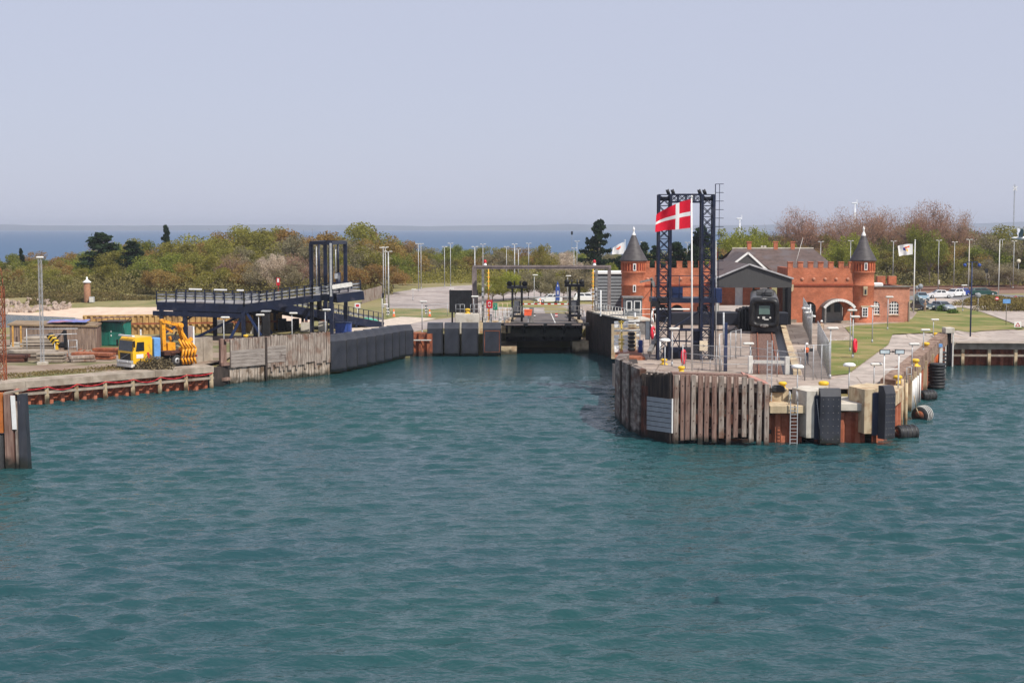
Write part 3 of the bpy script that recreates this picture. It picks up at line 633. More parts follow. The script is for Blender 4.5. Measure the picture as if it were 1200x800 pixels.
mb.build('roadway', mat('ramp_asphalt', (.11, .095, .09), .9, .2, .6, dirt=(.17, .14, .12), dirt_scale=.3), fb)
for s0 in (.04, .9):
    mb = MB(); mb.hexa([rp_(.03, s0, -.3), rp_(.03, s0 + .05, -.3), rp_(1, s0 + .05, -.3), rp_(1, s0, -.3), rp_(.03, s0, .25), rp_(.03, s0 + .05, .25), rp_(1, s0 + .05, .25), rp_(1, s0, .25)]); mb.build('kerb', M['conctan'], fb)
mb = MB(); mb.hexa([rp_(.0, .62, .024), rp_(0, .635, .024), rp_(1, .635, .03), rp_(1, .62, .03), rp_(0, .62, .03), rp_(0, .635, .03), rp_(1, .635, .036), rp_(1, .62, .036)]); mb.build('lane_line', M['offwhite'], fb)
mb = MB(); mb.box((3.7, 162.5, 3.5), (10.2, .9, .3)); mb.build('tip_beam', M['black'], fb)
mb = MB()
for x, w_ in ((.2, 2.2), (2.7, 1.8), (5.0, 2.0), (7.5, 1.4)): mb.box((x, 162.02, 3.5), (w_, .06, .16))
mb.build('tip_edge', M['gantry'], fb)
for x in (-.6, 1.4, 3.7, 6, 8):
    mb = MB(); mb.extr([(0, 3.35), (14, 2.9), (14, 1.6), (9, .9), (3, 1.5), (0, 2.9)], (x - .12, 163, 0), (0, 1, 0), (0, 0, 1), (.24, 0, 0)); mb.build('girder', M['black'], fb)
mb = MB()
for y, z in ((164.5, 2.4), (168, 1.6), (172, 1.3)): mb.box((3.7, y, z), (8.8, .3, .9))
mb.each('cross_girder', mat('ramp_underside', (.05, .045, .035), .7, .3, 1), fb)
railing(fb, [rp_(.05, .02, .1), rp_(1, .02, .1)], 1.25, 2.2, 2, .03); railing(fb, [rp_(.05, .975, .1), rp_(1, .975, .1)], 1.25, 2.2, 2, .03)
# berth walls and floor beneath
uw = thing('berth_abutment', 'shadowed concrete abutment under the ferry ramp', 'abutment', (3.7, 173, 0), 0, None, True)
mb = MB(); mb.box((3.8, 173.6, .8), (10.3, 1.0, 3.4)); mb.build('wall', M['conc'], uw)
mb = MB(); mb.box((-.4, 167, .25), (1.9, 8, 1.3)); mb.box((8.0, 168.5, .5), (1.9, 6, 1.6)); mb.each('ledge', M['conctan'], uw)
lw = thing('berth_wall', 'wall coloured dark for shade on the right of the ferry ramp', 'berth wall', (10, 163, 0), 0, None, True)
def wseg(mb, a, b, th, z0, z1, z1b=None):
    a = Vector((a[0], a[1], 0)); b = Vector((b[0], b[1], 0)); d = (b - a).normalized(); o = Vector((d.y, -d.x, 0)) * th; z1b = z1 if z1b is None else z1b
    mb.hexa([Vector((a.x, a.y, z0)), Vector((b.x, b.y, z0)), Vector((b.x + o.x, b.y + o.y, z0)), Vector((a.x + o.x, a.y + o.y, z0)), Vector((a.x, a.y, z1)), Vector((b.x, b.y, z1b)), Vector((b.x + o.x, b.y + o.y, z1b)), Vector((a.x + o.x, a.y + o.y, z1))])
wp = [(8.75, 168), (9.25, 166), (9.9, 163.6), (10.55, 161.2), (11.35, 158)]
for a, b in zip(wp[:-1], wp[1:]):
    mb = MB(); wseg(mb, a, (b[0] - .02, b[1] + .05), -1.1, -1, 4.62); mb.build('dark_panel', M['wooddk'], lw)  # dark timber colour stands in for the shade on this wall face
mb = MB(); wseg(mb, (8.8, 168), (11.4, 158), -1.3, 4.63, 4.8); mb.build('cap', M['conc'], lw)
mb = MB(); wseg(mb, (11.36, 158), (10.8, 140), -1.2, -1, 3.3); wseg(mb, (10.8, 140), (9.0, 114), -1.2, -1, 3.3); mb.build('side_wall', M['wooddk'], lw)
# gantry portal
gp = thing('portal_gantry', 'brown steel portal spanning the ferry ramp with two red beacons', 'gantry', (3, 170, 2.4), 0, None, True)
Yg = 166; zl = ztop(313, Yg); xl = A(556, 313, Yg).x; xr_ = A(714, 313, Yg).x
for x, w_, zb in ((xl, .55, 4.6), (xr_, .38, 4.7)):
    mb = MB(); mb.box((x, Yg, (zl + zb) / 2), (w_, w_, zl - zb)); mb.build('column', M['gantry'], gp)
mb = MB(); mb.box(((xl + xr_) / 2, Yg, zl), (xr_ - xl + .4, .5, .42)); mb.bar((xl, Yg - .3, zl + .05), (xr_, Yg - .3, zl + .05), .04, .12); mb.build('crossbeam', M['gantry'], gp)
for u in (568.5, 696.5):
    x = A(u, 313, Yg).x; mb = MB(); mb.lathe([(.2, 0), (.2, .12), (.14, .14), (.14, .3)], (x, Yg, zl + .21), 10); o = mb.build('beacon_base', M['white'], gp)
    mb = MB(); mb.lathe([(.17, 0), (.19, .15), (.14, .3), (0, .38)], (x, Yg, zl + .5), 12); wpart('beacon_lens', mb, M['red'], o)
for u, col in ((572.5, 'yellow'), (695, 'yellow')):
    a = A(u, 318, 168); t = thing('cable_mast', 'slender yellow lattice mast %s of the ferry ramp' % ('left' if u < 600 else 'right'), 'mast', (a.x, 168, 2.6), 0, None, True)
    mb = MB(); mb.tube((a.x, 168, 2.5), (a.x, 168, 10), .06, .06, 8); mb.build('pole', M[col], t)
    mb = MB()
    for z in np.arange(4.2, 9.6, .5): mb.box((a.x, 168, z), (.3, .1, .12))
    mb.build('clamps', mat('amber', (.8, .32, .05), .6), t)
# dark posts beside ramp
for u, lab in ((566, 'dark post with signals standing on the left side of the ramp'), (699, 'dark post standing on the right berth wall')):
    a = A(u, 316, 164.8); t = thing('signal_post', lab, 'post', (a.x, 164.8, 4.6), 0, None, True)
    mb = MB(); mb.box((a.x, 164.8, (3.0 + 9.7) / 2), (.3, .3, 6.7)); mb.build('post', M['dkgalv'], t)
    for z in (7.4, 6.8, 5.8):
        mb = MB(); mb.box((a.x - .05, 164.55, z), (.22, .2, .4), 0, 0, .04); mb.build('signal_head', M['galv'], t)
t = thing('white_post', 'short thick white post on the right berth wall', 'post', A(704, 368, 160), 0, None, True)
a = A(704, 340, 160); mb = MB(); mb.lathe([(.09, 4.6), (.09, a.z - .05), (.05, a.z), (0, a.z)], (a.x, 160, 0), 10); mb.build('post', M['white'], t)
# lift towers with sheaves
def lift_tower(u0, u1, vt, Y, label):
    a = A(u0, vt, Y); b = A(u1, vt, Y); t = thing('lift_tower', label, 'lift tower', ((a.x + b.x) / 2, Y, 2.6), 0, 'lift towers of the ferry ramp', True)
    for x in (a.x, b.x):
        for y in (Y, Y + 1.3):
            mb = MB(); mb.box((x, y, (2.0 + a.z) / 2), (.26, .2, a.z - 2.0)); mb.build('column', M['black'], t)
    mb = MB(); mb.box(((a.x + b.x) / 2, Y + .6, a.z + .15), (b.x - a.x + 1.25, 1.9, .3)); mb.build('head_beam', M['black'], t)
    for x in (a.x - .35, (a.x + b.x) / 2 - .3, (a.x + b.x) / 2 + .35, b.x + .35):
        mb = MB(); mb.lathe([(.08, -.08), (.32, -.08), (.28, 0), (.32, .08), (.08, .08)], (x, Y + .5, a.z + .55), 14, 0, Matrix.Rotation(PI / 2, 4, 'Y') if abs(x - (a.x + b.x) / 2) < .5 else Matrix.Rotation(PI / 2, 4, 'X')); mb.build('sheave', M['black'], t)
    mb = MB(); mb.box(((a.x + b.x) / 2, Y + .5, 5.2), (b.x - a.x - .35, .8, 1.5)); mb.build('counterweight', mat('grey_machine', (.1, .105, .12), .6, .3, 2), t)
    mb = MB(); mb.box(((a.x + b.x) / 2, Y + .3, 4.15), (b.x - a.x + .6, 1.4, .25)); mb.build('work_platform', M['black'], t)
    railing(t, [(a.x - .3, Y - .3, 4.3), (b.x + .4, Y - .3, 4.3)], 1.0, .5, 1, .03, M['dkgalv'])
    return t
lift_tower(600.5, 611.5, 338, 167, 'black lift tower with pulley wheels left of the ramp')
lift_tower(668, 678.5, 336, 168, 'black lift tower with pulley wheels right of the ramp')
# machinery platform left of ramp
mp = thing('ramp_machinery', 'cluttered grey machinery and railings left of the ferry ramp', 'machinery', A(585, 395, 164), 0, None, True)
mb = MB(); mb.box((A(580, 380, 165).x, 166, 3.0), (3.6, 4, 1.2)); mb.build('base', M['conctan'], mp)
for i, (u, w_, v0, m_) in enumerate(((568, .35, 372, 'offwhite'), (575, .3, 368, 'galv'), (580, .5, 376, 'conctan'), (586, .35, 372, 'offwhite'), (592, .3, 370, 'galv'), (596, .25, 374, 'gantry'), (623, .5, 360, 'dkgalv'))):
    a = A(u, v0, 164.3); mb = MB(); mb.box((a.x, 164.3, (a.z + 3.2) / 2), (w_, .4, a.z - 3.2), 0, 0, .03); mb.build('machine_unit', M[m_], mp)
railing(mp, [A(563, 376, 163.9), A(600, 376, 163.9)], 1.5, .7, 2, .03, M['offwhite'])
railing(mp, [A(578, 371, 167), A(600, 371, 167)], 1.6, .6, 1, .04, M['conctan'])
def roundsign(name, u, v, Y, r, m, lab, sym=None, zb=2.5):
    a = A(u, v, Y); t = thing(name, lab, 'sign', (a.x, Y, zb), 0)
    mb = MB(); mb.tube((0, .06, 0), (0, .06, a.z - zb + r * .8), .035, .035, 6); mb.build('post', M['galv'], t)
    mb = MB(); mb.lathe([(0, 0), (r, 0), (r, .04), (0, .04)], (0, 0, a.z - zb), 20, 0, Matrix.Rotation(PI / 2, 4, 'X')); mb.build('disc', m, t)
    if sym:
        mb = MB(); sym(mb, a.z - zb, r); mb.build('symbol', M['white'], t)
    return t
def sym_ring(mb, z, r):
    for i in range(14):
        a0, a1 = 2 * PI * i / 14, 2 * PI * (i + 1) / 14; mb.bar((math.cos(a0) * r * .33, -.07, z + math.sin(a0) * r * .55), (math.cos(a1) * r * .33, -.07, z + math.sin(a1) * r * .55), .02, r * .18, 0, (0, 0, 1))
a = A(573.5, 356.5, 163.5); t = thing('red_number_sign', 'rounded red sign with a white symbol left of the ramp', 'sign', (a.x, 163.5, 4), 0)
mb = MB(); mb.box((0, 0, a.z - 4), (.72, .08, .95), 0, 0, .03); mb.tube((0, .08, 0), (0, .08, a.z - 4.2), .04, .04, 6); mb.build('board', M['red'], t); mb = MB(); sym_ring(mb, a.z - 4, .45); mb.build('symbol', M['white'], t)
a = A(580.5, 359, 163.6); t = thing('green_exit_sign', 'small green and white sign beside the red one', 'sign', (a.x, 163.6, 4), 0)
mb = MB(); mb.box((0, 0, a.z - 4), (.5, .06, .8)); mb.tube((0, .06, 0), (0, .06, a.z - 4.2), .03, .03, 6); mb.build('board', mat('sign_green', (.02, .22, .13), .5), t)
mb = MB(); mb.bar((-.12, -.05, a.z - 4 - .25), (.1, -.05, a.z - 4 + .2), .02, .1, 0, (0, 1, 0)); mb.bar((.1, -.05, a.z - 4 + .2), (-.12, -.05, a.z - 4 + .2), .02, .09, 0, (0, 1, 0)); mb.build('symbol', M['white'], t)
a = A(619, 366.5, 163); t = thing('orange_rescue_box', 'bright orange box hung on the left ramp railing', 'box', (a.x, 163, 3.7), 0)
mb = MB(); mb.extr([(-.45, -.3), (.35, -.3), (.45, .3), (-.45, .3)], (0, -.3, a.z - 3.7), (1, 0, 0), (0, 0, 1), (0, .5, 0)); mb.build('box_body', mat('rescue_orange', (.85, .13, .05), .5), t); mb = MB(); mb.box((0, -.05, a.z - 3.7 + .34), (.95, .56, .07)); mb.build('lid', M['hivis'], t); mb = MB(); mb.box((0, 0, (a.z - 4) / 2), (.1, .1, a.z - 4)); mb.build('bracket', M['galv'], t)
# ramp barrier (red and white boom) and barrier rail
bt = thing('ramp_barrier', 'red and white striped boom barrier across the landward end of the ramp', 'barrier', rp_(1, .5), 0, None, True)
mb = MB()
for i in range(16): 
    a = rp_(.97, 0).lerp(rp_(.97, 1), i / 16); b = rp_(.97, 0).lerp(rp_(.97, 1), (i + 1) / 16); mb.bar(a + Vector((0, 0, 1.35)), b + Vector((0, 0, 1.35)), .08, .16, i % 2)
mb.build('boom', [M['white'], M['red']], bt)
for s in (0, 1):
    mb = MB(); q = rp_(.97, s); mb.box((q.x, q.y, q.z + .8), (.25, .3, 1.7), 0, 0, .03); mb.build('boom_post', M['white'], bt)
mb = MB(); mb.bar(rp_(.975, 0, .3), rp_(.975, 1, .3), .05, .1); mb.bar(rp_(1.03, -.1, 2.3), rp_(1.03, 1.1, 2.3), .05, .12); mb.build('rails', M['galv'], bt)
# ================================================================ BLUE LINKSPAN (left)
ls = thing('vehicle_linkspan', 'large dark blue raised steel vehicle ramp with railings and a tall lift frame', 'linkspan', (-28, 160, 2.2), 0, None, True)
def deck_prism(name, pts_near, w_far, th, m, par):
    """pts_near: list of (x,y,z) along near edge ; w_far: vector to far edge"""
    mb = MB(); wv = Vector(w_far)
    for a, b in zip(pts_near[:-1], pts_near[1:]):
        a = Vector(a); b = Vector(b); dn = Vector((0, 0, -th)); mb.hexa([a + dn, b + dn, b + wv + dn, a + wv + dn, a, b, b + wv, a + wv])
    return mb.build(name, m, par)
# platform
pa = A(183.5, 352.5, 158); pb = A(286, 355, 157); pc = A(366, 345, 157); pdn = A(408, 341.5, 157.5)
WV = (.6, 7.0, -.1)
M['rampdeck'] = mat('ramp_deck_grating', (.34, .33, .33), .7, .2, .8, dirt=(.16, .14, .14), dirt_scale=.35, dirt_lo=.45, dirt_hi=.6, stretch=(1, 3, 1))
near_pts = [tuple(pa), tuple(pb)]
deck_prism('platform_deck', near_pts, WV, .12, M['rampdeck'], ls)
deck_prism('ferry_side_ramp', [tuple(pb + Vector((.02, 0, 0))), tuple(pc), tuple(pdn)], WV, .12, M['rampdeck'], ls)
for off in (0, 1):
    w_ = Vector(WV) * off
    mb = MB(); a, b, c, d = [Vector(q) + w_ for q in (pa, pb, pc, pdn)]
    for p, q, h0, h1 in ((a, b, .9, .95), (b, c, 1.0, .7), (c, d, .7, .55)):
        y = Vector((0, .3, 0)); mb.hexa([p - Vector((0, .02, .13 + h0)), q - Vector((0, .02, .13 + h1)), q + y - Vector((0, 0, .13 + h1)), p + y - Vector((0, 0, .13 + h0)), p - Vector((0, .02, .13)), q - Vector((0, .02, .13)), q + y - Vector((0, 0, .13)), p + y - Vector((0, 0, .13))])
    mb.build('edge_girder', M['navy'], ls)
    mb = MB(); mb.bar(a - Vector((.4, .05, 1.35)), b - Vector((0, .05, 1.45)), .3, .5); mb.build('main_beam', M['navy'], ls)
    mb = MB()
    for p, q, n in ((a, b, 9), (b, c, 9), (c, d, 4)):
        for i in range(n + 1):
            r_ = p + (q - p) * i / n; mb.box((r_.x, r_.y, r_.z + .35), (.13, .13, 1.5))
        for z in (.5, 1.05): mb.bar(p + Vector((0, 0, z)), q + Vector((0, 0, z)), .05, .05 if z < 1 else .07)
    mb.build('railing', M['navy'], ls)
    mb = MB()
    for p, q in ((a, b), (b, c), (c, d)):
        for z in (.3, .72): mb.bar(p + Vector((0, .18, z)), q + Vector((0, .18, z)), .05, .2)
    mb.build('guard_rail', M['galv'], ls)
for k, (t0, t1) in enumerate(((.15, .3), (.45, .6), (.72, .8))):
    mb = MB(); p = pa.lerp(pb, t0) + Vector(WV) * 1.0; q = pa.lerp(pb, t1) + Vector(WV); mb.bar(p + Vector((0, 0, 1.15)), q + Vector((0, 0, 1.15)), .2, .16); mb.build('light_strip', M['white'], ls)
def leg(p, z0=2.0, w_=.42, name='leg'):
    mb = MB(); mb.box((p.x, p.y, (p.z - 1.0 + z0) / 2), (w_, w_, p.z - 1.0 - z0)); return mb.build(name, M['navy'], ls)
for u, off in ((189, 0), (217, 0), (285, 0), (292, .5), (230, 1), (290, 1), (193, 1)):
    t = (u - 183.5) / (286 - 183.5); p = pa.lerp(pb, min(t, 1.03)) + Vector(WV) * off; leg(p)
mb = MB(); p = pa.lerp(pb, .06); mb.bar(p + Vector((.2, .3, -3.6)), p + Vector((4.1, .3, -1.2)), .22, .22); p2 = pa.lerp(pb, .33)
mb.bar(p2 + Vector((.2, 1, -4.4)), p2 + Vector((7.2, 1, -1.0)), .35, .3); p3 = pb
mb.bar(p3 + Vector((-1.6, .2, -3.9)), p3 + Vector((0, .2, -1.0)), .3, .3); mb.bar(p3 + Vector((1.8, .2, -3.6)), p3 + Vector((.2, .2, -1.0)), .25, .25)
mb.bar(p3 + Vector((2.2, 5, -3.8)), p3 + Vector((.6, 5, -1.0)), .25, .25); mb.build('bracing', M['navy2'], ls)
# lift frame
zT = ztop(284.5, 160)
posts = [(365, 158.5), (388, 156.2), (381.5, 168.5), (405, 166.3)]
tops = []
for i, (u, Y) in enumerate(posts):
    x = A(u, 330, Y).x; tops.append((x, Y)); mb = MB(); mb.box((x, Y, (zT + 2.2) / 2), (.42, .42, zT - 2.2)); mb.build('lift_column', M['navy'] if i != 1 else [M['navy']], ls)
mb = MB()
for i, j in ((0, 1), (2, 3), (0, 2), (1, 3)): mb.bar((*tops[i], zT), (*tops[j], zT), .35, .38)
mb.build('top_frame', M['navy'], ls)
mb = MB(); mb.box((tops[1][0] + .02, tops[1][1] - .26, (zT + 7) / 2), (.24, .1, zT - 7)); mb.build('cable_tray', M['galv'], ls)
for u, Y, zb in ((374, 162, 5.2), (396.5, 160.5, 6.9)):
    x = A(u, 330, Y).x; mb = MB(); mb.tube((x, Y, zb + 2.5), (x, Y, zT), .13, .13, 8); mb.tube((x, Y, zb), (x, Y, zb + 2.6), .28, .28, 10); mb.build('hydraulic_cylinder', M['navy'], ls)
    mb = MB(); mb.tube((x - .28, Y, zb + 2.2), (x - .28, Y, zT - .4), .07, .07, 6); mb.box((x - .2, Y - .3, zb + 2.2), (.35, .2, .6)); mb.build('cylinder_fitting', M['galv'], ls)
mb = MB(); a = A(388, 336.5, 156); b = A(411.5, 333, 157.5); mb.bar(a, b, .5, .42); mb.build('pale_beam', M['offwhite'], ls)
mb = MB(); a = A(386, 350, 156.6); b = A(418, 346, 157.8); mb.bar(a + Vector((0, 2, 0)), b + Vector((0, 2, 0)), 4.2, .95); mb.build('nose_girder', M['navy'], ls)
mb = MB(); mb.bar(a + Vector((0, 1.9, .52)), b + Vector((-.2, 1.9, .52)), 4.0, .06); mb.build('nose_plate', M['rampdeck'], ls)
# road ramp back to the ground
ra = pb + Vector((1.5, 9, -.3)); rb = P(449, 377, 3.0); rb = Vector((rb.x, rb.y, 2.95)); rw_ = Vector((-5.5, 5.0, 0)) * .8
mb = MB(); dn = Vector((0, 0, -.55)); mb.hexa([ra + dn, rb + dn, rb + rw_ + dn, ra + rw_ + dn, ra, rb, rb + rw_, ra + rw_]); mb.build('road_ramp', M['navy'], ls)
mb = MB(); e = Vector((0, 0, .01)); mb.hexa([ra + e, rb + e, rb + rw_ + e, ra + rw_ + e, ra + e * 3, rb + e * 3, rb + rw_ + e * 3, ra + rw_ + e * 3]); mb.build('road_ramp_deck', M['rampdeck'], ls)
for off in (0, 1):
    mb = MB(); p = ra + rw_ * off; q = rb + rw_ * off
    mb.bar(p - Vector((0, 0, .45)), q - Vector((0, 0, .45)), .25, .9)
    for i in range(23):
        s_ = p + (q - p) * i / 22; mb.box((s_.x, s_.y, s_.z + .55), (.1, .1, 1.2))
    for z in (.5, 1.1): mb.bar(p + Vector((0, 0, z)), q + Vector((0, 0, z)), .05, .06)
    mb.build('ramp_railing', M['navy'], ls)
    mb = MB(); mb.bar(p + Vector((0, .15, .35)), q + Vector((0, .15, .35)), .05, .28); mb.build('ramp_guard_rail', M['galv'], ls)
for t in (.3, .55, .75):
    for off in (0, 1): p = ra.lerp(rb, t) + rw_ * off; mb = MB(); mb.box((p.x, p.y, (p.z - .5 + 2.2) / 2), (.3, .3, p.z - 2.7)); mb.build('leg', M['navy'], ls)
# signs on the ramp
a = A(326, 333, 168); t = thing('red_speed_sign', 'small red and white sign standing up behind the blue ramp railing', 'sign', (a.x, 168, 6.6), 0)
mb = MB(); mb.box((0, 0, a.z - 6.6 + .3), (.42, .05, .9)); mb.tube((0, .05, 0), (0, .05, a.z - 6.4), .03, .03, 6); mb.build('board', M['red'], t); mb = MB(); mb.box((0, -.04, a.z - 6.6 + .45), (.22, .02, .45)); mb.build('symbol', M['white'], t)
a = A(419, 358, 176); t = thing('ramp_sign', 'small white and red square sign on the road ramp railing', 'sign', (a.x, 176, 3.5), 0)
mb = MB(); mb.box((0, 0, a.z - 3.5), (.7, .06, .6)); mb.tube((0, .05, -.4), (0, .05, a.z - 3.5), .03, .03, 6); mb.build('board', M['white'], t); mb = MB(); mb.box((0, -.04, a.z - 3.5), (.4, .02, .3)); mb.build('symbol', M['red'], t)
# jersey blocks, blue container
def jersey(u, v0, v1, lab, wpx=10):
    p = G(u, v1); h = ztop(v0, p.y) - p.z; w_ = wpx * p.y / FPX; t = thing('concrete_weight', lab, 'concrete block', p)
    mb = MB(); mb.extr([(-.5, 0), (.5, 0), (.4, h), (-.4, h)], (-w_ / 2, .5, 0), (0, 1, 0), (0, 0, 1), (w_, 0, 0)); mb.build('block', M['concpale'], t)
    mb = MB(); mb.pipe([(-.2, .5, h), (-.2, .5, h + .12), (.2, .5, h + .12), (.2, .5, h)], .03); mb.build('lifting_loop', M['rust'], t)
jersey(357.5, 378, 388.5, 'pale concrete block left of the blue lift frame'); jersey(377.5, 377, 388, 'pale concrete block between the legs of the blue lift frame', 9); jersey(414, 373, 383, 'pale concrete block right of the blue lift frame', 10)
for u, l in ((296.5, 'left one of two leaning pale slabs under the blue ramp'), (303, 'right one of two leaning pale slabs under the blue ramp')):
    p = G(u, 391); t = thing('concrete_slab', l, 'concrete slab', p); mb = MB(); mb.hexa([Vector(q) for q in ((-.35, 0, 0), (.1, 0, 0), (.1, .5, 0), (-.35, .5, 0), (-.05, .2, 1.0), (.4, .2, 1.0), (.4, .6, 1.0), (-.05, .6, 1.0))]); mb.build('slab', M['concpale'], t)
p = G(402, 392); t = thing('blue_container', 'small blue tank standing at the foot of the lift frame', 'container', p)
mb = MB(); mb.box((0, .6, .65), (1.75, 1.3, 1.3), 0, 0, .04); mb.build('tank_body', M['blue'], t); mb = MB()
for x in (-.6, -.2, .2, .6): mb.box((x, -.07, .65), (.08, .06, 1.1))
mb.build('ribs', M['blue'], t); mb = MB(); mb.box((0, .6, 1.34), (1.85, 1.4, .07)); mb.build('lid', M['navy2'], t)
for u, v, c, l in ((431, 376.5, 'green', 'green crumpled tarpaulin lying under the end of the road ramp'),):
    p = G(u, v); o = MB(); rr2 = random.Random(2)
    pts = [(math.cos(i / 9 * 2 * PI) * 1.3 * (0.7 + .5 * rr2.random()), math.sin(i / 9 * 2 * PI) * .7) for i in range(9)]
    o.add([(0, 0, .5)] + [(x, y, .02) for x, y in pts] + [(x * .5, y * .5, .3 + .2 * rr2.random()) for x, y in pts], [(1 + i, 1 + (i + 1) % 9, 10 + (i + 1) % 9, 10 + i) for i in range(9)] + [(10 + i, 10 + (i + 1) % 9, 0) for i in range(9)])
    q = o.build('tarpaulin', mat('tarp_green', (.05, .3, .2), .6)); q.location = p; tag(q, l, 'tarpaulin')
p = G(214, 390)
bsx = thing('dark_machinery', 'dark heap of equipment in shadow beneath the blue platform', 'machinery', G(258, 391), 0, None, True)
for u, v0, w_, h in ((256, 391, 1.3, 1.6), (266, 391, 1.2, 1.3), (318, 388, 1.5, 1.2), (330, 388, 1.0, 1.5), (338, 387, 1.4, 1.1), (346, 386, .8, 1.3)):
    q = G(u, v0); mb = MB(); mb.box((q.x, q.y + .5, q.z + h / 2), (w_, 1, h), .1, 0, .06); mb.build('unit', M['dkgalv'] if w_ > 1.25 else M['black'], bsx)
# dark hanging rubber
a = A(312, 376, 150); t = thing('control_cabinet', 'dark cabinet on a stand between two low lamps', 'cabinet', (a.x, 150, 2.3), 0)
mb = MB(); mb.box((0, 0, 2.1), (.75, .7, 2.6), 0, 0, .05); mb.box((0, 0, .4), (.3, .3, .9)); mb.build('cabinet_body', M['black'], t); mb = MB(); mb.box((0, 0, 3.45), (.95, .9, .12)); mb.build('roof', M['galv'], t)
# long tan sheet-pile wall behind the yard
ts = thing('sheet_pile_wall', 'long tan sheet pile retaining wall between the yard and the beach', 'retaining wall', (-50, 172, 2), 0, None, True)
tp = [(-50.5, 167), (-44, 168.5), (-36, 170), (-28, 173)]
mb = MB(); mb.sheet_piles(tp, .5, 4.1, .7, .2); mb.build('sheet_piling', M['tansheet'], ts)
mb = MB()
for a, b in zip(tp[:-1], tp[1:]): mb.bar((a[0], a[1] + .1, 4.18), (b[0], b[1] + .1, 4.18), .5, .14)
mb.build('capping', M['tansheet'], ts)
mb = MB()
for a, b in zip(tp[:-1], tp[1:]): mb.bar((a[0], a[1] - .45, 3.2), (b[0], b[1] - .45, 3.2), .12, .2)
mb.build('tie_beam', M['rust'], ts)
# fence of pale planks on right behind the ramp
t = thing('plank_fence', 'pale grey vertical plank fence between the blue ramp and the woodland', 'fence', G(430, 350), 0, None, True)
a = G(424, 356); b = G(448, 348.5)
for i in range(26):
    p = a.lerp(b, i / 26); q = a.lerp(b, (i + .93) / 26); h = 2.1
    if i % 5 == 0: mb = MB()
    mb.hexa([p, q, q + Vector((0, .08, 0)), p + Vector((0, .08, 0)), p + Vector((0, 0, h)), q + Vector((0, 0, h)), q + Vector((0, .08, h)), p + Vector((0, .08, h))])
    if i % 5 == 4 or i == 25: mb.build('plank_panel', M['wood'], t)
# ================================================================ YARD
def shed():
    t = thing('plank_shed', 'long low shed of weathered grey planks with a tan flat roof edge', 'shed', G(60, 418), 0, None, True)
    a = G(12, 411); b = G(114, 409.5); d = (b - a).normalized(); nv = Vector((-d.y, d.x, 0)); L = (b - a).length; dep = 5.5
    za = ztop(381.5, a.y); zb = ztop(383.2, b.y); z0 = a.z
    rr = random.Random(8); mb = MB(); s = 0
    while s < L:
        e = min(s + rr.uniform(.22, .3), L); o = rr.uniform(0, .03); p = a + d * (s + .01) - nv * o; q = a + d * (e - .01) - nv * o; zz = za + (zb - za) * s / L
        mb.hexa([Vector((p.x, p.y, z0 - .3)), Vector((q.x, q.y, z0 - .3)), Vector((q.x, q.y, z0 - .3)) + nv * .1, Vector((p.x, p.y, z0 - .3)) + nv * .1, Vector((p.x, p.y, zz)), Vector((q.x, q.y, zz)), Vector((q.x, q.y, zz)) + nv * .1, Vector((p.x, p.y, zz)) + nv * .1]); s = e
    mb.build('plank_wall', mat('shed_planks', (.13, .09, .07), .9, .3, 2, col2=(.3, .22, .17), stretch=(3, 3, .3)), t)
    mb = MB()
    for e0 in (0, L - .1):
        p = a + d * e0; q = p + nv * dep; mb.hexa([Vector((p.x, p.y, z0 - .3)), Vector((p.x + d.x * .1, p.y + d.y * .1, z0 - .3)), Vector((q.x + d.x * .1, q.y + d.y * .1, z0 - .3)), Vector((q.x, q.y, z0 - .3)), Vector((p.x, p.y, za)), Vector((p.x + d.x * .1, p.y + d.y * .1, za)), Vector((q.x + d.x * .1, q.y + d.y * .1, za)), Vector((q.x, q.y, za))])
    mb.each('end_wall', M['wood2'], t)
    mb = MB(); q0 = a - nv * .15 - d * .2; q1 = b - nv * .15 + d * .1
    mb.hexa([Vector((q0.x, q0.y, za + .02)), Vector((q1.x, q1.y, zb + .02)), Vector((q1.x, q1.y, zb + .05)) + nv * dep, Vector((q0.x, q0.y, za + .05)) + nv * dep] + [v + Vector((0, 0, .16)) for v in (Vector((q0.x, q0.y, za + .02)), Vector((q1.x, q1.y, zb + .02)), Vector((q1.x, q1.y, zb + .05)) + nv * dep, Vector((q0.x, q0.y, za + .05)) + nv * dep)])
    mb.build('roof', mat('tan_roof', (.25, .18, .11), .85, .3, 1.2, dirt=(.16, .1, .07), dirt_scale=.6), t)
    for u in (16, 25.5):
        p = G(u, 411.5); mb = MB(); mb.box((p.x, p.y - .1, (z0 + za) / 2), (.14, .12, za - z0)); mb.build('yellow_post', mat('ochre', (.55, .3, .07), .7, .3), t)
    # blue sheet on the roof: a separate thing
    c0 = a + d * L * .42; c1 = a + d * L * .88; mb = MB(); zz = za + .22; rr2 = random.Random(4); nx = 14; ny = 5; vs = []
    for j in range(ny):
        for i in range(nx):
            q = c0.lerp(c1, i / (nx - 1)) + nv * (j * 1.05) ; vs.append((q.x, q.y, zz + .04 + rr2.uniform(0, .07)))
    mb.add(vs, [(j * nx + i, j * nx + i + 1, (j + 1) * nx + i + 1, (j + 1) * nx + i) for i in range(nx - 1) for j in range(ny - 1)])
    o = mb.build('roof_tarpaulin', mat('violet_blue_tarp', (.13, .19, .5), .5, .2, .8, dirt=(.35, .13, .15), dirt_scale=.5, dirt_lo=.5, dirt_hi=.7)); tag(o, 'violet blue tarpaulin spread on the plank shed roof', 'tarpaulin')
shed()
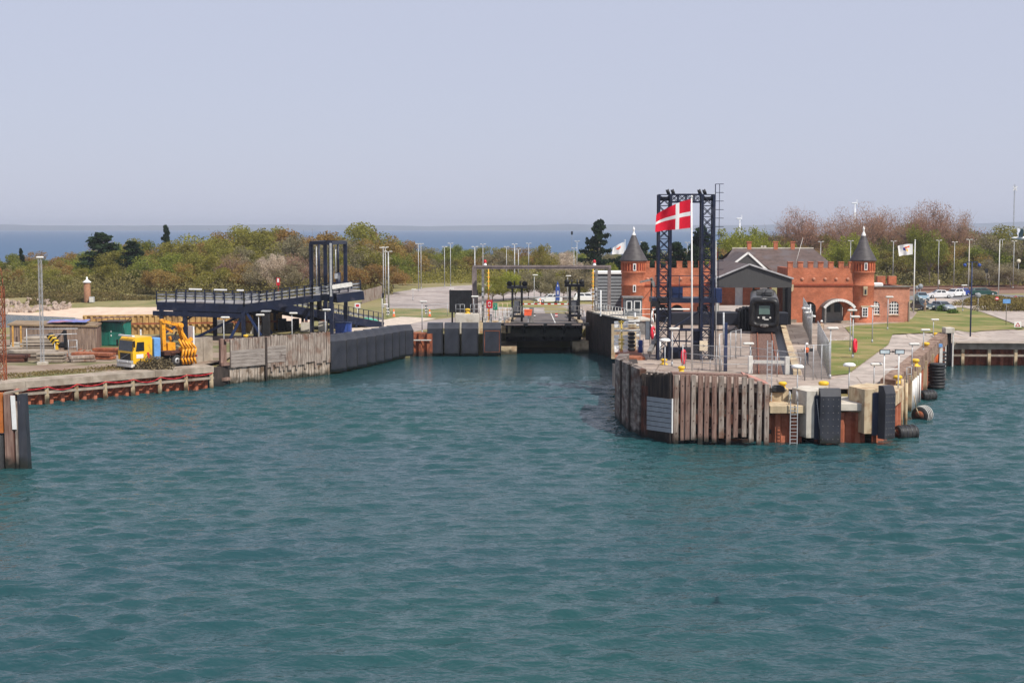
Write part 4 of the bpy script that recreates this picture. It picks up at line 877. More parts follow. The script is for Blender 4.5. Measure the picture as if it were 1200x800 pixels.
def container():
    p = G(130.5, 405.5); t = thing('green_shed', 'teal green steel site hut with two door halves', 'hut', p, R(-8))
    h = ztop(377.5, p.y) - p.z; w_ = 2.3; mb = MB(); mb.box((0, 1.3, h / 2), (w_, 2.6, h)); mb.build('hut_body', M['green'], t)
    mb = MB()
    for i in range(16): mb.box((-w_ / 2 + .1 + i * (w_ - .2) / 15, -.02, h / 2), (.06, .06, h - .2))
    mb.build('ribs', M['green'], t)
    mb = MB(); mb.box((.45, -.05, h / 2), (1.4, .06, h - .3)); o = mb.build('door', M['green'], t)
    for z in (h * .45, h * .62): mb = MB(); mb.box((.05, -.1, z), (.08, .05, .2)); q = mb.build('latch', M['white'], o)
    mb = MB(); mb.box((0, 1.2, h + .05), (w_ + .25, 2.9, .1)); mb.build('roof', M['wooddk'], t)
    mb = MB(); mb.bar((-1.6, -.3, h + .45), (2.6, -.5, h + .65), .9, .08); mb.bar((1.3, -.1, h - .3), (2.3, -.3, h + .5), .06); mb.build('roof_boards', M['wood2'], t)
container()
rrY = random.Random(21)
def slab_pile(u, v, n, w_, l, lab, rz=0, m='conc', nm='slab_stack'):
    p = G(u, v); t = thing(nm, lab, 'stack', p, rz); z = 0
    for i in range(n):
        h = rrY.uniform(.18, .3); mb = MB(); mb.box((rrY.uniform(-.1, .1), rrY.uniform(-.1, .1), z + h / 2 + .05), (w_ * rrY.uniform(.88, 1.05), l, h), rrY.uniform(-.05, .05), 0, .03); mb.build('slab', M[m], t); z += h + .06
slab_pile(47, 414, 6, 3.3, 2.0, 'tallest stack of pinkish grey concrete slabs behind the lattice mast', R(8))
slab_pile(38, 421, 3, 4.6, 1.4, 'long low stack of grey concrete slabs left of the lattice mast', R(-4))
slab_pile(61, 424.5, 3, 2.4, 1.3, 'short stack of square grey concrete slabs right of the lattice mast foot', R(3))
slab_pile(10, 413, 2, 2.6, 1.5, 'flat grey slabs by the left frame edge beside the water', R(0))
slab_pile(24, 411, 3, 1.8, 1.2, 'small stack of pale slabs next to the tallest stack', R(5), 'concpale')
slab_pile(109, 421, 2, 4.2, 1.2, 'scattered reddish timber planks lying in front of the green hut', R(-12), 'rustplate', 'plank_stack')
slab_pile(96, 424, 2, 2.6, 1.0, 'splayed grey planks lying left of the yellow truck', R(25), 'wood', 'plank_stack')
slab_pile(129, 415, 2, 3.6, 1.2, 'rusty steel beams lying behind the truck cab', R(-6), 'rust', 'beam_stack')
slab_pile(8, 424, 2, 4.0, 1.2, 'dark rusty beams lying near the red lattice mast', R(2), 'rustdk', 'beam_stack')
t = thing('tube_scaffold', 'galvanised tube scaffold frame round the slab stacks', 'scaffold', G(60, 418), 0, None, True)
for (u0, v0, u1, v1) in ((31, 385.5, 91, 385), (31, 393, 90, 391), (79, 399, 90, 398.5)):
    mb = MB(); mb.tube(A(u0, v0, 139), A(u1, v1, 138.5), .045, .045, 6); mb.build('ledger', M['galv'], t)
for u, v0 in ((31, 385), (64, 402), (80, 398), (90, 398)):
    mb = MB(); a = A(u, v0, 138.6); mb.tube(a, (a.x, a.y, 1.9), .045, .045, 6); mb.build('standard', M['galv'], t)
mb = MB()
for v in (407, 416): mb.tube(A(64 if v > 410 else 80, v, 138.5), A(90, v - 1, 138.5), .035, .035, 6)
mb.tube(A(10, 416, 137), A(48, 417.5, 136.5), .045, .045, 6); mb.build('rail', M['galv'], t)
t = thing('hazard_frame', 'yellow and black striped leaning frame in the yard', 'frame', G(67, 417), 0, None, True)
mb = MB(); p0 = A(58, 392, 140); p1 = A(68, 405, 139.5)
for i in range(8): a = p0.lerp(p1, i / 8); b = p0.lerp(p1, (i + 1) / 8); mb.bar(a, b, .5, .5, i % 2)
mb.build('striped_beam', [M['black'], M['yellow']], t)
mb = MB(); mb.bar(A(66, 397, 140), A(76, 387, 140), .14); mb.bar(A(76, 387, 140), A(77.5, 410, 140), .28); mb.bar(A(70, 404, 140), A(79, 404, 140), 1.2, .5); mb.build('dark_bracket', M['black'], t)
mb = MB(); mb.bar(A(66, 405, 139.3), A(66.5, 411, 139.3), .3); mb.build('yellow_foot', M['yellow'], t)
# debris
for i, (u, v, s_, m_) in enumerate(((72, 420, .5, 'rust'), (84, 419, .4, 'wood'), (90, 422, .5, 'galv'), (104, 417, .5, 'rustplate'), (80, 423, .4, 'wood2'), (99, 414, .4, 'rust'))):
    q = G(u, v); mb = MB(); rr2 = random.Random(i)
    for k in range(5): mb.bar((rr2.uniform(-.6, .6), rr2.uniform(-.3, .3), .06 + k * .07), (rr2.uniform(-.8, .8), rr2.uniform(-.3, .3), .1 + k * .08), .16, .07)
    o = mb.build('scrap_heap', M[m_]); o.location = q; tag(o, ['rust red', 'grey', 'silvery', 'orange', 'brown', 'small rusty'][i] + ' heap of scrap between the slab stacks and the yellow truck', 'scrap heap')
# lattice mast
def lattice(mb, c, w_, d_, z0, z1, step, r0, r1, mi=0):
    cs = [(c[0] - w_ / 2, c[1] - d_ / 2), (c[0] + w_ / 2, c[1] - d_ / 2), (c[0] + w_ / 2, c[1] + d_ / 2), (c[0] - w_ / 2, c[1] + d_ / 2)]
    for x, y in cs: mb.bar((x, y, z0), (x, y, z1), r0 * 2, r0 * 2, mi)
    n = max(1, round((z1 - z0) / step)); h = (z1 - z0) / n
    for k in range(n):
        a = z0 + k * h; b = a + h
        for i in range(4):
            p, q = cs[i], cs[(i + 1) % 4]
            mb.bar((*p, a), (*q, b), r1 * 2, r1 * 2, mi); mb.bar((*q, a), (*p, b), r1 * 2, r1 * 2, mi); mb.bar((*p, b), (*q, b), r1 * 2, r1 * 2, mi)
p = G(50, 427); zt_ = ztop(303, p.y)
t = thing('lattice_lamp_mast', 'slim grey lattice lamp mast in the yard with a flat white head', 'lamp mast', p)
mb = MB(); lattice(mb, (0, 0), .26, .26, 0, zt_ - p.z, .6, .016, .008); mb.build('lattice', M['galv'], t)
mb = MB(); mb.box((0, 0, zt_ - p.z + .12), (.6, .4, .16), 0, 0, .04); mb.build('lamp_head', M['white'], t)
mb = MB(); mb.box((0, 0, .1), (.8, .8, .3)); mb.build('base', M['concpale'], t)
p = G(3.5, 447); t = thing('red_lattice_mast', 'rust red lattice crane mast at the left frame edge', 'mast', p)
mb = MB(); lattice(mb, (-.1, 0), .62, .6, 0, 7.8, .95, .035, .02); mb.build('lattice', M['rust'], t)
mb = MB(); pts = [(-.4 + .05, 0, 7.8)] + [(-.1 + .31 * math.cos(a), 0, 7.8 + 1.6 * math.sin(a)) for a in np.linspace(PI, 0, 9)]; mb.pipe(pts, .035); mb.build('hoop', M['rust'], t)
# ---- truck
def truck():
    p = P(198.5, 428.5, 1.97); fw = Vector((-.69, -.724)); rz = math.atan2(fw.y, fw.x)
    t = thing('crane_truck', 'yellow lorry with an orange folded loading crane on the left quay', 'truck', (p.x, p.y, 1.97), rz)
    # local: +x forward, +y left side of truck (which faces camera-right? right side is -y)
    mb = MB(); prof = [(2.55, .55), (4.45, .55), (4.5, 1.5), (4.35, 2.55), (4.1, 2.85), (2.6, 2.9), (2.5, 2.7)]
    mb.extr([(a, b) for a, b in prof], (0, -1.22, 0), (1, 0, 0), (0, 0, 1), (0, 2.44, 0)); cab = mb.build('cab', M['truck_y'], t)
    mb = MB(); mb.extr([(4.455, 1.66), (4.5, 1.66), (4.37, 2.56), (4.325, 2.56)], (.02, -1.1, 0), (1, 0, 0), (0, 0, 1), (0, 2.2, 0)); mb.build('windscreen', M['glass'], cab)
    for y in (-1.235, 1.235): 
        mb = MB(); mb.extr([(3.35, 1.65), (4.2, 1.65), (4.05, 2.45), (3.35, 2.45)], (0, y - .015, 0), (1, 0, 0), (0, 0, 1), (0, .03, 0)); mb.build('side_window', M['glass'], cab)
        mb = MB(); mb.box((3.8, y, 1.2), (.7, .02, .35)); mb.build('door_lettering', M['white'], cab)
        mb = MB(); mb.extr([(2.65, .95), (2.95, .95), (3.1, 1.5), (2.9, 1.5)], (0, y - .012, 0), (1, 0, 0), (0, 0, 1), (0, .024, 0)); mb.build('red_stripe', M['red'], cab)
    mb = MB(); mb.box((4.5, 0, 1.15), (.06, 1.7, .62)); mb.build('grille', M['black'], cab)
    mb = MB(); mb.bar((4.545, -.75, .9), (4.545, .6, 1.42), .02, .06, 0, (1, 0, 0)); mb.build('grille_bar', M['galv'], cab)
    mb = MB(); mb.box((4.52, 0, .72), (.3, 2.4, .24)); mb.build('bumper', M['galv'], t)
    mb = MB(); mb.box((4.48, 0, .4), (.35, 2.4, .3)); mb.build('lower_bumper', M['offwhite'], t)
    mb = MB(); mb.box((4.69, 0, .74), (.03, 1.3, .2)); mb.build('number_plate', M['white'], t)
    for y in (-.95, .95): mb = MB(); mb.box((4.69, y, .74), (.03, .3, .17)); mb.build('headlight', M['white'], t)
    mb = MB(); mb.box((4.35, 0, 3.0), (.25, 2.3, .12)); mb.build('sun_visor', M['white'], cab)
    for y in (-1.4, 1.4): mb = MB(); mb.box((4.45, y, 2.3), (.1, .16, .55)); mb.bar((4.4, y, 2.6), (4.3, y * .85, 2.6), .03); mb.build('mirror', M['black'], cab)
    mb = MB(); mb.box((.3, 0, .95), (4.9, .9, .28)); mb.build('chassis', M['black'], t)
    mb = MB(); mb.tube((2.35, -.9, .9), (2.35, -.9, 3.4), .08, .08, 8); mb.build('exhaust', M['galv'], t)
    for x in (3.25, -.1, -1.4):
        for y in (-1.02, 1.02):
            mb = MB(); mb.lathe([(.28, -.16), (.5, -.16), (.54, -.08), (.54, .08), (.5, .16), (.28, .16)], (x, y, .54), 20, 0, Matrix.Rotation(PI / 2, 4, 'X')); wh = mb.build('wheel', M['rubber'], t)
            mb = MB(); mb.lathe([(0, -.1), (.28, -.12), (.28, .12), (0, .1)], (x, y * 1.05, .54), 14, 0, Matrix.Rotation(PI / 2, 4, 'X')); mb.build('rim', M['galv'] if x < 0 else M['rust'], wh)
    for y in (-1.02, 1.02):
        mb = MB(); mb.pipe([(.55, y, .75), (.5, y, 1.15), (-.1, y, 1.25), (-1.4, y, 1.25), (-1.95, y, 1.15), (-2.05, y, .75)], .05); mb.build('mudguard', M['black'], t)
    mb = MB(); mb.box((1.75, .35, 1.75), (.7, 1.0, 1.9), 0, 0, .05); mb.build('blue_tank', M['ltblue'], t)
    mb = MB(); mb.box((1.0, -.6, 1.6), (.3, .5, 1.2)); mb.box((1.9, -1.0, 1.9), (.2, .3, 1.0)); mb.build('control_unit', M['galv'], t)
    mb = MB(); mb.box((.6, 0, 1.25), (1.2, 2.2, .35)); mb.box((-.8, 0, 1.3), (2.7, 2.4, .12)); mb.build('platform', M['rustdk'], t)
    # crane
    cr = [((.15, -.3, 1.3), (.35, -.2, 4.15), .36), ((.3, -.2, 4.1), (-2.1, -.5, 3.6), .26), ((.2, -.5, 3.75), (-1.3, -.7, 3.05), .2), ((-2.1, -.5, 3.6), (-3.4, -.9, 1.0), .34), ((-1.2, -1.0, 2.6), (-1.6, -1.1, 1.9), .2)]
    mb = MB()
    cx_ = lambda p: (p[0] * .8 + .25, p[1], p[2])
    for a, b, w_ in cr: mb.bar(cx_(a), cx_(b), w_, w_)
    mb.tube((.53, -.5, 4.1), (.53, .1, 4.1), .2, .2, 10); mb.tube((-1.43, -.8, 3.6), (-1.43, -.1, 3.6), .24, .24, 10); mb.build('crane_boom', M['orange'], t)
    mb = MB(); mb.tube((-.4, -.6, 1.6), (-1.3, -.75, 3.0), .09, .09, 8); mb.tube((-1.5, -.8, 3.3), (-2.3, -.9, 2.0), .08, .08, 8); mb.build('hydraulic_ram', M['black'], t)
    mb = MB(); mb.box((-.25, -.4, 1.75), (.8, .9, .7)); mb.bar((-.4, 1.1, 1.5), (-1.6, 1.3, 2.5), .3); mb.bar((-1.2, .4, 2.9), (-1.7, 1.4, 1.2), .22); mb.build('crane_base', M['orange'], t)
    mb = MB()
    for k in range(5):
        x = -.2 - k * .33; mb.pipe([(x, 1.3, 2.5 - .1 * k), (x - .3, 1.6, 1.6), (x - .15, 1.5, .8), (x - .4, 1.4, .2)], .11, 5)
    mb.build('grapple', M['orange'], t)
    mb = MB()
    for k in range(7): mb.pipe([(-.2 - k * .12, -.9, 1.4 + .1 * k), (-.7 - .3 * k, -1.0, 1.9 - .1 * (k % 3)), (-1.6 - .2 * k, -.9, 1.3)], .03, 5)
    mb.build('hoses', M['black'], t)
    mb = MB(); mb.box((-2.0, .6, 2.6), (.15, .8, 1.9)); mb.build('white_board', M['white'], t)
    for y in (-1.0, 1.0): mb = MB(); mb.box((-2.2, y, .85), (.06, .35, .15)); mb.build('tail_light', M['red'], t)
    mb = MB(); mb.pipe([(.6, -1.3, 1.2), (.9, -1.35, .4), (.55, -1.35, .05)], .06); mb.build('stabiliser', M['galv'], t)
truck()
# brown dry shrubs on the quay before the truck
def shrub_mesh(name, n, rx, ry, rz_, m, seed, leaf=.07, twig=True):
    r = np.random.RandomState(seed); mb = MB()
    for i in range(n):
        d = r.normal(size=3); d /= np.linalg.norm(d); rad = r.rand() ** .45; c = Vector((d[0] * rx * rad, d[1] * ry * rad, abs(d[2]) * rz_ * rad)); a = Vector(r.normal(size=3)).normalized(); b = a.cross(Vector(r.normal(size=3))).normalized(); l = leaf * r.uniform(.7, 1.6)
        mb.add([c - a * l * (2 if twig else 1) , c + b * l * .6, c + a * l * (2 if twig else 1), c - b * l * .6], [(0, 1, 2, 3)])
    return mb
M['dryshrub'] = mat('dry_shrub', (.1, .075, .04), .9, .3, 3, col2=(.2, .16, .09))
for i, (u, v, w_) in enumerate(((176, 434, 1.2), (188, 433.5, 1.4), (166, 434, .7))):
    o = shrub_mesh('dry_shrub', 700, w_, .5, 1.5 - .3 * i, M['dryshrub'], i, .06).build('dry_shrub', M['dryshrub']); o.location = G(u, v); tag(o, ['brown leafless shrub in front of the truck side', 'widest dry brown shrub below the folded crane', 'small dry shrub beside the front wheel of the truck'][i], 'shrub')
# brick light tower at the beach
p = G(102.5, 354); h = ztop(331, p.y) - p.z
t = thing('brick_beacon', 'small round brick beacon tower with a white cap among the dunes', 'beacon', p)
mb = MB(); mb.lathe([(.58, 0), (.55, h), (0, h)], (0, 0, 0), 18); mb.build('shaft', mat('tan_brick', (.27, .14, .08), .9, .2, 3), t)
mb = MB(); mb.lathe([(.72, h), (.72, h + .12), (.5, h + .25), (.15, h + .55), (.15, h + .9), (0, h + 1.05)], (0, 0, 0), 18); mb.build('cap', M['white'], t)
p = G(107.8, 354.5); t = thing('grey_cabinet', 'small light grey cabinet beside the brick beacon', 'cabinet', p); mb = MB(); mb.box((0, 0, .5), (.85, .6, 1.0), 0, 0, .04); mb.build('cabinet_body', M['galv'], t); mb = MB(); mb.box((0, -.31, .5), (.7, .03, .8)); mb.build('door', M['offwhite'], t)
# rocks
rocks = []
for k in range(3):
    bm = bmesh.new(); bmesh.ops.create_icosphere(bm, subdivisions=2, radius=.5)
    for v in bm.verts:
        n_ = mnoise.noise(v.co * 2.3 + Vector((k * 7, 0, 0))); v.co *= 1 + .55 * n_; v.co.z *= .75
        for ax in range(3): v.co[ax] = round(v.co[ax] * 5) / 5 * .6 + v.co[ax] * .4
    me = bpy.data.meshes.new('rock'); bm.to_mesh(me); bm.free(); me.materials.append(M['rock']); rocks.append(me)
rr = random.Random(5)
for i in range(150):
    u = rr.uniform(-14, 82); t_ = rr.random(); v = 358.5 + 6.5 * t_ - max(0, (u - 60)) * .1; q = G(u, v); q.z = max(q.z, .1) + .1
    o = bpy.data.objects.new('rock', rocks[i % 3]); C.objects.link(o); o.location = q; s_ = rr.uniform(.5, 1.35); o.scale = (s_ * 1.3, s_, s_ * .8); o.rotation_euler = (rr.random() * 6, rr.random() * 6, rr.random() * 6)
    tag(o, 'pale pinkish boulder in the rock revetment along the beach', 'rock', 'boulders of the beach revetment')
# ================================================================ PIER HEAD
pw = thing('pier_timber_wall', 'curved pier head wall of separate upright timber piles with dark panels and a grey steel plate', 'quay wall', (14, 98, 0), 0, None, True)
YB = 96.2
def pp(u, vb):   # foot on the water for pixel column u
    return P(u, vb, 0)
# mottled panels on the left flank
edges = [(720.5, 488), (728, 497), (738, 505), (749.5, 509.5)]
tops_ = [420, 423, 428, 433]
for i in range(3):
    a = pp(*edges[i]); b = pp(*edges[i + 1]); d = (b - a).normalized(); o = Vector((-d.y, d.x, 0)) * .5
    mb = MB(); za = ztop(tops_[i], a.y); zb = ztop(tops_[i + 1], b.y); b2 = b - d * .05
    mb.hexa([Vector((a.x, a.y, -1)), Vector((b2.x, b2.y, -1)), Vector((b2.x + o.x, b2.y + o.y, -1)), Vector((a.x + o.x, a.y + o.y, -1)), Vector((a.x, a.y, za)), Vector((b2.x, b2.y, zb)), Vector((b2.x + o.x, b2.y + o.y, zb)), Vector((a.x + o.x, a.y + o.y, za))])
    mb.build('mottled_panel', M['woodpanel'], pw)
for i in (1, 2):
    a = pp(*edges[i]); mb = MB(); mb.box((a.x, a.y - .02, (ztop(tops_[i], a.y) - 1) / 2 + .05), (.14, .2, ztop(tops_[i], a.y) + 1.1), -.7); mb.build('seam_post', M['wooddk'], pw)
a = pp(720.5, 488); b = Vector((8.6, 113.5, 0)); mb = MB(); wseg(mb, b, a, -.8, -1, 4.5); mb.build('side_panel', M['woodpanel'], pw)
mb = MB(); a = pp(750.5, 508.5); mb.tube((a.x, a.y - .1, -1), (a.x, a.y - .1, ztop(434, a.y)), .14, .14, 8); a = pp(748.3, 508); mb.tube((a.x, a.y - .05, -1), (a.x, a.y - .05, ztop(434, a.y)), .1, .1, 8); mb.build('guide_post', M['dkgalv'], pw)
pc = [(752, 509.5), (760, 513), (772, 516.5), (786, 519)]; pcz = [436, 437.5, 438.5, 438.5]
r9 = random.Random(9)
for i in range(14):
    t = i / 13; u = 753 + 33 * t; vb = np.interp(u, [p[0] for p in pc], [p[1] for p in pc]); a = pp(u, vb); z = ztop(437, a.y) + r9.uniform(-.12, .08)
    mb = MB(); mb.box((a.x, a.y + .1, (z - 1) / 2), (.15, .22, z + 1), -.3); mb.build('dark_plank', M['wooddk'], pw)
mb = MB(); ng = 4; vs = []; 
for k in range(ng + 1):
    u = 751.5 + 34.5 * k / ng; vb = np.interp(u, [p[0] for p in pc], [p[1] for p in pc]); a = pp(u, vb); a.y -= .3; zt_ = ztop(np.interp(u, [751, 786], [462.5, 467]), a.y); zb_ = ztop(np.interp(u, [751, 786], [502, 507]), a.y)
    vs.append((a.x, a.y, zb_, zt_))
for j in range(7):
    f0, f1 = j / 7, (j + 1) / 7 - .018; n = len(vs); q = [Vector((s[0], s[1] + y, s[2] + (s[3] - s[2]) * f)) for f, y in ((f0, -.06), (f1, -.06), (f1, .02), (f0, .02)) for s in vs]
    mb.add(q, [(r * n + i, r * n + i + 1, (r + 1) % 4 * n + i + 1, (r + 1) % 4 * n + i) for r in range(4) for i in range(n - 1)] + [(0, n, 2 * n, 3 * n), (n - 1, 4 * n - 1, 3 * n - 1, 2 * n - 1)])
mb.build('steel_plate', M['steelpanel'], pw)
mb = MB(); a = vs[-1]; mb.box((a[0] + .05, a[1] - .05, (a[2] + a[3]) / 2), (.09, .14, a[3] - a[2])); mb.build('plate_edge', M['white'], pw)
# separate piles
pu = [789.3, 792, 799, 805.4, 812, 820, 827.4, 835.8, 844, 853, 861.3, 871, 879, 889, 897.3]
for i, u in enumerate(pu):
    vb = np.interp(u, [787, 850, 900], [518.5, 521, 522.5]); a = pp(u, vb); z = ztop(np.interp(u, [787, 870, 882, 902], [438.5, 441, 443.5, 451.5]), a.y)
    zb = -1 if i in (0, 14) or i % 4 == 1 else ztop(np.interp(u, [787, 840, 845, 875, 880, 900], [513, 517, 510, 512, 517, 517]), a.y) + r9.uniform(-.1, .05)
    w_ = .2 if i == 0 else .32 + r9.uniform(-.03, .02)
    mb = MB(); lean = r9.uniform(-.04, .04); y = a.y - .1
    mb.hexa([Vector(q) for q in ((a.x - w_ / 2 + lean, y - .17, zb), (a.x + w_ / 2 + lean, y - .17, zb), (a.x + w_ / 2 + lean, y + .17, zb), (a.x - w_ / 2 + lean, y + .17, zb), (a.x - w_ / 2, y - .17, z), (a.x + w_ / 2, y - .17, z), (a.x + w_ / 2, y + .17, z), (a.x - w_ / 2, y + .17, z))])
    o = mb.build('timber_pile', M['wood2'] if i in (0, 2, 3, 5, 6, 7, 9, 10) else M['wood'], pw)
    mb = MB()
    for k in range(3): mb.tube((a.x, y - .16, zb + (z - zb) * (.3 + .27 * k)), (a.x, y - .2, zb + (z - zb) * (.3 + .27 * k)), .04, .04, 6)
    wpart('bolt', mb, M['rustdk'], o)
x0 = A(752, 440, 98).x; x1 = A(902, 440, 97).x
mb = MB(); mb.sheet_piles([(x0, 98.3), (A(800, 440, 97.2).x, 97.4), (x1, 96.8)], -1.5, 3.6, 1.1, .3); mb.build('back_sheet_piling', M['rustdk'], pw)
for z in (3.5, 2.0, .7):
    mb = MB(); mb.bar((A(788, 440, 96.6).x, 96.75, z), (x1, 96.1, z), .25, .3); mb.build('waling', M['wooddk'], pw)
mb = MB(); mb.bar((A(842, 440, 96).x, 95.9, .1), (A(880, 440, 96).x, 95.7, .05), .25, .3); mb.build('rusty_waling', M['rust'], pw)
mb = MB(); ta = A(787, 438, 96.8); tb = A(876, 441, 96.3); mb.hexa([ta + Vector((0, -.35, -.02)), tb + Vector((0, -.35, -.02)), tb + Vector((0, .7, -.02)), ta + Vector((0, .7, -.02)), ta + Vector((0, -.35, .12)), tb + Vector((0, -.35, .12)), tb + Vector((0, .7, .12)), ta + Vector((0, .7, .12))]); mb.build('cap_beam', M['wood2'], pw)
mb = MB(); tc_ = A(903, 452, 95.8)
mb.hexa([tb + Vector((-.3, 0, .0)), tc_ + Vector((0, 0, -.1)), tc_ + Vector((0.0, 2.2, .0)), tb + Vector((-.3, .9, .1)), tb + Vector((-.3, 0, .16)), tc_ + Vector((0, 0, .04)), tc_ + Vector((.0, 2.2, .14)), tb + Vector((-.3, .9, .24))]); mb.build('sloping_plate', mat('pink_rust', (.4, .2, .16), .9, .12, 2), pw)
# raised timber apron between deck and wall top at left
ap = thing('timber_apron', 'rough timber and concrete apron along the top of the left pier wall', 'apron', (10, 103, 3), 0, None, True)
q = [(8.1, 110.2), (8.0, 112.8), (11.5, 112.5), (14.6, 104), (17.5, 99.8), (17.5, 97.2), (12.6, 99.2), (10.4, 102.4), (8.5, 106.5)]
mb = MB(); mb.prism(q, 2.0, 3.75); mb.build('apron_body', M['deck'], ap)
mb = MB(); rr = random.Random(12)
for i in range(26):
    t = i / 25; u = 739 + 50 * t; v = np.interp(u, [720, 738, 750, 760, 787], [420, 427, 432.5, 435, 438]) ; c = A(u, v, np.interp(u, [738, 750, 787], [102.5, 100.3, 97]))
    mb.bar(c + Vector((-.2, 0, -.05)), c + Vector((.15 + rr.uniform(-.1, .1), 1.0 + rr.uniform(0, .6), -.02 + rr.uniform(-.08, .06))), .17, .14)
mb.build('plank_ends', M['wood'], ap)
# rust plate and stepped racks behind
t = thing('rust_plate', 'flat rust coloured steel plate left of the lattice tower', 'steel plate', A(735, 417, 122), 0, None, True)
a = G(721, 413); b = G(748, 413); c = G(756, 422); d = G(721, 422); h = Vector((0, 0, .25)); mb = MB(); mb.hexa([d, c, b, a, d + h, c + h, b + h, a + h]); mb.build('plate', M['rustplate'], t)
mb = MB(); 
for k in range(3): p = a.lerp(b, .2 + .3 * k); mb.tube(p + h, p + h + Vector((0, 0, .1)), .06, .06, 6)
mb.build('studs', M['rustdk'], t)
t = thing('stepped_rack', 'two rows of white stepped plates with yellow hoses between them, left of the signboard', 'fender rack', G(730, 411), 0, None, True)
for k, u in enumerate((723.5, 734)):
    mb = MB()
    for i in range(9):
        v = 378 + i * 4.1
        if 386 < v < 391: continue
        Y = 128 - i * .5; c = A(u, v, Y); mb.extr([(0, 0), (.45, .05), (.4, .28), (-.02, .23)], c + Vector((-.25, 0, -.15)), (1, 0, 0), (0, 0, 1), (0, .5, 0))
    mb.build('white_plates', M['white'], t)
mb = MB(); mb.pipe([A(728, 376, 127.5), A(728.5, 390, 126), A(729, 403, 124.5), A(728, 411, 123.7)], .07); 
for v in (377, 398, 402.5): c = A(728, v, 125); mb.box(c, (.5, .3, .12))
mb.build('yellow_hose', mat('dull_yellow', (.5, .36, .06), .6, .3), t)
mb = MB()
for i in range(5): c = A(740, 391 + i * 4.6, 125 - i * .4); mb.box(c, (.55, .6, .3), .2, 0, .08)
mb.build('black_steps', M['black'], t)
mb = MB(); mb.bar(A(720, 387.5, 126), A(750, 387, 126), .3, .16); mb.build('white_beam', M['offwhite'], t)
mb = MB(); mb.box(A(731, 400, 131), (2.3, .2, 3.2)); mb.build('back_frame', M['conctan'], t)
t = thing('walkway_platform', 'pale walkway with railing on top of the right berth wall', 'walkway', (11, 150, 4.6), 0, None, True)
a = A(690, 369, 158); b = A(727, 373, 150); mb = MB(); mb.hexa([Vector((9.3, 164, 4.7)), Vector((12.2, 150, 4.7)), Vector((15, 150, 4.7)), Vector((13, 166, 4.7)), Vector((9.3, 164, 4.85)), Vector((12.2, 150, 4.85)), Vector((15, 150, 4.85)), Vector((13, 166, 4.85))]); mb.build('floor', M['concpale'], t)
mb = MB(); mb.box((13.3, 150.3, 3.9), (2.6, .3, 1.5)); mb.build('front_face', M['dkgalv'], t)
railing(t, [(9.4, 164, 4.85), (12.2, 150.2, 4.85), (14.9, 150.2, 4.85)], 1.1, 1.2, 1, .03, M['offwhite'])
t = thing('white_machine', 'tangle of white pipes and valves in front of the grey control cabin', 'machinery', (17.5, 140, 3.2), 0, None, True)
rr = random.Random(31)
for i in range(9):
    v = 372 + i * 4; c = A(743 + rr.uniform(-2, 2), v, 132); mb = MB(); mb.bar(c + Vector((-.5, 0, 0)), c + Vector((.55, 0, rr.uniform(-.05, .05))), .3, .16); mb.build('pipe_section', M['white'] if i % 3 else M['conctan'], t)
mb = MB(); mb.tube(A(750, 388, 130), (A(750, 388, 130).x, 130, 3.2), .06, .06, 6); mb.tube(A(744, 366, 132), (A(744, 366, 132).x, 132, 3.2), .12, .12, 6); mb.build('support', M['galv'], t)
p = G(750.5, 416); t = thing('blue_drum', 'blue and grey hose drum by the rust plate', 'hose reel', p)
mb = MB(); mb.lathe([(.16, 0), (.2, .1), (.2, .5), (.16, .6), (.2, .7), (.2, 1.1), (.1, 1.15)], (0, 0, .2), 12); mb.build('drum', M['blue'], t); mb = MB(); mb.tube((-.24, 0, 0), (-.24, 0, 1.5), .03); mb.tube((.24, 0, 0), (.24, 0, 1.5), .03); mb.build('stand', M['galv'], t)
# cabin
a = A(731.5, 349, 156); b = A(752.5, 372, 156)
t = thing('control_cabin', 'small grey control cabin with white framed windows in front of the left brick tower', 'cabin', ((a.x + b.x) / 2, 156, 3.2))
w_ = b.x - a.x; zc = a.z - 3.2
mb = MB(); mb.box((0, .9, zc / 2), (w_, 1.8, zc)); mb.build('cabin_body', mat('cabin_grey', (.13, .14, .15), .6, .15), t); mb = MB(); mb.box((0, .85, zc + .06), (w_ + .3, 2.2, .14)); mb.build('roof', M['dkgalv'], t)
for x0_, x1_ in ((-.75, -.15), (.1, .85)):
    mb = MB(); mb.box(((x0_ + x1_) / 2, -.02, zc - .85), (x1_ - x0_, .06, 1.1)); f = mb.build('window', M['white'], t); mb = MB(); mb.box(((x0_ + x1_) / 2, -.055, zc - .85), (x1_ - x0_ - .18, .03, .9)); mb.build('pane', M['glass'], f)
a = A(759, 387, 124); t = thing('white_notice_board', 'narrow upright white board on a post left of the lattice tower', 'sign', (a.x, 124, 3.2))
h = a.z - 3.2; mb = MB(); mb.box((0, 0, h), (.32, .06, 1.55)); mb.build('board', mat('pale_board', (.55, .62, .62), .5), t); mb = MB(); mb.box((0, .035, h), (.42, .04, 1.65)); mb.tube((.2, 0, 0), (.2, 0, h), .035); mb.build('frame', M['dkgalv'], t)
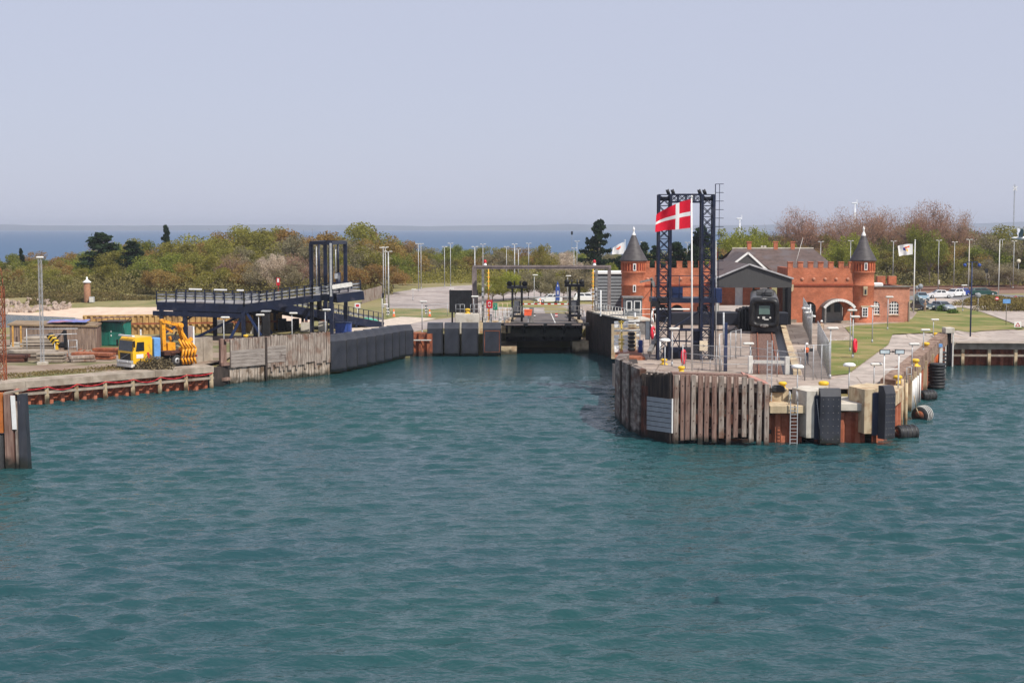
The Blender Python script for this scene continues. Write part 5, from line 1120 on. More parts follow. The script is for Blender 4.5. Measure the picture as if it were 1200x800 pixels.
# white pipe frame
t = thing('white_pipe_frame', 'white bent pipe frame reaching across behind the flagpole', 'pipe', G(766, 400), 0, None, True)
mb = MB(); Yp = 128; mb.pipe([A(765.5, 379, Yp), A(764.5, 372, Yp), A(764.5, 364, Yp), A(766.5, 362.3, Yp), A(808, 362.3, Yp)], .075, 8); mb.pipe([A(767, 368, Yp), A(768.5, 369, Yp), A(769, 378, Yp), A(770, 383, Yp)], .06, 8); mb.pipe([A(764, 366, Yp), A(763, 380, Yp), A(767, 391, Yp), (A(767, 391, Yp).x, Yp, 3.2)], .06, 8); mb.build('pipe', M['white'], t)
t = thing('grey_chute', 'sloping grey chute with white arm beside the lattice tower foot', 'chute', G(762, 410), 0, None, True)
mb = MB(); mb.bar(A(761, 413, 121), A(770, 394, 123), .35, .3); mb.build('chute', M['dkgalv'], t); mb = MB(); mb.pipe([A(770, 395, 122), A(776, 384, 122), A(782, 372, 122)], .06); mb.tube(A(773, 400, 121.6), (A(773, 400, 121.6).x, 121.6, 3.2), .16, .1); mb.build('arm', M['galv'], t)
# floodlight mast
t = thing('bracket_mast', 'black mast with stays carrying a pale tilted floodlight bracket before the left brick wall', 'mast', (A(763, 370, 148).x, 148, 3.2), 0, None, True)
xm = A(763, 370, 148).x; zm = ztop(328, 148); mb = MB(); mb.tube((xm, 148, 3.2), (xm, 148, zm), .1, .08, 8); mb.tube((xm, 148, zm - .9), A(753, 352, 148), .02); mb.tube((xm, 148, zm - .9), A(773, 349, 148), .02); mb.build('pole', M['black'], t)
mb = MB(); mb.bar(A(750, 330.5, 147.8), A(764, 327.5, 147.8), .3, .18); mb.bar(A(763, 325.5, 147.8), A(767, 336, 147.8), .3, .3); mb.build('bracket', M['dkgalv'], t)
# ================================================================ LATTICE TOWER
lt = thing('lattice_gantry', 'tall dark navy lattice gantry tower standing on the pier head behind the flag', 'lattice tower', (15, 122, 3.2), 0, None, True)
YT = 121.5; xa0 = A(772, 300, YT).x; xa1 = A(785.5, 300, YT).x; xb0 = A(822.5, 300, YT).x; xb1 = A(836, 300, YT).x; zT = ztop(228, YT); wT = xa1 - xa0
for x0_, x1_ in ((xa0, xa1), (xb0, xb1)):
    mb = MB(); lattice(mb, ((x0_ + x1_) / 2, YT + .5), x1_ - x0_, 1.0, 3.2, zT, .92, .095, .03); mb.build('lattice_leg', M['navy'], lt)
    mb = MB(); mb.box((((x1_ if x0_ == xa0 else x0_)), YT - .12, (zT + 4.2) / 2), (.2, .16, zT - 4.2)); mb.build('guide_rail', M['navy'], lt)
    mb = MB(); mb.box(((x0_ + x1_) / 2, YT + .5, zT - .35), (x1_ - x0_ - .1, .5, .35)); mb.build('cross_bracket', M['black'], lt)
    xs_ = x1_ if x0_ == xa0 else x0_
    for dx in (-.2, .22):
        mb = MB(); mb.lathe([(.05, -.12), (.25, -.12), (.2, 0), (.25, .12), (.05, .12)], (xs_ + dx, YT + .4, zT + .22), 14, 0, Matrix.Rotation(R(70), 4, 'Y')); mb.build('sheave', M['black'], lt)
mb = MB(); xm0 = xa1; L = xb0 - xa1
for z in (zT, zT - .62):
    for y in (YT, YT + 1.0): mb.bar((xm0, y, z), (xb0, y, z), .14, .14)
for k in range(4):
    a = xm0 + L * k / 4; b = xm0 + L * (k + 1) / 4
    for y in (YT, YT + 1): mb.bar((a, y, zT), (b, y, zT - .62), .05); mb.bar((a, y, zT - .62), (b, y, zT), .05); mb.bar((b, y, zT - .62), (b, y, zT), .1)
mb.build('top_truss', M['navy'], lt)
zp = ztop(352, YT)
mb = MB(); mb.box(((xa0 + xb1) / 2 - .1, YT + 1.2, zp), (xb1 - xa0 + .9, 2.6, .42)); mb.build('work_platform', M['navy'], lt)
railing(lt, [(xa0 - .3, YT - .05, zp + .2), (xb1 + .2, YT - .05, zp + .2)], 1.9, 1.1, 1, .035, M['navy']); 
mb = MB(); a = A(787.5, 338.5, YT + 1); b = A(800, 349, YT + 1); mb.box(((a.x + b.x) / 2, YT + 1.3, (a.z + b.z) / 2), (b.x - a.x, .8, a.z - b.z + .3), 0, 0, .03); mb.build('blue_cabinet', M['navy2'], lt)
mb = MB(); a = A(833, 338, YT + .4); b = A(846, 355, YT + .4); mb.box(((a.x + b.x) / 2, YT + 1, (a.z + b.z) / 2), (b.x - a.x, 1.2, a.z - b.z), 0, 0, .03); mb.build('side_cabinet', M['navy2'], lt)
mb = MB(); mb.bar(A(824, 362, YT + .5), A(786, 386, YT + .5), .14); mb.bar(A(786, 386, YT), A(824, 386.5, YT), .3, .22); mb.bar(A(786, 399, YT), A(835, 401, YT), .12, .12); mb.bar(A(786, 408, YT + .2), A(833, 409, YT + .2), .12, .12)
for u in (796, 804, 812): mb.bar(A(u, 387, YT + .3), A(u, 419, YT + .3), .1)
mb.bar(A(787, 389, YT), A(796, 408, YT), .06); mb.bar(A(812, 389, YT), A(804, 400, YT), .06); mb.bar(A(787, 408, YT), A(796, 389, YT), .06); mb.build('lower_frame', M['navy'], lt)
mb = MB(); a = A(813, 386, YT + .2); b = A(822, 420, YT + .2); mb.box(((a.x + b.x) / 2, YT + .8, (a.z + b.z) / 2), (b.x - a.x, .9, a.z - b.z)); a = A(836, 388, YT); mb.box((a.x - .1, YT + .9, (a.z + 3.2) / 2), (.3, 1.0, a.z - 3.2)); mb.box((A(800, 415, YT).x, YT + 1.6, 3.7), (3.0, .3, 1.0)); mb.each('counterweight', M['navy'], lt)
mb = MB(); a = A(824.5, 405, YT - .3); mb.box(a, (.68, .1, .85)); pn = mb.build('notice_panel', mat('cream', (.68, .58, .42), .6, .08), lt)
mb = MB(); c = a + Vector((0, -.07, 0)); mb.bar(c + Vector((-.07, 0, .09)), c + Vector((.08, 0, 0)), .03, .02, 0, (0, 1, 0)); mb.bar(c + Vector((.08, 0, 0)), c + Vector((-.07, 0, -.09)), .03, .02, 0, (0, 1, 0)); wpart('arrow_mark', mb, M['black'], pn)
mb = MB()
for u, v in ((776, 352), (768, 356)): mb.box(A(u, v, YT), (.7, .7, .5))
mb.box(A(790, 386, YT - .3), (.2, .2, .2)); mb.build('winch', M['black'], lt)
# rung mast
t = thing('rung_mast', 'tall thin navy mast with sideways rungs right of the lattice gantry', 'mast', (A(842, 350, 124).x, 124, 3.2), 0, None, True)
mb = MB()
for u, r_ in ((838.5, .045), (843.3, .03)): x = A(u, 215, 124).x; mb.tube((x, 124, 3.2), (x, 124, ztop(215.5, 124)), r_, r_, 6)
mb.build('upright', M['navy'], t)
for i in range(14):
    v = 215.7 + i * 10; 
    mb = MB(); mb.bar(A(838.5, v, 124), A(848, v, 124), .05); mb.build('rung', M['navy'], t)
mb = MB(); mb.pipe([A(838, 226, 124), A(836.5, 228, 122.5), A(836, 229, 122)], .03); mb.tube(A(839, 282, 124), (A(839, 282, 124).x + .1, 124, 3.2), .05, .08); mb.build('stay', M['galv'], t)
# blue post with bracket
t = thing('blue_post', 'stout dark blue post with a diagonal bracket and grey pipe on the pier', 'post', (A(849.5, 430, 112).x, 112, 3.2), 0, None, True)
x = A(850, 430, 112).x; mb = MB(); mb.box((x, 112, (ztop(378, 112) + 3.0) / 2), (.26, .26, ztop(378, 112) - 3.0)); mb.build('post', M['navy2'], t); mb = MB(); mb.bar(A(850, 392, 112), A(863, 383, 112.5), .1); mb.build('bracket', M['black'], t)
mb = MB(); mb.tube(A(848, 366, 111.8), A(848, 404, 111.8), .07); mb.tube(A(843, 392, 111.8), A(844, 436, 111.8), .05); mb.build('pipe', M['galv'], t)
# gangway tube
t = thing('passenger_gangway', 'long black passenger tube with a rounded bellows end behind the train', 'gangway', (22, 157, 3.2), 0, None, True)
Yk = 156; a = A(786, 373.5, Yk); b = A(924, 373.5, Yk); b.z = a.z; rr_ = .72
mb = MB(); mb.box(((a.x + b.x) / 2, Yk + 1.0, a.z), (b.x - a.x, 2.0, 1.42), 0, 0, .12); mb.build('tube', mat('black_tube', (.012, .014, .022), .45, .3, 2), t)
mb = MB(); c = A(874, 374, Yk)
for k in range(5): mb.box((c.x - .7 + k * .35, Yk + 1.0, c.z), (.28, 2.4, 2.2 + .25 * min(k, 2)), 0, 0, .25)
mb.build('bellows', M['rubber'], t)
for u in (800, 838, 900):
    x = A(u, 375, Yk).x; mb = MB(); mb.box((x, Yk + 1, 3.6), (.3, .3, 1.0)); mb.build('support', M['black'], t)
# ================================================================ FLAGS
def flagpole(u, vb, vt, lab, r=.07, lean=0):
    p = G(u, vb); h = ztop(vt, p.y) - p.z; t = thing('flagpole', lab, 'flagpole', p)
    t.rotation_euler.y = lean
    mb = MB(); mb.tube((0, 0, 0), (0, 0, h), r, r * .6, 10); mb.build('pole', M['white'], t); mb = MB(); mb.lathe([(0, h - .02), (.1, h + .04), (.1, h + .12), (0, h + .18)], (0, 0, 0), 10); mb.build('finial', M['white'], t); return p, h, t
def flag(u0, v00, v01, pts, Y, name, lab, colfn, mats, nx=37, ny=28, amp=.13):
    """hoist at u0 from v00 (top) to v01 (bottom); pts = fly top/bottom pixel"""
    a0 = A(u0, v00, Y); a1 = A(u0, v01, Y); b0 = A(*pts[0], Y); b1 = A(*pts[1], Y); mb = MB(); vs = []
    for j in range(ny + 1):
        t = j / ny
        for i in range(nx + 1):
            s = i / nx; top = a0.lerp(b0, s); bot = a1.lerp(b1, s); top = top + Vector((0, 0, (a0 - b0).length * .06 * math.sin(s * PI))); p = top.lerp(bot, t)
            p.y += amp * s * math.sin(s * 9 + t * 1.5) * 2 + .1 * math.sin(s * 17 - t * 3) * s; p.z += amp * .25 * math.sin(s * 9 + t * 2) * s; vs.append(p)
    W = nx + 1
    for j in range(ny):
        for i in range(nx): mb.add([vs[j * W + i], vs[j * W + i + 1], vs[(j + 1) * W + i + 1], vs[(j + 1) * W + i]], [(0, 1, 2, 3)], colfn((i + .5) / nx, (j + .5) / ny), True)
    # merge verts
    o = mb.build(name, mats); bm = bmesh.new(); bm.from_mesh(o.data); bmesh.ops.remove_doubles(bm, verts=bm.verts, dist=1e-4); bmesh.ops.recalc_face_normals(bm, faces=bm.faces); bm.to_mesh(o.data); bm.free()
    tag(o, lab, 'flag'); return o
Mfr = mat('flag_red', (.72, .008, .035), .8, .08, 6, trans=.35); Mfw = mat('flag_white', (.85, .85, .84), .8, .04, 6, trans=.35)
Mfb = mat('flag_blue', (.02, .04, .3), .8, trans=.3); Mfy = mat('flag_yellow', (.85, .55, .15), .8, trans=.3); Mfo = mat('flag_orange', (.85, .16, .06), .8, trans=.3)
p, h, _ = flagpole(811, 435, 231.5, 'tall white flagpole on the pier head flying the red flag with a white cross', .085, -.0125)
flag(809.2, 233.5, 267, ((769, 252), (767.5, 271.5)), p.y, 'cross_flag', 'red flag with an offset white cross blowing to the left on the pier head', lambda s, t: 1 if (12 / 37 < s < 16 / 37 or 12 / 28 < t < 16 / 28) else 0, [Mfr, Mfw], amp=.12)
p, h, _ = flagpole(1070.5, 366.5, 282, 'thick white flagpole beside the brick annex flying a white company flag', .1)
def cf(s, t):
    if .22 < s < .55 and abs((t - .28) - (s - .38) * .25) < .07: return 3
    if .52 < s < .68 and .28 < t < .62 - (s - .52): return 1
    if .35 < s < .58 and .42 < t < .42 + (.58 - s) * 1.4: return 2
    return 0
flag(1069.5, 286, 298, ((1052, 288.5), (1053.5, 300)), p.y, 'company_flag', 'white flag with a small red, blue and yellow emblem beside the brick annex', cf, [Mfw, Mfb, Mfy, Mfo], 24, 18, .1)
p, h, _ = flagpole(732, 352, 282, 'white flagpole left of the left brick tower', .07)
def cf2(s, t): return 1 if (.3 < s < .75 and .15 + .3 * s < t < .3 + .5 * s and (t + s) < 1.1) else 0
flag(731.5, 283.5, 297.5, ((718, 291), (717, 298)), p.y, 'pennant_flag', 'white flag with an orange red mark left of the left brick tower', cf2, [Mfw, Mfo], 20, 16, .08)
flagpole(1170, 345, 282, 'bare tall white pole standing in the far car park hedge', .09)
flagpole(1057, 330, 288, 'bare thin grey pole behind the brick annex', .06)
# ================================================================ CASTLE STATION
YC = 170.0
def z_(v, Y=YC): return ztop(v, Y)
def x_(u, Y=YC): return A(u, 300, Y).x
def merlons(mb, xa, xb, y0, th, zc, zm, n, inset=0):
    w_ = (xb - xa) / (2 * n - 1)
    for k in range(n): mb.box((xa + w_ * (2 * k + .5), y0 + th / 2, (zc + zm) / 2), (w_ * .98, th, zm - zc)); mb.box((xa + w_ * (2 * k + .5), y0 + th / 2, zm + .04), (w_ * 1.1, th + .12, .1))
def arch_poly(w_, h, rise, n=10):
    pts = [(-w_ / 2, 0), (w_ / 2, 0)]
    R_ = (w_ * w_ / 4 + rise * rise) / (2 * rise); cz = h - R_; a0 = math.asin(w_ / 2 / R_)
    for i in range(n + 1): a = a0 - 2 * a0 * i / n; pts.append((R_ * math.sin(a), cz + R_ * math.cos(a)))
    return pts
def wall_with_openings(xa, xb, z0, z1, y, th, openings):
    """front wall as mesh with real openings (opening = (cx, zbase, w, h, rise))"""
    outl = [Vector((xa, z0)), Vector((xb, z0)), Vector((xb, z1)), Vector((xa, z1))]; vs = list(outl); es = [(0, 1), (1, 2), (2, 3), (3, 0)]; holes = []
    for cx, zb, w_, h, rise in openings:
        poly = [(cx + p[0], zb + p[1]) for p in arch_poly(w_, h, max(rise, .01))]; o = len(vs); vs += [Vector(p) for p in poly]; n = len(poly); es += [(o + i, o + (i + 1) % n) for i in range(n)]; holes.append(poly)
    V, E, F, *_ = delaunay_2d_cdt(vs, es, [], 1, 1e-5)
    def inside(pt, poly):
        c = False; n = len(poly)
        for i in range(n):
            x1, y1 = poly[i]; x2, y2 = poly[(i + 1) % n]
            if (y1 > pt.y) != (y2 > pt.y) and pt.x < (x2 - x1) * (pt.y - y1) / (y2 - y1) + x1: c = not c
        return c
    mb = MB(); fr = []
    for f in F:
        c = sum((V[i] for i in f), Vector((0, 0))) / len(f)
        if not any(inside(c, h) for h in holes): fr.append(tuple(f) if (V[f[1]] - V[f[0]]).cross(V[f[2]] - V[f[0]]) > 0 else tuple(f[::-1]))
    mb.add([(v.x, y, v.y) for v in V], fr); mb.add([(v.x, y + th, v.y) for v in V], [f[::-1] for f in fr])
    for poly in holes + [[tuple(p) for p in outl]]:
        n = len(poly)
        for i in range(n): a = poly[i]; b = poly[(i + 1) % n]; mb.add([(a[0], y, a[1]), (b[0], y, b[1]), (b[0], y + th, b[1]), (a[0], y + th, a[1])], [(0, 1, 2, 3)])
    return mb
def round_tower(par, cx, cy, r, z0, ztp, zapex, vwin):
    mb = MB(); mb.lathe([(r + .12, z0), (r + .1, z0 + .6), (r, z0 + .7), (r, ztp - 3.0), (r + .06, ztp - 2.95), (r + .06, ztp - 2.8), (r, ztp - 2.75), (r, ztp - 1.45), (r + .07, ztp - 1.4), (r + .1, ztp - 1.25), (r + .02, ztp - 1.2), (r + .02, ztp - .2), (r + .14, ztp - .1), (r + .14, ztp)], (cx, cy, 0), 36); tw_ = mb.build('tower_wall', brick, par)
    mb = MB()
    for i in range(26):
        a = 2 * PI * i / 26; mb.box((cx + (r + .05) * math.cos(a), cy + (r + .05) * math.sin(a), ztp - .7), (.1, .14, .95), a)
    mb2 = mb.build('pilasters', mat('orange_brick', (.5, .14, .06), .9, .2), par)
    mb = MB()
    for i in range(26):
        a = 2 * PI * (i + .5) / 26; mb.box((cx + (r + .03) * math.cos(a), cy + (r + .03) * math.sin(a), ztp - .7), (.03, .13, .8), a)
    mb.build('slots', mat('deep_red', (.2, .03, .02), .9), par)
    mb = MB(); mb.lathe([(r + .1, ztp), (r + .28, ztp + .02), (r + .24, ztp + .15), (r * .62, ztp + 1.5), (r * .16, zapex), (.08, zapex + .1)], (cx, cy, 0), 32); mb.build('cone_roof', M['cone'], par)
    mb = MB(); mb.lathe([(.3, zapex - .25), (.24, zapex), (.1, zapex + .3), (.09, zapex + .5), (.16, zapex + .62), (.1, zapex + .75), (.03, zapex + .95), (0, zapex + 1.0)], (cx, cy, 0), 12); mb.build('finial', M['white'], par)
    for v, w_, h, kind in vwin:
        zc = z_(v, cy - r); mb = MB(); mb.box((cx, cy - r - .04, zc), (w_, .16, h)); f = mb.build('window', M['white'] if kind != 'dark' else M['conctan'], par)
        mb = MB()
        if kind == 'grid':
            for i in (-1, 1):
                for j in (-1, 0, 1): mb.box((cx + i * w_ * .2, cy - r - .13, zc + j * h * .28), (w_ * .3, .02, h * .22))
        else: mb.box((cx, cy - r - .13, zc), (w_ * .5, .02, h * .7))
        wpart('pane', mb, M['glass'], f)
# right wing
cr = thing('brick_station_wing', 'red brick castle wing with battlements, round tower and white arched windows right of the train', 'building', (37, YC, 3.0), 0, None, True)
xa, xb = x_(923.5), x_(1001); z0 = 2.7; zc = z_(314); zm = z_(307.5)
xo = x_(949.3); xd = x_(977)
mb = wall_with_openings(xa, xb, z0, zc, YC, .45, [(xo, 2.75, 1.6, z_(353.5) - 2.75, .55), (xd, 2.75, 2.6, z_(352) - 2.75, .9)])
mb.build('front_wall', brick, cr)
mb = MB(); mb.box(((xa + xb) / 2, YC + 7, (z0 + zc) / 2 - .4), (xb - xa - 1.0, .4, zc - z0 - .8)); mb.box((xa + .25, YC + 3.7, (z0 + zc) / 2), (.45, 6.4, zc - z0)); mb.box((xb + .6, YC + 3.8, (z0 + zc) / 2), (.45, 6.4, zc - z0)); mb.each('side_wall', brick, cr)
mb = MB(); mb.box(((xa + xb) / 2, YC + 3.9, zc - .8), (xb - xa - .1, 6.4, .2)); mb.build('flat_roof', M['slate'], cr)
mb = MB(); merlons(mb, xa, xb, YC - .03, .45, zc - .02, zm, 7); mb.each('merlon', brick, cr)
mb = MB(); mb.box((xa + .3, YC - .08, z0 + .45), (1.6, .12, .9)); mb.box((xb - 1.2, YC - .06, z0 + .4), (2, .1, .7)); mb.each('stone_plinth', M['conc'], cr)
mb = MB(); mb.box(((xa + xb) / 2, YC - .07, z_(333.5)), (xb - xa - .05, .14, .16)); mb.box(((xa + xb) / 2, YC - .08, z_(334.6)), (xb - xa - .05, .1, .06)); mb.build('string_course', mat('dark_red_brick', (.3, .07, .035), .9, .2), cr)  # string course is a darker red brick than the wall
for u in (940.5, 954, 967.5, 980.5, 994):
    mb = MB(); mb.lathe([(0, 0), (.2, 0), (.2, .06), (0, .06)], (x_(u), YC - .003, z_(327)), 14, 0, Matrix.Rotation(PI / 2, 4, 'X')); mb.build('round_plaque', brick2, cr)
mb = MB(); mb.box((xa + .35, YC - .08, z_(336.5)), (.7, .14, .7)); mb.box((xa + .3, YC - .08, z_(340)), (.6, .12, .3)); mb.build('corner_stone', M['conctan'], cr)
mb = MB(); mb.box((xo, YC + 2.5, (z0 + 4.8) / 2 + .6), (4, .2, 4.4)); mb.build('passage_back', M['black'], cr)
mb = MB(); mb.box((xo + .2, YC + .25, z_(368.5)), (1.25, .08, 2.4)); o = mb.build('door', M['dkgalv'], cr); mb = MB(); mb.box((xo + .2, YC + .2, z_(367.5)), (1.0, .04, 1.9)); wpart('pane', mb, M['glass'], o)
# porch canopy
pr = []
mb = MB(); wd_ = x_(997.5) - x_(962); cxp = (x_(997.5) + x_(962)) / 2; zs = z_(359); zk = z_(350)
arc = arch_poly(wd_, zk - zs + .001, (zk - zs) * .98, 14)[2:]
for i in range(len(arc) - 1):
    a, b = arc[i], arc[i + 1]; mb.hexa([Vector((cxp + b[0], YC - 2.4, zs + b[1] - .05)), Vector((cxp + a[0], YC - 2.4, zs + a[1] - .05)), Vector((cxp + a[0], YC - .02, zs + a[1] - .05)), Vector((cxp + b[0], YC - .02, zs + b[1] - .05)), Vector((cxp + b[0], YC - 2.4, zs + b[1] + .05)), Vector((cxp + a[0], YC - 2.4, zs + a[1] + .05)), Vector((cxp + a[0], YC - .02, zs + a[1] + .05)), Vector((cxp + b[0], YC - .02, zs + b[1] + .05))])
cp = mb.build('porch_roof', M['dkgalv'], cr)
mb = MB()
for i in range(len(arc) - 1):
    a, b = arc[i], arc[i + 1]; mb.bar((cxp + a[0], YC - 2.44, zs + a[1] - .05), (cxp + b[0] - .02, YC - 2.44, zs + b[1] - .05), .08, .3, 0, (0, 0, 1))
wpart('white_trim', mb, M['white'], cp)
for sx in (-1, 1):
    mb = MB(); mb.box((cxp + sx * (wd_ / 2 - .15), YC - 2.3, (z0 + zs) / 2), (.2, .2, zs - z0)); mb.build('porch_post', M['black'] if sx > 0 else M['dkgalv'], cr)
mb = MB(); mb.box((xd, YC + .3, z0 + 1.6), (2.4, .1, 3.2)); o = mb.build('double_door', M['door'], cr)
for sx in (-.6, .6): mb = MB(); mb.box((xd + sx, YC + .24, z0 + 2.3), (.75, .04, 1.1)); wpart('pane', mb, M['glass'], o)
round_tower(cr, x_(1013), YC + .6, 1.34, 2.6, z_(306), z_(274.5), [(312, .36, .9, 'plain'), (342, .45, .8, 'dark'), (365.5, .7, 1.15, 'grid')])
mb = MB(); mb.box((x_(1013), YC - .8, z_(358.5)), (1.0, .16, .16)); mb.box((x_(1013), YC - .8, z_(336.6)), (.5, .16, .3)); mb.build('lintel', M['conctan'], cr)
# annex
an = cr; xa2, xb2 = x_(1026), x_(1067.5, YC + .6); za2 = z_(336.5)
wins = [(x_(1028.5), 1.05), (x_(1051), 1.25)]
zwb = z_(369); zwt = z_(353.3)
mb = wall_with_openings(xa2, xb2, 2.3, za2, YC + .8, .35, [(w_[0], zwb, 1.15, zwt - zwb, .4) for w_ in wins]); mb.build('annex_wall', brick2, an)
mb = MB(); mb.box((xb2 - .15, YC + 6.2, (2.3 + za2) / 2), (.35, 10.4, za2 - 2.3)); mb.box(((xa2 + xb2) / 2, YC + 11.5, (2.3 + za2) / 2), (xb2 - xa2, .35, za2 - 2.3)); mb.each('annex_side_wall', brick2, an)
mb = MB(); mb.box(((xa2 + xb2) / 2, YC + 6.2, za2 - .35), (xb2 - xa2 - .5, 10.4, .15)); mb.build('annex_roof', M['slate'], an)
mb = MB(); mb.box(((xa2 + xb2) / 2, YC + .9, za2 + .05), (xb2 - xa2 + .15, .6, .12)); mb.build('annex_coping', M['dkgalv'], an)
mb = MB(); mb.box(((xa2 + xb2) / 2, YC + .74, 2.75), (xb2 - xa2, .1, .7)); mb.box((xb2 - .03, YC + .74, 4), (.14, .1, 3.4)); mb.build('annex_plinth', M['conc'], an)
for i, (cx, _) in enumerate(wins):
    zz = zwb; hh = zwt - zwb; mb = MB(); mb.extr(arch_poly(1.15, hh, .4), (cx, YC + .86, zz), (1, 0, 0), (0, 0, 1), (0, .08, 0)); o = mb.build('window', M['white'], an)
    mb = MB()
    for ix in range(4):
        for j in range(4):
            zz2 = zz + .22 + j * .4; top = .3 if (ix in (0, 3) and j == 3) else .33
            mb.box((cx + (-.43, -.15, .15, .43)[ix], YC + .845, zz2 + (.02 if j == 3 and ix in (0, 3) else .05)), (.17, .03, top - .06 if not (j == 3 and ix in (0, 3)) else .15))
    wpart('pane', mb, M['glass'], o)
    mb = MB(); mb.box((cx, YC + .75, zz - .06), (1.3, .12, .1)); wpart('sill', mb, M['conctan'], o)
for u, v in ((1032, 325), (1045, 325)):
    mb = MB(); a = A(u, v + 3, YC + 9); mb.box((a.x, YC + 9, a.z), (1.0, .8, 1.0)); mb.build('roof_upstand', brick, an)
mb = MB(); mb.box((x_(1037), YC + 5, za2 + .1), (2.0, 1.4, .5), 0, 0, .1); mb.build('skylight', M['white'], an)
# left wing
cw = thing('brick_station_wing', 'red brick castle wing with a cone roofed round tower left of the navy lattice gantry', 'building', (19, YC, 3.0), 0, None, True)
xa, xb = x_(752), x_(838)
mb = wall_with_openings(xa, xb, z0, z_(314), YC, .45, [(x_(775), 2.75, 1.7, z_(357) - 2.75, .6), (x_(794), 2.75, 1.5, z_(357) - 2.75, .5), (x_(824), 2.75, 1.3, z_(357) - 2.75, .3)]); mb.build('front_wall', brick, cw)
mb = MB(); mb.box((xb - .25, YC + 3.7, (z0 + zc) / 2), (.45, 6.4, zc - z0)); mb.box((xa + .3, YC + 3.8, (z0 + zc) / 2), (.45, 6.4, zc - z0)); mb.box(((xa + xb) / 2, YC + 7, (z0 + zc) / 2 - .4), (xb - xa - 1.0, .4, zc - z0 - .8)); mb.each('side_wall', brick, cw)
mb = MB(); mb.box(((xa + xb) / 2, YC + 3.9, z_(314) - .8), (xb - xa - .1, 6.4, .2)); mb.build('flat_roof', M['slate'], cw)
mb = MB(); merlons(mb, xa + .3, xb, YC - .03, .45, z_(314) - .02, z_(307), 7); mb.each('merlon', brick, cw)
mb = MB(); mb.box(((xa + xb) / 2, YC - .07, z_(334)), (xb - xa - .05, .14, .16)); mb.build('string_course', MATS['dark_red_brick'], cw)
for u in (759, 772, 785, 798, 811, 824):
    mb = MB(); mb.lathe([(0, 0), (.2, 0), (.2, .06), (0, .06)], (x_(u), YC - .003, z_(327)), 14, 0, Matrix.Rotation(PI / 2, 4, 'X')); mb.build('round_plaque', brick2, cw)
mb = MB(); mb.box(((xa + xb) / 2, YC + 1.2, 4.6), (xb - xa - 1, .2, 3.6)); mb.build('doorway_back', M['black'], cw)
round_tower(cw, x_(743), YC + .6, 1.42, 2.6, z_(306), z_(275), [(313, .36, .85, 'plain'), (338, .36, .85, 'plain')])
# grey louvred shed
lv = thing('louvred_shed', 'dark grey louvred building with a white eaves band behind the portal', 'building', (11, 176, 2.6), 0, None, True)
a = A(700, 321, 176); b = A(730, 365, 176); xl_, xr2 = a.x, b.x; mb = MB(); mb.box(((xl_ + xr2) / 2, 179, (2.2 + a.z) / 2), (xr2 - xl_, 6, a.z - 2.2)); mb.build('body', mat('louvre_grey', (.1, .105, .11), .7, .1), lv)
mb = MB(); n = 13
for k in range(n): z = 3.4 + (a.z - 3.6) * k / n; mb.hexa([Vector(q) for q in ((xl_, 175.9, z), (xr2, 175.9, z), (xr2, 175.99, z + .02), (xl_, 175.99, z + .02), (xl_, 175.97, z + .3), (xr2, 175.97, z + .3), (xr2, 175.99, z + .33), (xl_, 175.99, z + .33))])
mb.build('louvres', mat('louvre_blade', (.17, .18, .19), .6, .1), lv)
mb = MB(); mb.box(((xl_ + xr2) / 2, 179, a.z + .12), (xr2 - xl_ + .3, 6.4, .24)); mb.build('eaves_band', M['white'], lv)
# station canopy over the track
cn = thing('platform_canopy', 'dark grey gabled platform canopy roof over the railway track', 'canopy', (28, 168, 3.2), 0, None, True)
YK = 166.5
def k_(u, v): p = A(u, v, YK); return (p.x, p.z)
poly = [k_(840, 337), k_(928, 337), k_(928, 327.5), k_(878, 311), k_(840, 327.5)]
mb = MB(); mb.extr(poly, (0, YK, 0), (1, 0, 0), (0, 0, 1), (0, .15, 0)); mb.build('front_fascia', M['cladding'], cn)
def roofplane(mb, a, b, y0, y1, th=.15): mb.hexa([Vector((a[0], y0, a[1])), Vector((b[0], y0, b[1])), Vector((b[0], y1, b[1])), Vector((a[0], y1, a[1])), Vector((a[0], y0, a[1] + th)), Vector((b[0], y0, b[1] + th)), Vector((b[0], y1, b[1] + th)), Vector((a[0], y1, a[1] + th))])
mb = MB(); roofplane(mb, k_(836, 328.5), k_(878, 311), YK - .15, YK + 24); roofplane(mb, k_(878, 311), k_(929, 327.8), YK - .15, YK + 24); mb.build('roof', M['slate'], cn)
mb = MB()
for a, b in ((k_(836, 328), k_(878, 310.6)), (k_(878, 310.6), k_(929.5, 327.4))): mb.bar((a[0], YK - .2, a[1] + .1), (b[0], YK - .2, b[1] + .1), .1, .18)
mb.build('barge_board', mat('grey_trim', (.4, .39, .4), .6), cn)
mb = MB(); c0 = k_(923, 340); c1 = k_(927.5, 340); mb.box(((c0[0] + c1[0]) / 2, YK + 1.5, (7.5 + 3) / 2), (c1[0] - c0[0], 3, 4.6)); mb.build('side_wall', M['black'], cn)
for y in (YK + .4, YK + 12, YK + 23):
    for u in (842, 922):
        x = A(u, 340, YK).x; mb = MB(); mb.box((x, y, 5.3), (.25, .25, 4.4)); mb.build('column', M['black'] if u > 900 else M['offwhite'], cn)
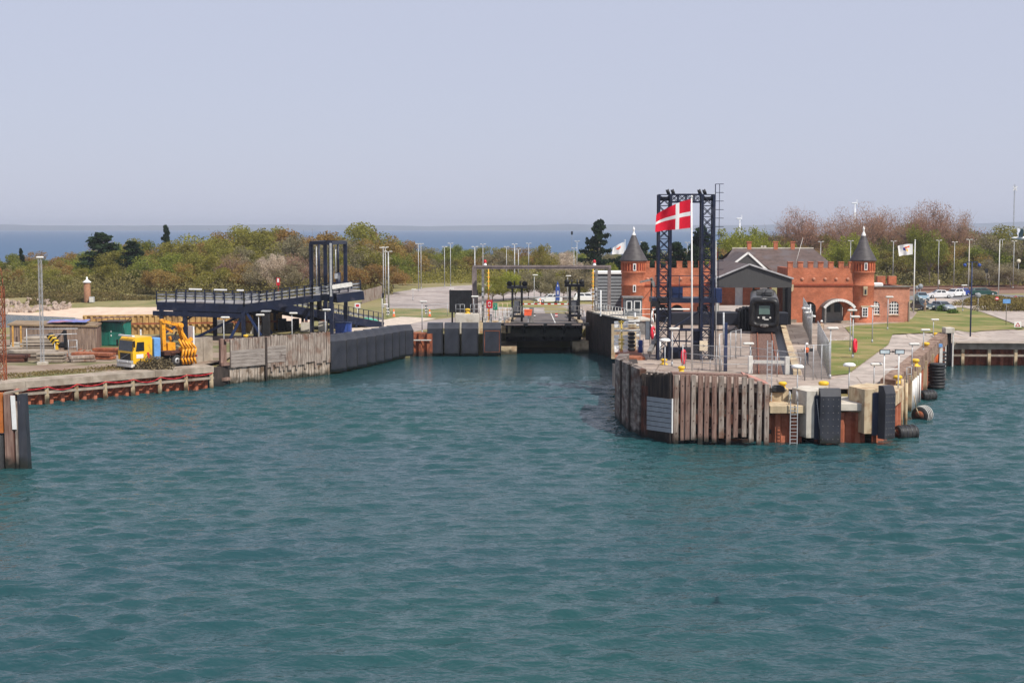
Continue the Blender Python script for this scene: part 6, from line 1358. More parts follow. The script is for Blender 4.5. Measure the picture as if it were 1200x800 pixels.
# main station building
sb = thing('station_building', 'long brick station building with a dark slate roof, white trimmed gable and chimneys', 'building', (36, 222, 2.6), 0, None, True)
YS = 218.0
def s_(u, v, Y=YS): p = A(u, v, Y); return p
zE = ztop(331, YS); xL = s_(829, 330).x; xR = s_(1000, 330).x; yr = YS + 8; zr = ztop(291.5, yr); xr1 = A(866, 300, yr).x; xr2b = A(953, 300, yr).x
mb = wall_with_openings(xL + .8, xR - .5, 2.3, zE, YS, .35, [(s_(u, 345).x, 2.6 if hh > 3 else 3.8, ww, hh, .2) for u, ww, hh in ((866, 1.2, 3.2), (895, 1.2, 3.2), (908, 1.0, 2.0))]); mb.build('front_wall', brick, sb)
mb = MB()
for u in (866, 895): p = s_(u, 345); mb.box((p.x, YS + .2, 4.2), (1.2, .08, 3.2))
mb.build('white_door', M['white'], sb)
mb = MB(); mb.box((xR - .6, YS + 8, (2.3 + zE) / 2), (.3, 15.5, zE - 2.3)); mb.build('side_wall', brick, sb)
V = [Vector((xL, YS - .6, zE)), Vector((xR, YS - .6, zE)), Vector((xR, YS + 16.6, zE)), Vector((xL, YS + 16.6, zE)), Vector((xr1 - 1.0, yr, zr)), Vector((xr2b, yr, zr))]
mb = MB(); mb.add(V, [(0, 1, 5, 4), (1, 2, 5), (2, 3, 4, 5)]); mb.add([v - Vector((0, 0, .2)) for v in V], [(4, 5, 1, 0), (5, 2, 1), (5, 4, 3, 2)]); mb.build('roof', M['slate'], sb)
gm = MB(); gx = xL + 1.2; gm.add([(gx, YS + .2, zE), (gx, YS + 15.8, zE), (gx + 1.6, yr, zr - .25)], [(0, 1, 2), (2, 1, 0)]); gm.build('gable_wall', brick, sb)
mb = MB(); mb.bar((xr1 - 1.1, yr, zr + .1), (xr2b, yr, zr + .1), .3, .2); mb.build('ridge', M['concpale'], sb)
for u, v1 in ((878, 283.5), (909, 283.5), (929, 283.5)):
    p = A(u, 285, yr); zt2 = ztop(v1, yr); mb = MB(); mb.box((p.x, yr + .1, (zr + zt2) / 2 - .2), (.62, .62, zt2 - zr + .4)); mb.box((p.x, yr + .1, zt2), (.78, .78, .16)); mb.build('chimney', brick, sb)
for u in (893, 896.5): 
    p = A(u, 289, yr); mb = MB(); mb.box((p.x, yr, ztop(289, yr)), (.35, .3, .3)); mb.build('roof_vent', M['concpale'], sb)
# white trimmed cross gable
YG = 211; g0 = A(876.5, 297, YG); gl = A(850.5, 316, YG); gr = A(899, 316.5, YG)
mb = MB(); mb.extr([(gl.x, gl.z), (gr.x, gr.z), (g0.x, g0.z)], (0, YG, 0), (1, 0, 0), (0, 0, 1), (0, .1, 0)); mb.build('cross_gable', M['cladding'], sb)
mb = MB(); mb.bar((gl.x, YG - .1, gl.z), (g0.x, YG - .1, g0.z + .1), .12, .28); mb.bar((g0.x, YG - .1, g0.z + .1), (gr.x, YG - .1, gr.z), .12, .28); mb.build('white_trim', M['white'], sb)
mb = MB(); el = A(838, 331, YG); er = A(916, 331, YG); roofplane(mb, (gl.x - 3.2, gl.z - 1.9), (g0.x, g0.z), YG, YG + 12, .12); roofplane(mb, (g0.x, g0.z), (gr.x + 3, gr.z - 1.8), YG, YG + 12, .12); mb.build('cross_roof', M['slate'], sb)
mb = MB(); mb.box(((xL + xR) / 2 + 2, YS + 8, 2.9), (xR - xL - 6, 12, .5)); mb.build('floor', M['conc'], sb)
t = thing('antenna', 'thin leaning white antenna in front of the station roof', 'antenna', (A(937, 308, YC).x, YC + 4, zc - .7), 0, None, True)
mb = MB(); mb.tube((A(937, 318, YC).x, YC + 4, zc - .7), A(941, 278.5, YC + 4), .05, .02, 6); mb.build('rod', M['offwhite'], t)
wl_ = thing('low_white_wall', 'low pale wall behind the platforms below the canopy', 'wall', G(850, 353), 0, None, True)
mb = MB(); a = G(836, 356); b = G(923, 356); mb.box(((a.x + b.x) / 2, a.y, 3.45), (b.x - a.x, .3, .9)); mb.build('wall', M['concpale'], wl_)
# ================================================================ TRAIN
def rrect(w_, h, r, n=6):
    pts = []
    for cx, cz, a0 in ((w_ / 2 - r, h - r, 0), (-w_ / 2 + r, h - r, 90), (-w_ / 2 + r, r, 180), (w_ / 2 - r, r, 270)):
        for i in range(n + 1): a = R(a0 + 90 * i / n); pts.append((cx + r * math.cos(a), cz + r * math.sin(a)))
    return pts
def loft(mb, secs, mi=0, cap0=True, cap1=True, smooth=True):
    n = len(secs[0]); vs = [v for s in secs for v in s]; fs = []
    for k in range(len(secs) - 1):
        for i in range(n): j = (i + 1) % n; fs.append((k * n + i, k * n + j, (k + 1) * n + j, (k + 1) * n + i))
    mb.add(vs, fs, mi, smooth)
    if cap0: mb.add(secs[0], [tuple(range(n))], mi)
    if cap1: mb.add(secs[-1], [tuple(range(n - 1, -1, -1))], mi)
tp0 = trk(42.3, -.05, .12); rzt = math.atan2(-TD.x, TD.y)
tr = thing('train', 'dark intercity railcar with a big black rubber framed flat nose standing on the pier track', 'train', tp0, rzt)
def sec(w_, z0, h, r, y): return [(x, y, z0 + z) for x, z in rrect(w_, h, r)]
mb = MB(); loft(mb, [sec(3.0, .55, 3.25, .5, .5), sec(3.05, .5, 3.35, .55, 1.2), sec(3.05, .5, 3.35, .55, 19)]); mb.build('body', mat('train_body', (.09, .09, .09), .45, .1), tr)
mb = MB(); loft(mb, [sec(2.0, 1.15, 1.95, .3, .3), sec(2.15, 1.05, 2.15, .4, .02), sec(2.5, .85, 2.55, .5, -.12), sec(2.95, .62, 3.0, .6, -.02), sec(3.12, .52, 3.2, .65, .3), sec(3.1, .5, 3.25, .6, .9)], 0, False, False); mb.build('rubber_frame', mat('train_rubber', (.01, .01, .011), .42, .3, 3, dirt=(.028, .026, .024), dirt_scale=1.5), tr)
mb = MB(); mb.box((0, .34, 2.1), (2.05, .08, 2.05)); mb.build('cab_front', M['black'], tr)
mb = MB(); mb.box((0, .28, 2.45), (1.15, .04, .95), 0, 0, .015); mb.build('windscreen', M['glassgreen'], tr)
mb = MB(); mb.box((-.05, .24, 1.62), (.28, .03, .28), R(0)); mb.box((.22, .24, 1.45), (.5, .03, .14)); mb.build('white_marks', M['offwhite'], tr)
for x in (-.62, .62): mb = MB(); mb.lathe([(0, 0), (.11, 0), (.11, .06), (0, .06)], (x, .28, 1.62), 12, 0, Matrix.Rotation(PI / 2, 4, 'X')); mb.build('headlight', M['offwhite'], tr)
mb = MB(); mb.box((0, -.25, .82), (.9, .5, .28), 0, 0, .08); mb.box((0, -.55, .82), (.35, .3, .34), 0, 0, .06); mb.build('coupler', M['dkgalv'], tr)
mb = MB(); mb.box((0, .3, .4), (2.7, .5, .4), 0, 0, .05); mb.box((0, 9, .45), (2.7, 18, .6)); mb.build('underframe', M['black'], tr)
mb = MB(); mb.box((0, .18, 3.62), (.6, .2, .1)); mb.box((-.08, .05, 3.64), (.1, .1, .1)); mb.box((.1, .05, 3.64), (.1, .1, .1)); mb.build('top_lights', M['offwhite'], tr)
mb = MB(); rr = random.Random(6)
for i in range(12): mb.box((rr.uniform(-.85, .85), 1.5 + i * .5, 4.05 + rr.uniform(-.1, .15)), (rr.uniform(.5, 1.1), .5, rr.uniform(.35, .75)), rr.uniform(-.3, .3), 0, .06)
mb.build('roof_equipment', mat('roof_gear', (.07, .07, .07), .6, .4, 3), tr)
mb = MB(); mb.pipe([(-.15, .9, 3.75), (-.2, .8, 4.1), (.1, .9, 4.45), (.15, 1.5, 4.6)], .06); mb.build('roof_hose', M['black'], tr)
for x in (-1.54, 1.54):
    for k in range(7): mb = MB(); mb.box((x, 3 + k * 2.2, 2.5), (.04, 1.5, .9)); mb.build('side_window', M['glass'], tr)
for x in (-.75, .75):
    for y in (2.2, 4.4): mb = MB(); mb.lathe([(0, -.06), (.42, -.06), (.45, .06), (0, .06)], (x, y, .36), 18, 0, Matrix.Rotation(PI / 2, 4, 'Y')); mb.build('wheel', M['rustdk'], tr)
# ================================================================ PIER FRONT RIGHT
fr_ = thing('pier_front_wall', 'rusty sheet pile pier front with a pale concrete ledge at the right end of the pier head', 'quay wall', (20, 96, 0), 0, None, True)
xL = A(902, 480, 95.5).x; xR = A(1017, 478, 95.5).x; xC = 24.6
mb = MB(); mb.sheet_piles([(xL, 96.0), (A(940, 480, 96).x, 96.0)], -1.5, 2.05, 1.05, .38); mb.sheet_piles([(A(955, 480, 96).x, 96.0), (A(1014, 480, 96).x, 96.0)], -1.5, 2.05, 1.0, .38); mb.sheet_piles([(A(1022, 480, 96).x, 96.0), (24.9, 96.2), (27.6, 101)], -1.5, 2.6, 1.0, .3); mb.build('sheet_piling', M['rustb'], fr_)
def slabx(u0, u1, v0, v1, Y, dep, nm, m, par):
    a = A(u0, v0, Y); b = A(u1, v1, Y); mb = MB(); mb.box(((a.x + b.x) / 2, Y + dep / 2, (a.z + b.z) / 2), (b.x - a.x, dep, a.z - b.z), 0, 0, .04); return mb.build(nm, m, par)
slabx(902, 944, 475, 484.5, 95.0, 4.6, 'ledge', M['conctan'], fr_); slabx(984, 1016.5, 472.5, 481.5, 95.2, 4.6, 'ledge', M['concpale'], fr_)
mb = MB(); a = A(903, 470, 97.5); mb.box((a.x + .6, 98.3, 2.95), (1.3, 1.6, .9), 0, 0, .05); mb.build('raised_block', M['conctan'], fr_)
mb = MB(); a = A(1050, 473, 96.6); b = A(1066, 459.5, 100); q = [Vector((a.x - .3, 96.2, 0)), Vector((28.0, 101.0, 0)), Vector((25.8, 103, 0)), Vector((23.6, 99.5, 0))]; mb.hexa([p + Vector((0, 0, 2.3)) for p in q] + [p + Vector((0, 0, 3.25)) for p in q]); mb.build('corner_slab', M['conctan'], fr_)
# ladder
ld = thing('quay_ladder', 'galvanised ladder down the rusty pier front to the water', 'ladder', (A(930, 500, 94.9).x, 94.85, 0))
mb = MB()
for x in (-.24, .24): mb.bar((x, 0, -.3), (x, 0, 2.9), .06)
for i in range(11): mb.bar((-.24, 0, .1 + i * .24), (.24, 0, .1 + i * .24), .04)
for x in (-.24, .24): mb.pipe([(x, 0, 2.9), (x, .1, 3.5), (x, .5, 3.55), (x, .6, 2.6)], .03)
mb.build('ladder_frame', M['galv'], ld)
# fender blocks
def big_fender(ub0, ub1, vb0, vb1, up0, up1, vp0, vp1, lab, rz, m):
    a = A(ub0, vb0, 94.8); b = A(ub1, vb1, 94.8); t = thing('fender_buttress', lab, 'fender', (a.x, 94.8, 0), 0, None, True)
    mb = MB(); h = Vector((0, 0, a.z)); z1 = Vector((0, 0, b.z)); x0_, x1_ = a.x, b.x
    s = (-.55, 2.3)  # splayed left flank going back
    q = [Vector((x0_, 94.8, 0)), Vector((x1_, 94.8, 0)), Vector((x1_ + 1.6, 98.4, 0)), Vector((x0_ + s[0] + 1.0, 98.4, 0)), Vector((x0_ + s[0], 97.0, 0))]
    mb.prism([(p.x, p.y) for p in q], b.z, a.z); mb.build('concrete_buttress', m, t)
    c = A(up0, vp0, 94.2); d = A(up1, vp1, 94.2); w_ = (d.x - c.x); 
    mb = MB(); mb.box(((c.x + x1_) / 2 + .15, 95.0, (c.z + b.z) / 2 - .3), (abs(c.x - x1_) + .5, .5, c.z - b.z - .4)); mb.build('recess_plate', M['navy'], t)
    zc_, zd_ = c.z, d.z; pt = bpy.data.objects.new
    mb = MB(); cx = (c.x + d.x) / 2; L = w_ if rz == 0 else w_ / math.cos(rz) * 1.0
    cr_, sr_ = math.cos(rz), math.sin(rz); dirv = Vector((cr_, sr_, 0)); ov = Vector((sr_, -cr_, 0)); o = Vector((cx, 94.3, 0)) - dirv * L / 2
    mb.extr([(0, zd_ + .0), (.0, zc_ - .5), (-.22, zc_), (-.7, zc_), (-.7, zd_)], o, ov, (0, 0, 1), dirv * L); mb.build('rubber_panel', M['fender'], t)
    mb = MB()
    for i in range(4):
        for j in range(7): p = o + dirv * L * (i + .5) / 4 + ov * .01 + Vector((0, 0, zd_ + .3 + j * (zc_ - zd_ - 1.0) / 6)); mb.box(p, (.05, .05, .05))
    mb.build('bolt_heads', M['dkgalv'], t)
    mb = MB(); p = A(up0 - 5, vp0 + 12, 94.7); q_ = A(up0 - 1.5, vp1 - 16, 94.5)
    for k in range(14): r_ = p.lerp(q_, k / 14); mb.lathe([(.02, -.03), (.05, 0), (.02, .03)], r_, 6)
    mb.bar(p, q_, .035); mb.build('chain', M['galv'], t)
big_fender(945.5, 955.5, 458.5, 513, 962.3, 985.3, 456, 520, 'grey and white concrete buttress with the wide black fender panel facing front', 0, M['concpale'])
big_fender(1013.5, 1023.5, 456.5, 508, 1037.5, 1050, 452.5, 514.5, 'tan concrete buttress with the narrow black fender panel turned to the right', R(28), M['conctan'])
# right flank: edge beam, rust sheet piles, posts
rq = thing('pier_side_quay', 'long right side quay of the pier with a brown timber edge beam and rusty piling', 'quay wall', (34, 125, 0), 0, None, True)
E0 = Vector((27.4, 102.3, 0)); E1 = Vector((45.9, 150.2, 0)); ed = (E1 - E0).normalized(); eo = Vector((ed.y, -ed.x, 0)); EL = (E1 - E0).length
def ept(s, o, z): p = E0 + ed * s + eo * o; return Vector((p.x, p.y, z))
mb = MB(); mb.sheet_piles([tuple(ept(0, -.3, 0)[:2]), tuple(ept(EL, -.3, 0)[:2])], -1.5, 3.0, 1.1, .35); mb.build('sheet_piling', M['rustb'], rq)
mb = MB()
for k in range(8):
    s0, s1 = EL * k / 8, EL * (k + 1) / 8 - .06; zt0 = 3.2 - .15 * k / 8; mb.hexa([ept(s0, -.75, 2.3), ept(s0, .3, 2.3), ept(s1, .3, 2.3), ept(s1, -.75, 2.3), ept(s0, -.75, zt0 + .38), ept(s0, .3, zt0 + .34), ept(s1, .3, zt0 + .34), ept(s1, -.75, zt0 + .38)])
mb.build('edge_beam', mat('edge_timber', (.17, .105, .075), .9, .3, 2, col2=(.34, .24, .18), stretch=(2, .6, 2), dirt=(.1, .05, .03), dirt_scale=.8), rq)
for s in (.2, 3.5, 7, 10.5, 14, 18, 24, 31):
    mb = MB(); mb.box(ept(s, .35, .9), (.28, .3, 3.9), math.atan2(ed.y, ed.x)); mb.build('post', M['conctan'], rq)
for s in (11, 12.3, 13.6, 15.2, 17.4):
    mb = MB(); mb.tube(ept(s, .5, 0), ept(s, .5, 2.4), .09, .09, 8); mb.build('white_pipe', M['white'], rq)
mb = MB(); a = ept(.3, .75, 0); mb.tube((a.x, a.y, -1), (a.x, a.y, 3.6), .12); mb.tube((a.x + .35, a.y + .1, -1), (a.x + .35, a.y + .1, 3.3), .12); mb.build('corner_pipes', M['conctan'], rq)
# tyre stack
p = P(1097.5, 455, 0); t = thing('tyre_stack', 'tall stack of black tyres hung on the right side of the pier', 'tyre stack', (p.x, p.y, .05))
for i in range(8):
    mb = MB(); r_ = .74 - .02 * (i % 2); mb.lathe([(.38, .02), (r_ - .08, 0), (r_, .07), (r_, .2), (r_ - .08, .28), (.38, .26)], (rnd.uniform(-.05, .05), rnd.uniform(-.04, .04), i * .28), 22); mb.build('tyre', M['rubber'], t)
p = P(1109, 440, 0); t = thing('upright_tyre_fender', 'black tyre fender with an orange buoy near the far corner of the pier', 'fender', (p.x - .6, p.y, .3))
for i in range(5):
    mb = MB(); mb.lathe([(.3, .0), (.55, .03), (.58, .16), (.3, .3)], (0, 0, .4 + i * .36), 18); mb.build('tyre', M['rubber'], t)
mb = MB(); mb.lathe([(.1, 0), (.33, .1), (.36, .9), (.25, 1.3), (0, 1.4)], (-.75, -.6, .9), 14); mb.build('orange_buoy', mat('buoy_orange', (.6, .13, .03), .5, .2), t); mb = MB(); mb.box((-.25, -.8, 1.6), (.3, .25, 1.8)); mb.build('white_plank', M['offwhite'], t); mb = MB(); mb.box((-.5, -.8, 2.75), (.7, .4, .3)); mb.build('blue_rope', M['ltblue'], t)
# floating cylindrical rubber fenders
def roll(u, v, r_, L, rz, lab, end):
    p = P(u, v, 0); t = thing('cylinder_fender', lab, 'fender', (p.x, p.y + .3, r_ * .55), rz)
    mb = MB(); Mx = Matrix.Rotation(PI / 2, 4, 'Y'); mb.lathe([(r_ * .5, -L / 2), (r_ * .92, -L / 2), (r_, -L / 2 + .08), (r_, L / 2 - .08), (r_ * .92, L / 2), (r_ * .5, L / 2)], (0, 0, 0), 22, 0, Mx); mb.build('rubber_roll', M['rubber'], t)
    mb = MB()
    for k in range(4): x = -L * .36 + k * L * .24; mb.lathe([(r_ + .02, x - .04), (r_ + .035, x), (r_ + .02, x + .04)], (0, 0, 0), 22, 0, Mx)
    mb.build('bands', M['fender'] if not end else M['offwhite'], t)
    mb = MB(); mb.lathe([(0, -L / 2 - .02), (r_ * .55, -L / 2 - .02), (r_ * .55, L / 2 + .02), (0, L / 2 + .02)], (0, 0, 0), 16, 0, Mx); mb.build('rusty_core', M['rust'], t)
    mb = MB(); mb.pipe([(-L / 2, 0, 0), (-L / 2 - .35, .1, .6), (-L / 2 - .6, .2, 1.6)], .04); mb.build('mooring_chain', M['conctan'], t)
roll(1063, 513, .55, 1.5, R(18), 'nearest black cylinder fender lying in the water at the pier corner', False)
roll(1082, 492, .66, 1.2, R(52), 'round black cylinder fender with pale stripes and a rusty end', True)
roll(1088, 468, .5, 1.4, R(25), 'small black cylinder fender half hidden between the striped one and the tyre stack', False)
# nav / dolphin frame at the far corner
t = thing('concrete_portal', 'white concrete head on tall legs standing in the basin corner', 'dolphin', P(1114, 428, 0), 0, None, True)
Yn = 148.5; a = A(1108, 384, Yn); b = A(1118.5, 390.5, Yn); mb = MB(); mb.box(((a.x + b.x) / 2, Yn + .6, (a.z + b.z) / 2), (b.x - a.x, 1.3, a.z - b.z), 0, 0, .04); mb.build('head', M['concpale'], t)
for u in (1109, 1117.5): x = A(u, 400, Yn).x; mb = MB(); mb.box((x, Yn + .2, (b.z - 1) / 2), (.13, .15, b.z + 1)); mb.build('leg', M['offwhite'], t)
mb = MB(); x = A(1114.5, 400, Yn).x; mb.box((x, Yn + .7, (b.z - 1) / 2), (.35, .5, b.z + 1)); mb.build('dark_pile', M['wooddk'], t)
mb = MB(); mb.box((A(1113, 410, Yn).x, Yn + 1.0, .9), (1.1, .4, 3.0)); mb.build('shield', M['navy'], t)
# right basin quay
bq = thing('basin_quay', 'concrete and rusty pile quay of the small basin at the right edge', 'quay wall', (50, 150, 0), 0, None, True)
B0 = Vector((46.3, 150.1, 0)); B1 = Vector((110, 146.8, 0)); bd = (B1 - B0).normalized(); bo = Vector((bd.y, -bd.x, 0)); BL = (B1 - B0).length
def bpt(s, o, z): p = B0 + bd * s + bo * o; return Vector((p.x, p.y, z))
mb = MB(); q = [bpt(0, -1.5, 0), bpt(0, .6, 0), bpt(BL, .6, 0), bpt(BL, -1.5, 0)]; mb.hexa([p + Vector((0, 0, 1.75)) for p in q] + [p + Vector((0, 0, 2.47)) for p in q]); mb.build('capping_beam', M['conc'], bq)
mb = MB(); mb.sheet_piles([tuple(bpt(0, -.9, 0)[:2]), tuple(bpt(BL, -.9, 0)[:2])], -1.5, 1.9, 1.25, .45); mb.build('sheet_piling', M['rustb'], bq)
mb = MB(); mb.bar(bpt(0, .4, 1.1), bpt(BL, .4, 1.1), .25, .22); mb.build('waling', M['conc'], bq)
for k in range(14): mb = MB(); mb.box(bpt(1.3 + k * 2.75, .4, .4), (.32, .32, 2.8)); mb.build('post', M['conctan'], bq)
# front railing and mesh fences
rl = thing('pier_railing', 'long galvanised railing behind the timber piles at the end of the track', 'railing', G(860, 437), 0, None, True)
def g3(u, v): return G(u, v)
railing(rl, [g3(803, 432), g3(843, 436), g3(880, 436), g3(938, 437)], 1.25, 1.7, 1, .03)
for u in (832, 838): 
    a = g3(u, 434); mb = MB(); mb.pipe([a, a + Vector((0, 0, .85)), a + Vector((.15, 0, 1.0)), a + Vector((.35, 0, 1.0)), a + Vector((.5, 0, .85)), a + Vector((.5, 0, 0))], .03); mb.build('hoop', M['galv'], rl)
bs = thing('buffer_stop', 'white and grey buffer stop frame at the end of the track', 'buffer stop', trk(0, 0, 0), 0, None, True)
mb = MB(); mb.bar(trk(.3, -1.5, .95), trk(.3, 1.5, .95), .2, .24)
for o in (-1.4, 1.4): mb.box(trk(.3, o, .7), (.35, .3, 1.4), 0, 0, .03)
mb.build('beam', M['offwhite'], bs)
t = thing('access_ladder', 'tall galvanised double ladder standing by the buffer stop', 'ladder', (A(903, 460, 97).x, 97.3, 2.5))
mb = MB()
for x in (-.2, .12): mb.bar((x, 0, 0), (x, 0, 4.3), .06)
for i in range(14): mb.bar((-.2, 0, .2 + i * .3), (.12, 0, .2 + i * .3), .035)
mb.build('ladder_frame', M['galv'], t)
def mesh_fence(pts, h, lab, m, posts=2.0, hts=None):
    p0 = Vector(pts[0]); t = thing('mesh_fence', lab, 'fence', p0, 0, None, True)
    for a, b in zip(pts[:-1], pts[1:]):
        a = Vector(a); b = Vector(b); n = max(1, round((b - a).length / posts))
        for i in range(n):
            p = a + (b - a) * i / n; q = a + (b - a) * (i + 1) / n; mb = MB(); mb.add([p, q, q + Vector((0, 0, h)), p + Vector((0, 0, h))], [(0, 1, 2, 3)]); o = mb.build('mesh_panel', m, t)
        for i in range(n + 1): p = a + (b - a) * i / n; mb = MB(); mb.tube(p, p + Vector((0, 0, h + .05)), .04, .04, 6); mb.build('post', M['galv'], t)
        mb = MB(); mb.tube(a + Vector((0, 0, h)), b + Vector((0, 0, h)), .025, .025, 6); mb.build('top_rail', M['galv'], t)
    return t
mesh_fence([g3(943, 446), g3(972, 444)], 2.6, 'see through wire mesh fence beside the man in the orange vest', meshmat, .9)
mesh_fence([g3(971.5, 444), g3(958, 411)], 2.7, 'dark mesh fence leading back from the tall lamp post', meshdk, 2.4)
mesh_fence([g3(951, 404), g3(941, 381)], 3.2, 'tall grey mesh fence running towards the arched doorway', meshdk, 2.6)
mesh_fence([g3(800, 433), g3(880, 437), g3(943, 446)], 2.0, 'faint see through wire mesh fence across the front of the pier', grid_mat('thin_mesh', (.35, .35, .36), .1, .008), 3)
mesh_fence([g3(843, 425), g3(868, 418)], 2.4, 'galvanised mesh enclosure beside the blue post', meshmat, 1.6)
mesh_fence([g3(454, 372), g3(500, 372.5), g3(548, 369)], 1.8, 'thin wire mesh fence along the lawn by the car park', MATS['thin_mesh'], 4)
t = thing('security_camera_cluster', 'cluster of white cameras and floodlights on a pole at the mesh fence corner', 'camera cluster', g3(949, 403), 0, None, True)
a = g3(949, 403); mb = MB(); mb.tube(a, a + Vector((0, 0, 3.9)), .07); mb.build('pole', M['galv'], t)
for u, v in ((942, 361), (946.5, 361.5), (945, 366), (948, 372), (949.5, 366.5), (953.5, 370.5)): mb = MB(); mb.box(A(u, v, a.y), (.3, .35, .18), .4, 0, .04); mb.build('camera_head', M['white'], t)
mb = MB(); mb.tube(A(941, 362, a.y), A(954, 370, a.y), .04); mb.build('bracket', M['galv'], t)
# ================================================================ BOLLARDS
def bollard(p, lab, s=1.0, rz=0):
    t = thing('bollard', lab, 'bollard', p, rz); mb = MB(); mb.lathe([(.55, 0), (.55, .08), (.34, .14), (.27, .42), (.42, .5), (.44, .68), (.3, .78), (0, .8)], (0, 0, 0), 18); mb.build('bollard_body', M['yellow'], t)
    mb = MB(); mb.box((.28, 0, .55), (.3, .16, .16), 0, 0, .04); mb.build('horn', M['yellow'], t); s *= .62; t.scale = (s, s, s); return t
for u, v, l, s in ((798.5, 436.5, 'squat yellow bollard at the pier edge left of the flagpole', 1.0), (778, 427, 'yellow bollard with a bulging head beside the lattice tower foot', .95), (965, 457.5, 'big yellow bollard on the deck above the front buttresses', 1.35), (917, 456, 'yellow bollard half hidden behind the black block near the pier ladder', 1.1),
                   (1072.5, 429, 'nearest yellow bollard in the row along the right pier edge', 1.25), (1085, 408.5, 'middle yellow bollard in the row along the right pier edge', 1.25), (1096, 396, 'farthest yellow bollard in the row along the right pier edge', 1.2), (1052, 449, 'yellow bollard behind the double sign frame', 1.2)):
    q = G(u, v); 
    if u < 800: q.z = 3.76; q = P(u, v, 3.76)
    bollard(q, l, s)
bollard(Vector((A(548, 367, 164).x, 164, zt5)), 'yellow bollard on the pale pier head block by the ramp', 1.2)
bollard(P(289, 397.5, 4.1) if False else Vector((A(288, 396, 134).x, 134, ztop(397.5, 134))), 'low yellow bollard cap behind the timber fender wall', .9)
b_ = G(911, 459.5); t = thing('black_rubber_block', 'low black rubber block on the pier deck by the half hidden bollard', 'block', b_); mb = MB(); mb.box((0, 0, .22), (.95, .5, .44), 0, 0, .08); mb.build('block', M['rubber'], t); mb = MB(); mb.box((0, 0, .46), (.5, .3, .06)); mb.build('top_pad', M['black'], t)
# lifebuoys
def lifebuoy(u, v, vb, lab, Y=None, zb=3.2):
    g = G(u, vb); Y = Y or g.y; a = A(u, v, Y); t = thing('lifebuoy_stand', lab, 'lifebuoy', (a.x, Y, zb), R(58)); h = a.z - zb
    mb = MB(); mb.tube((0, .12, 0), (0, .12, h + .3), .05, .05, 8); mb.build('post', M['galv'], t)
    mb = MB(); n = 20; Rr, r_ = .5, .13; vs = []; 
    for i in range(n):
        for j in range(8): a_, b_ = 2 * PI * i / n, 2 * PI * j / 8; vs.append(((Rr * .62 + r_ * math.cos(b_)) * math.cos(a_) * .8, r_ * math.sin(b_), h + (Rr + r_ * math.cos(b_)) * math.sin(a_)))
    mb.add(vs, [(i * 8 + j, i * 8 + (j + 1) % 8, ((i + 1) % n) * 8 + (j + 1) % 8, ((i + 1) % n) * 8 + j) for i in range(n) for j in range(8)], 0, True); mb.build('ring', M['lifered'], t)
    mb = MB(); mb.lathe([(0, 0), (.3, 0), (.3, .05), (0, .05)], (0, .08, h), 14, 0, Matrix.Rotation(PI / 2, 4, 'X') @ Matrix.Scale(1.2, 4, (0, 1, 0))); mb.build('backing', M['lifered'], t)
    mb = MB()
    for a_ in (45, 135, 225, 315): mb.box((.31 * math.cos(R(a_)) * .8, -.12, h + .5 * math.sin(R(a_))), (.12, .05, .1)); 
    mb.build('bands', M['red'], t)
lifebuoy(801, 418, 431, 'red lifebuoy on a post just left of the flagpole foot'); lifebuoy(765, 390, 414, 'red lifebuoy beside the upright white board left of the lattice tower'); lifebuoy(1002, 405, 420, 'red lifebuoy on a post at the edge of the station lawn')
# ================================================================ LAMPS
def lamp(p, h, lab, style='low', group=None, r=.05, rz=0):
    t = thing('street_lamp' if style != 'low' else 'path_lamp', lab, 'lamp', p, rz, group)
    mb = MB(); mb.tube((0, 0, 0), (0, 0, h), r * 1.25, r * .8, 8); mb.build('pole', M['galv'] if style != 'conc' else M['concpale'], t)
    mb = MB()
    if style == 'low': mb.box((.15, 0, h + .06), (.85, .32, .2), 0, 0, .07); mb.build('lamp_head', M['offwhite'], t)
    elif style == 'round': mb.lathe([(.1, 0), (.42, .04), (.44, .16), (.3, .26), (0, .3)], (0, 0, h), 16); mb.build('lamp_head', M['white'], t)
    else:
        mb.box((0, 0, h + .02), (.9, .1, .1)); mb.build('arm', M['galv'], t)
        for x in (-.36, .36): mb = MB(); mb.box((x, 0, h + .08), (.45, .3, .13), 0, 0, .05); mb.build('lamp_head', M['offwhite'], t)
    mb = MB(); mb.tube((0, 0, 0), (0, 0, .35), r * 1.7, r * 1.6, 8); mb.build('base_collar', M['galv'], t)
    return t
def lamp_px(u, vb, vt, lab, style='low', r=.05, rz=0, z=None):
    q = G(u, vb) if z is None else P(u, vb, z); return lamp(q, ztop(vt, q.y) - q.z - (.1 if style == 'low' else .1), lab, style, None, r, rz)
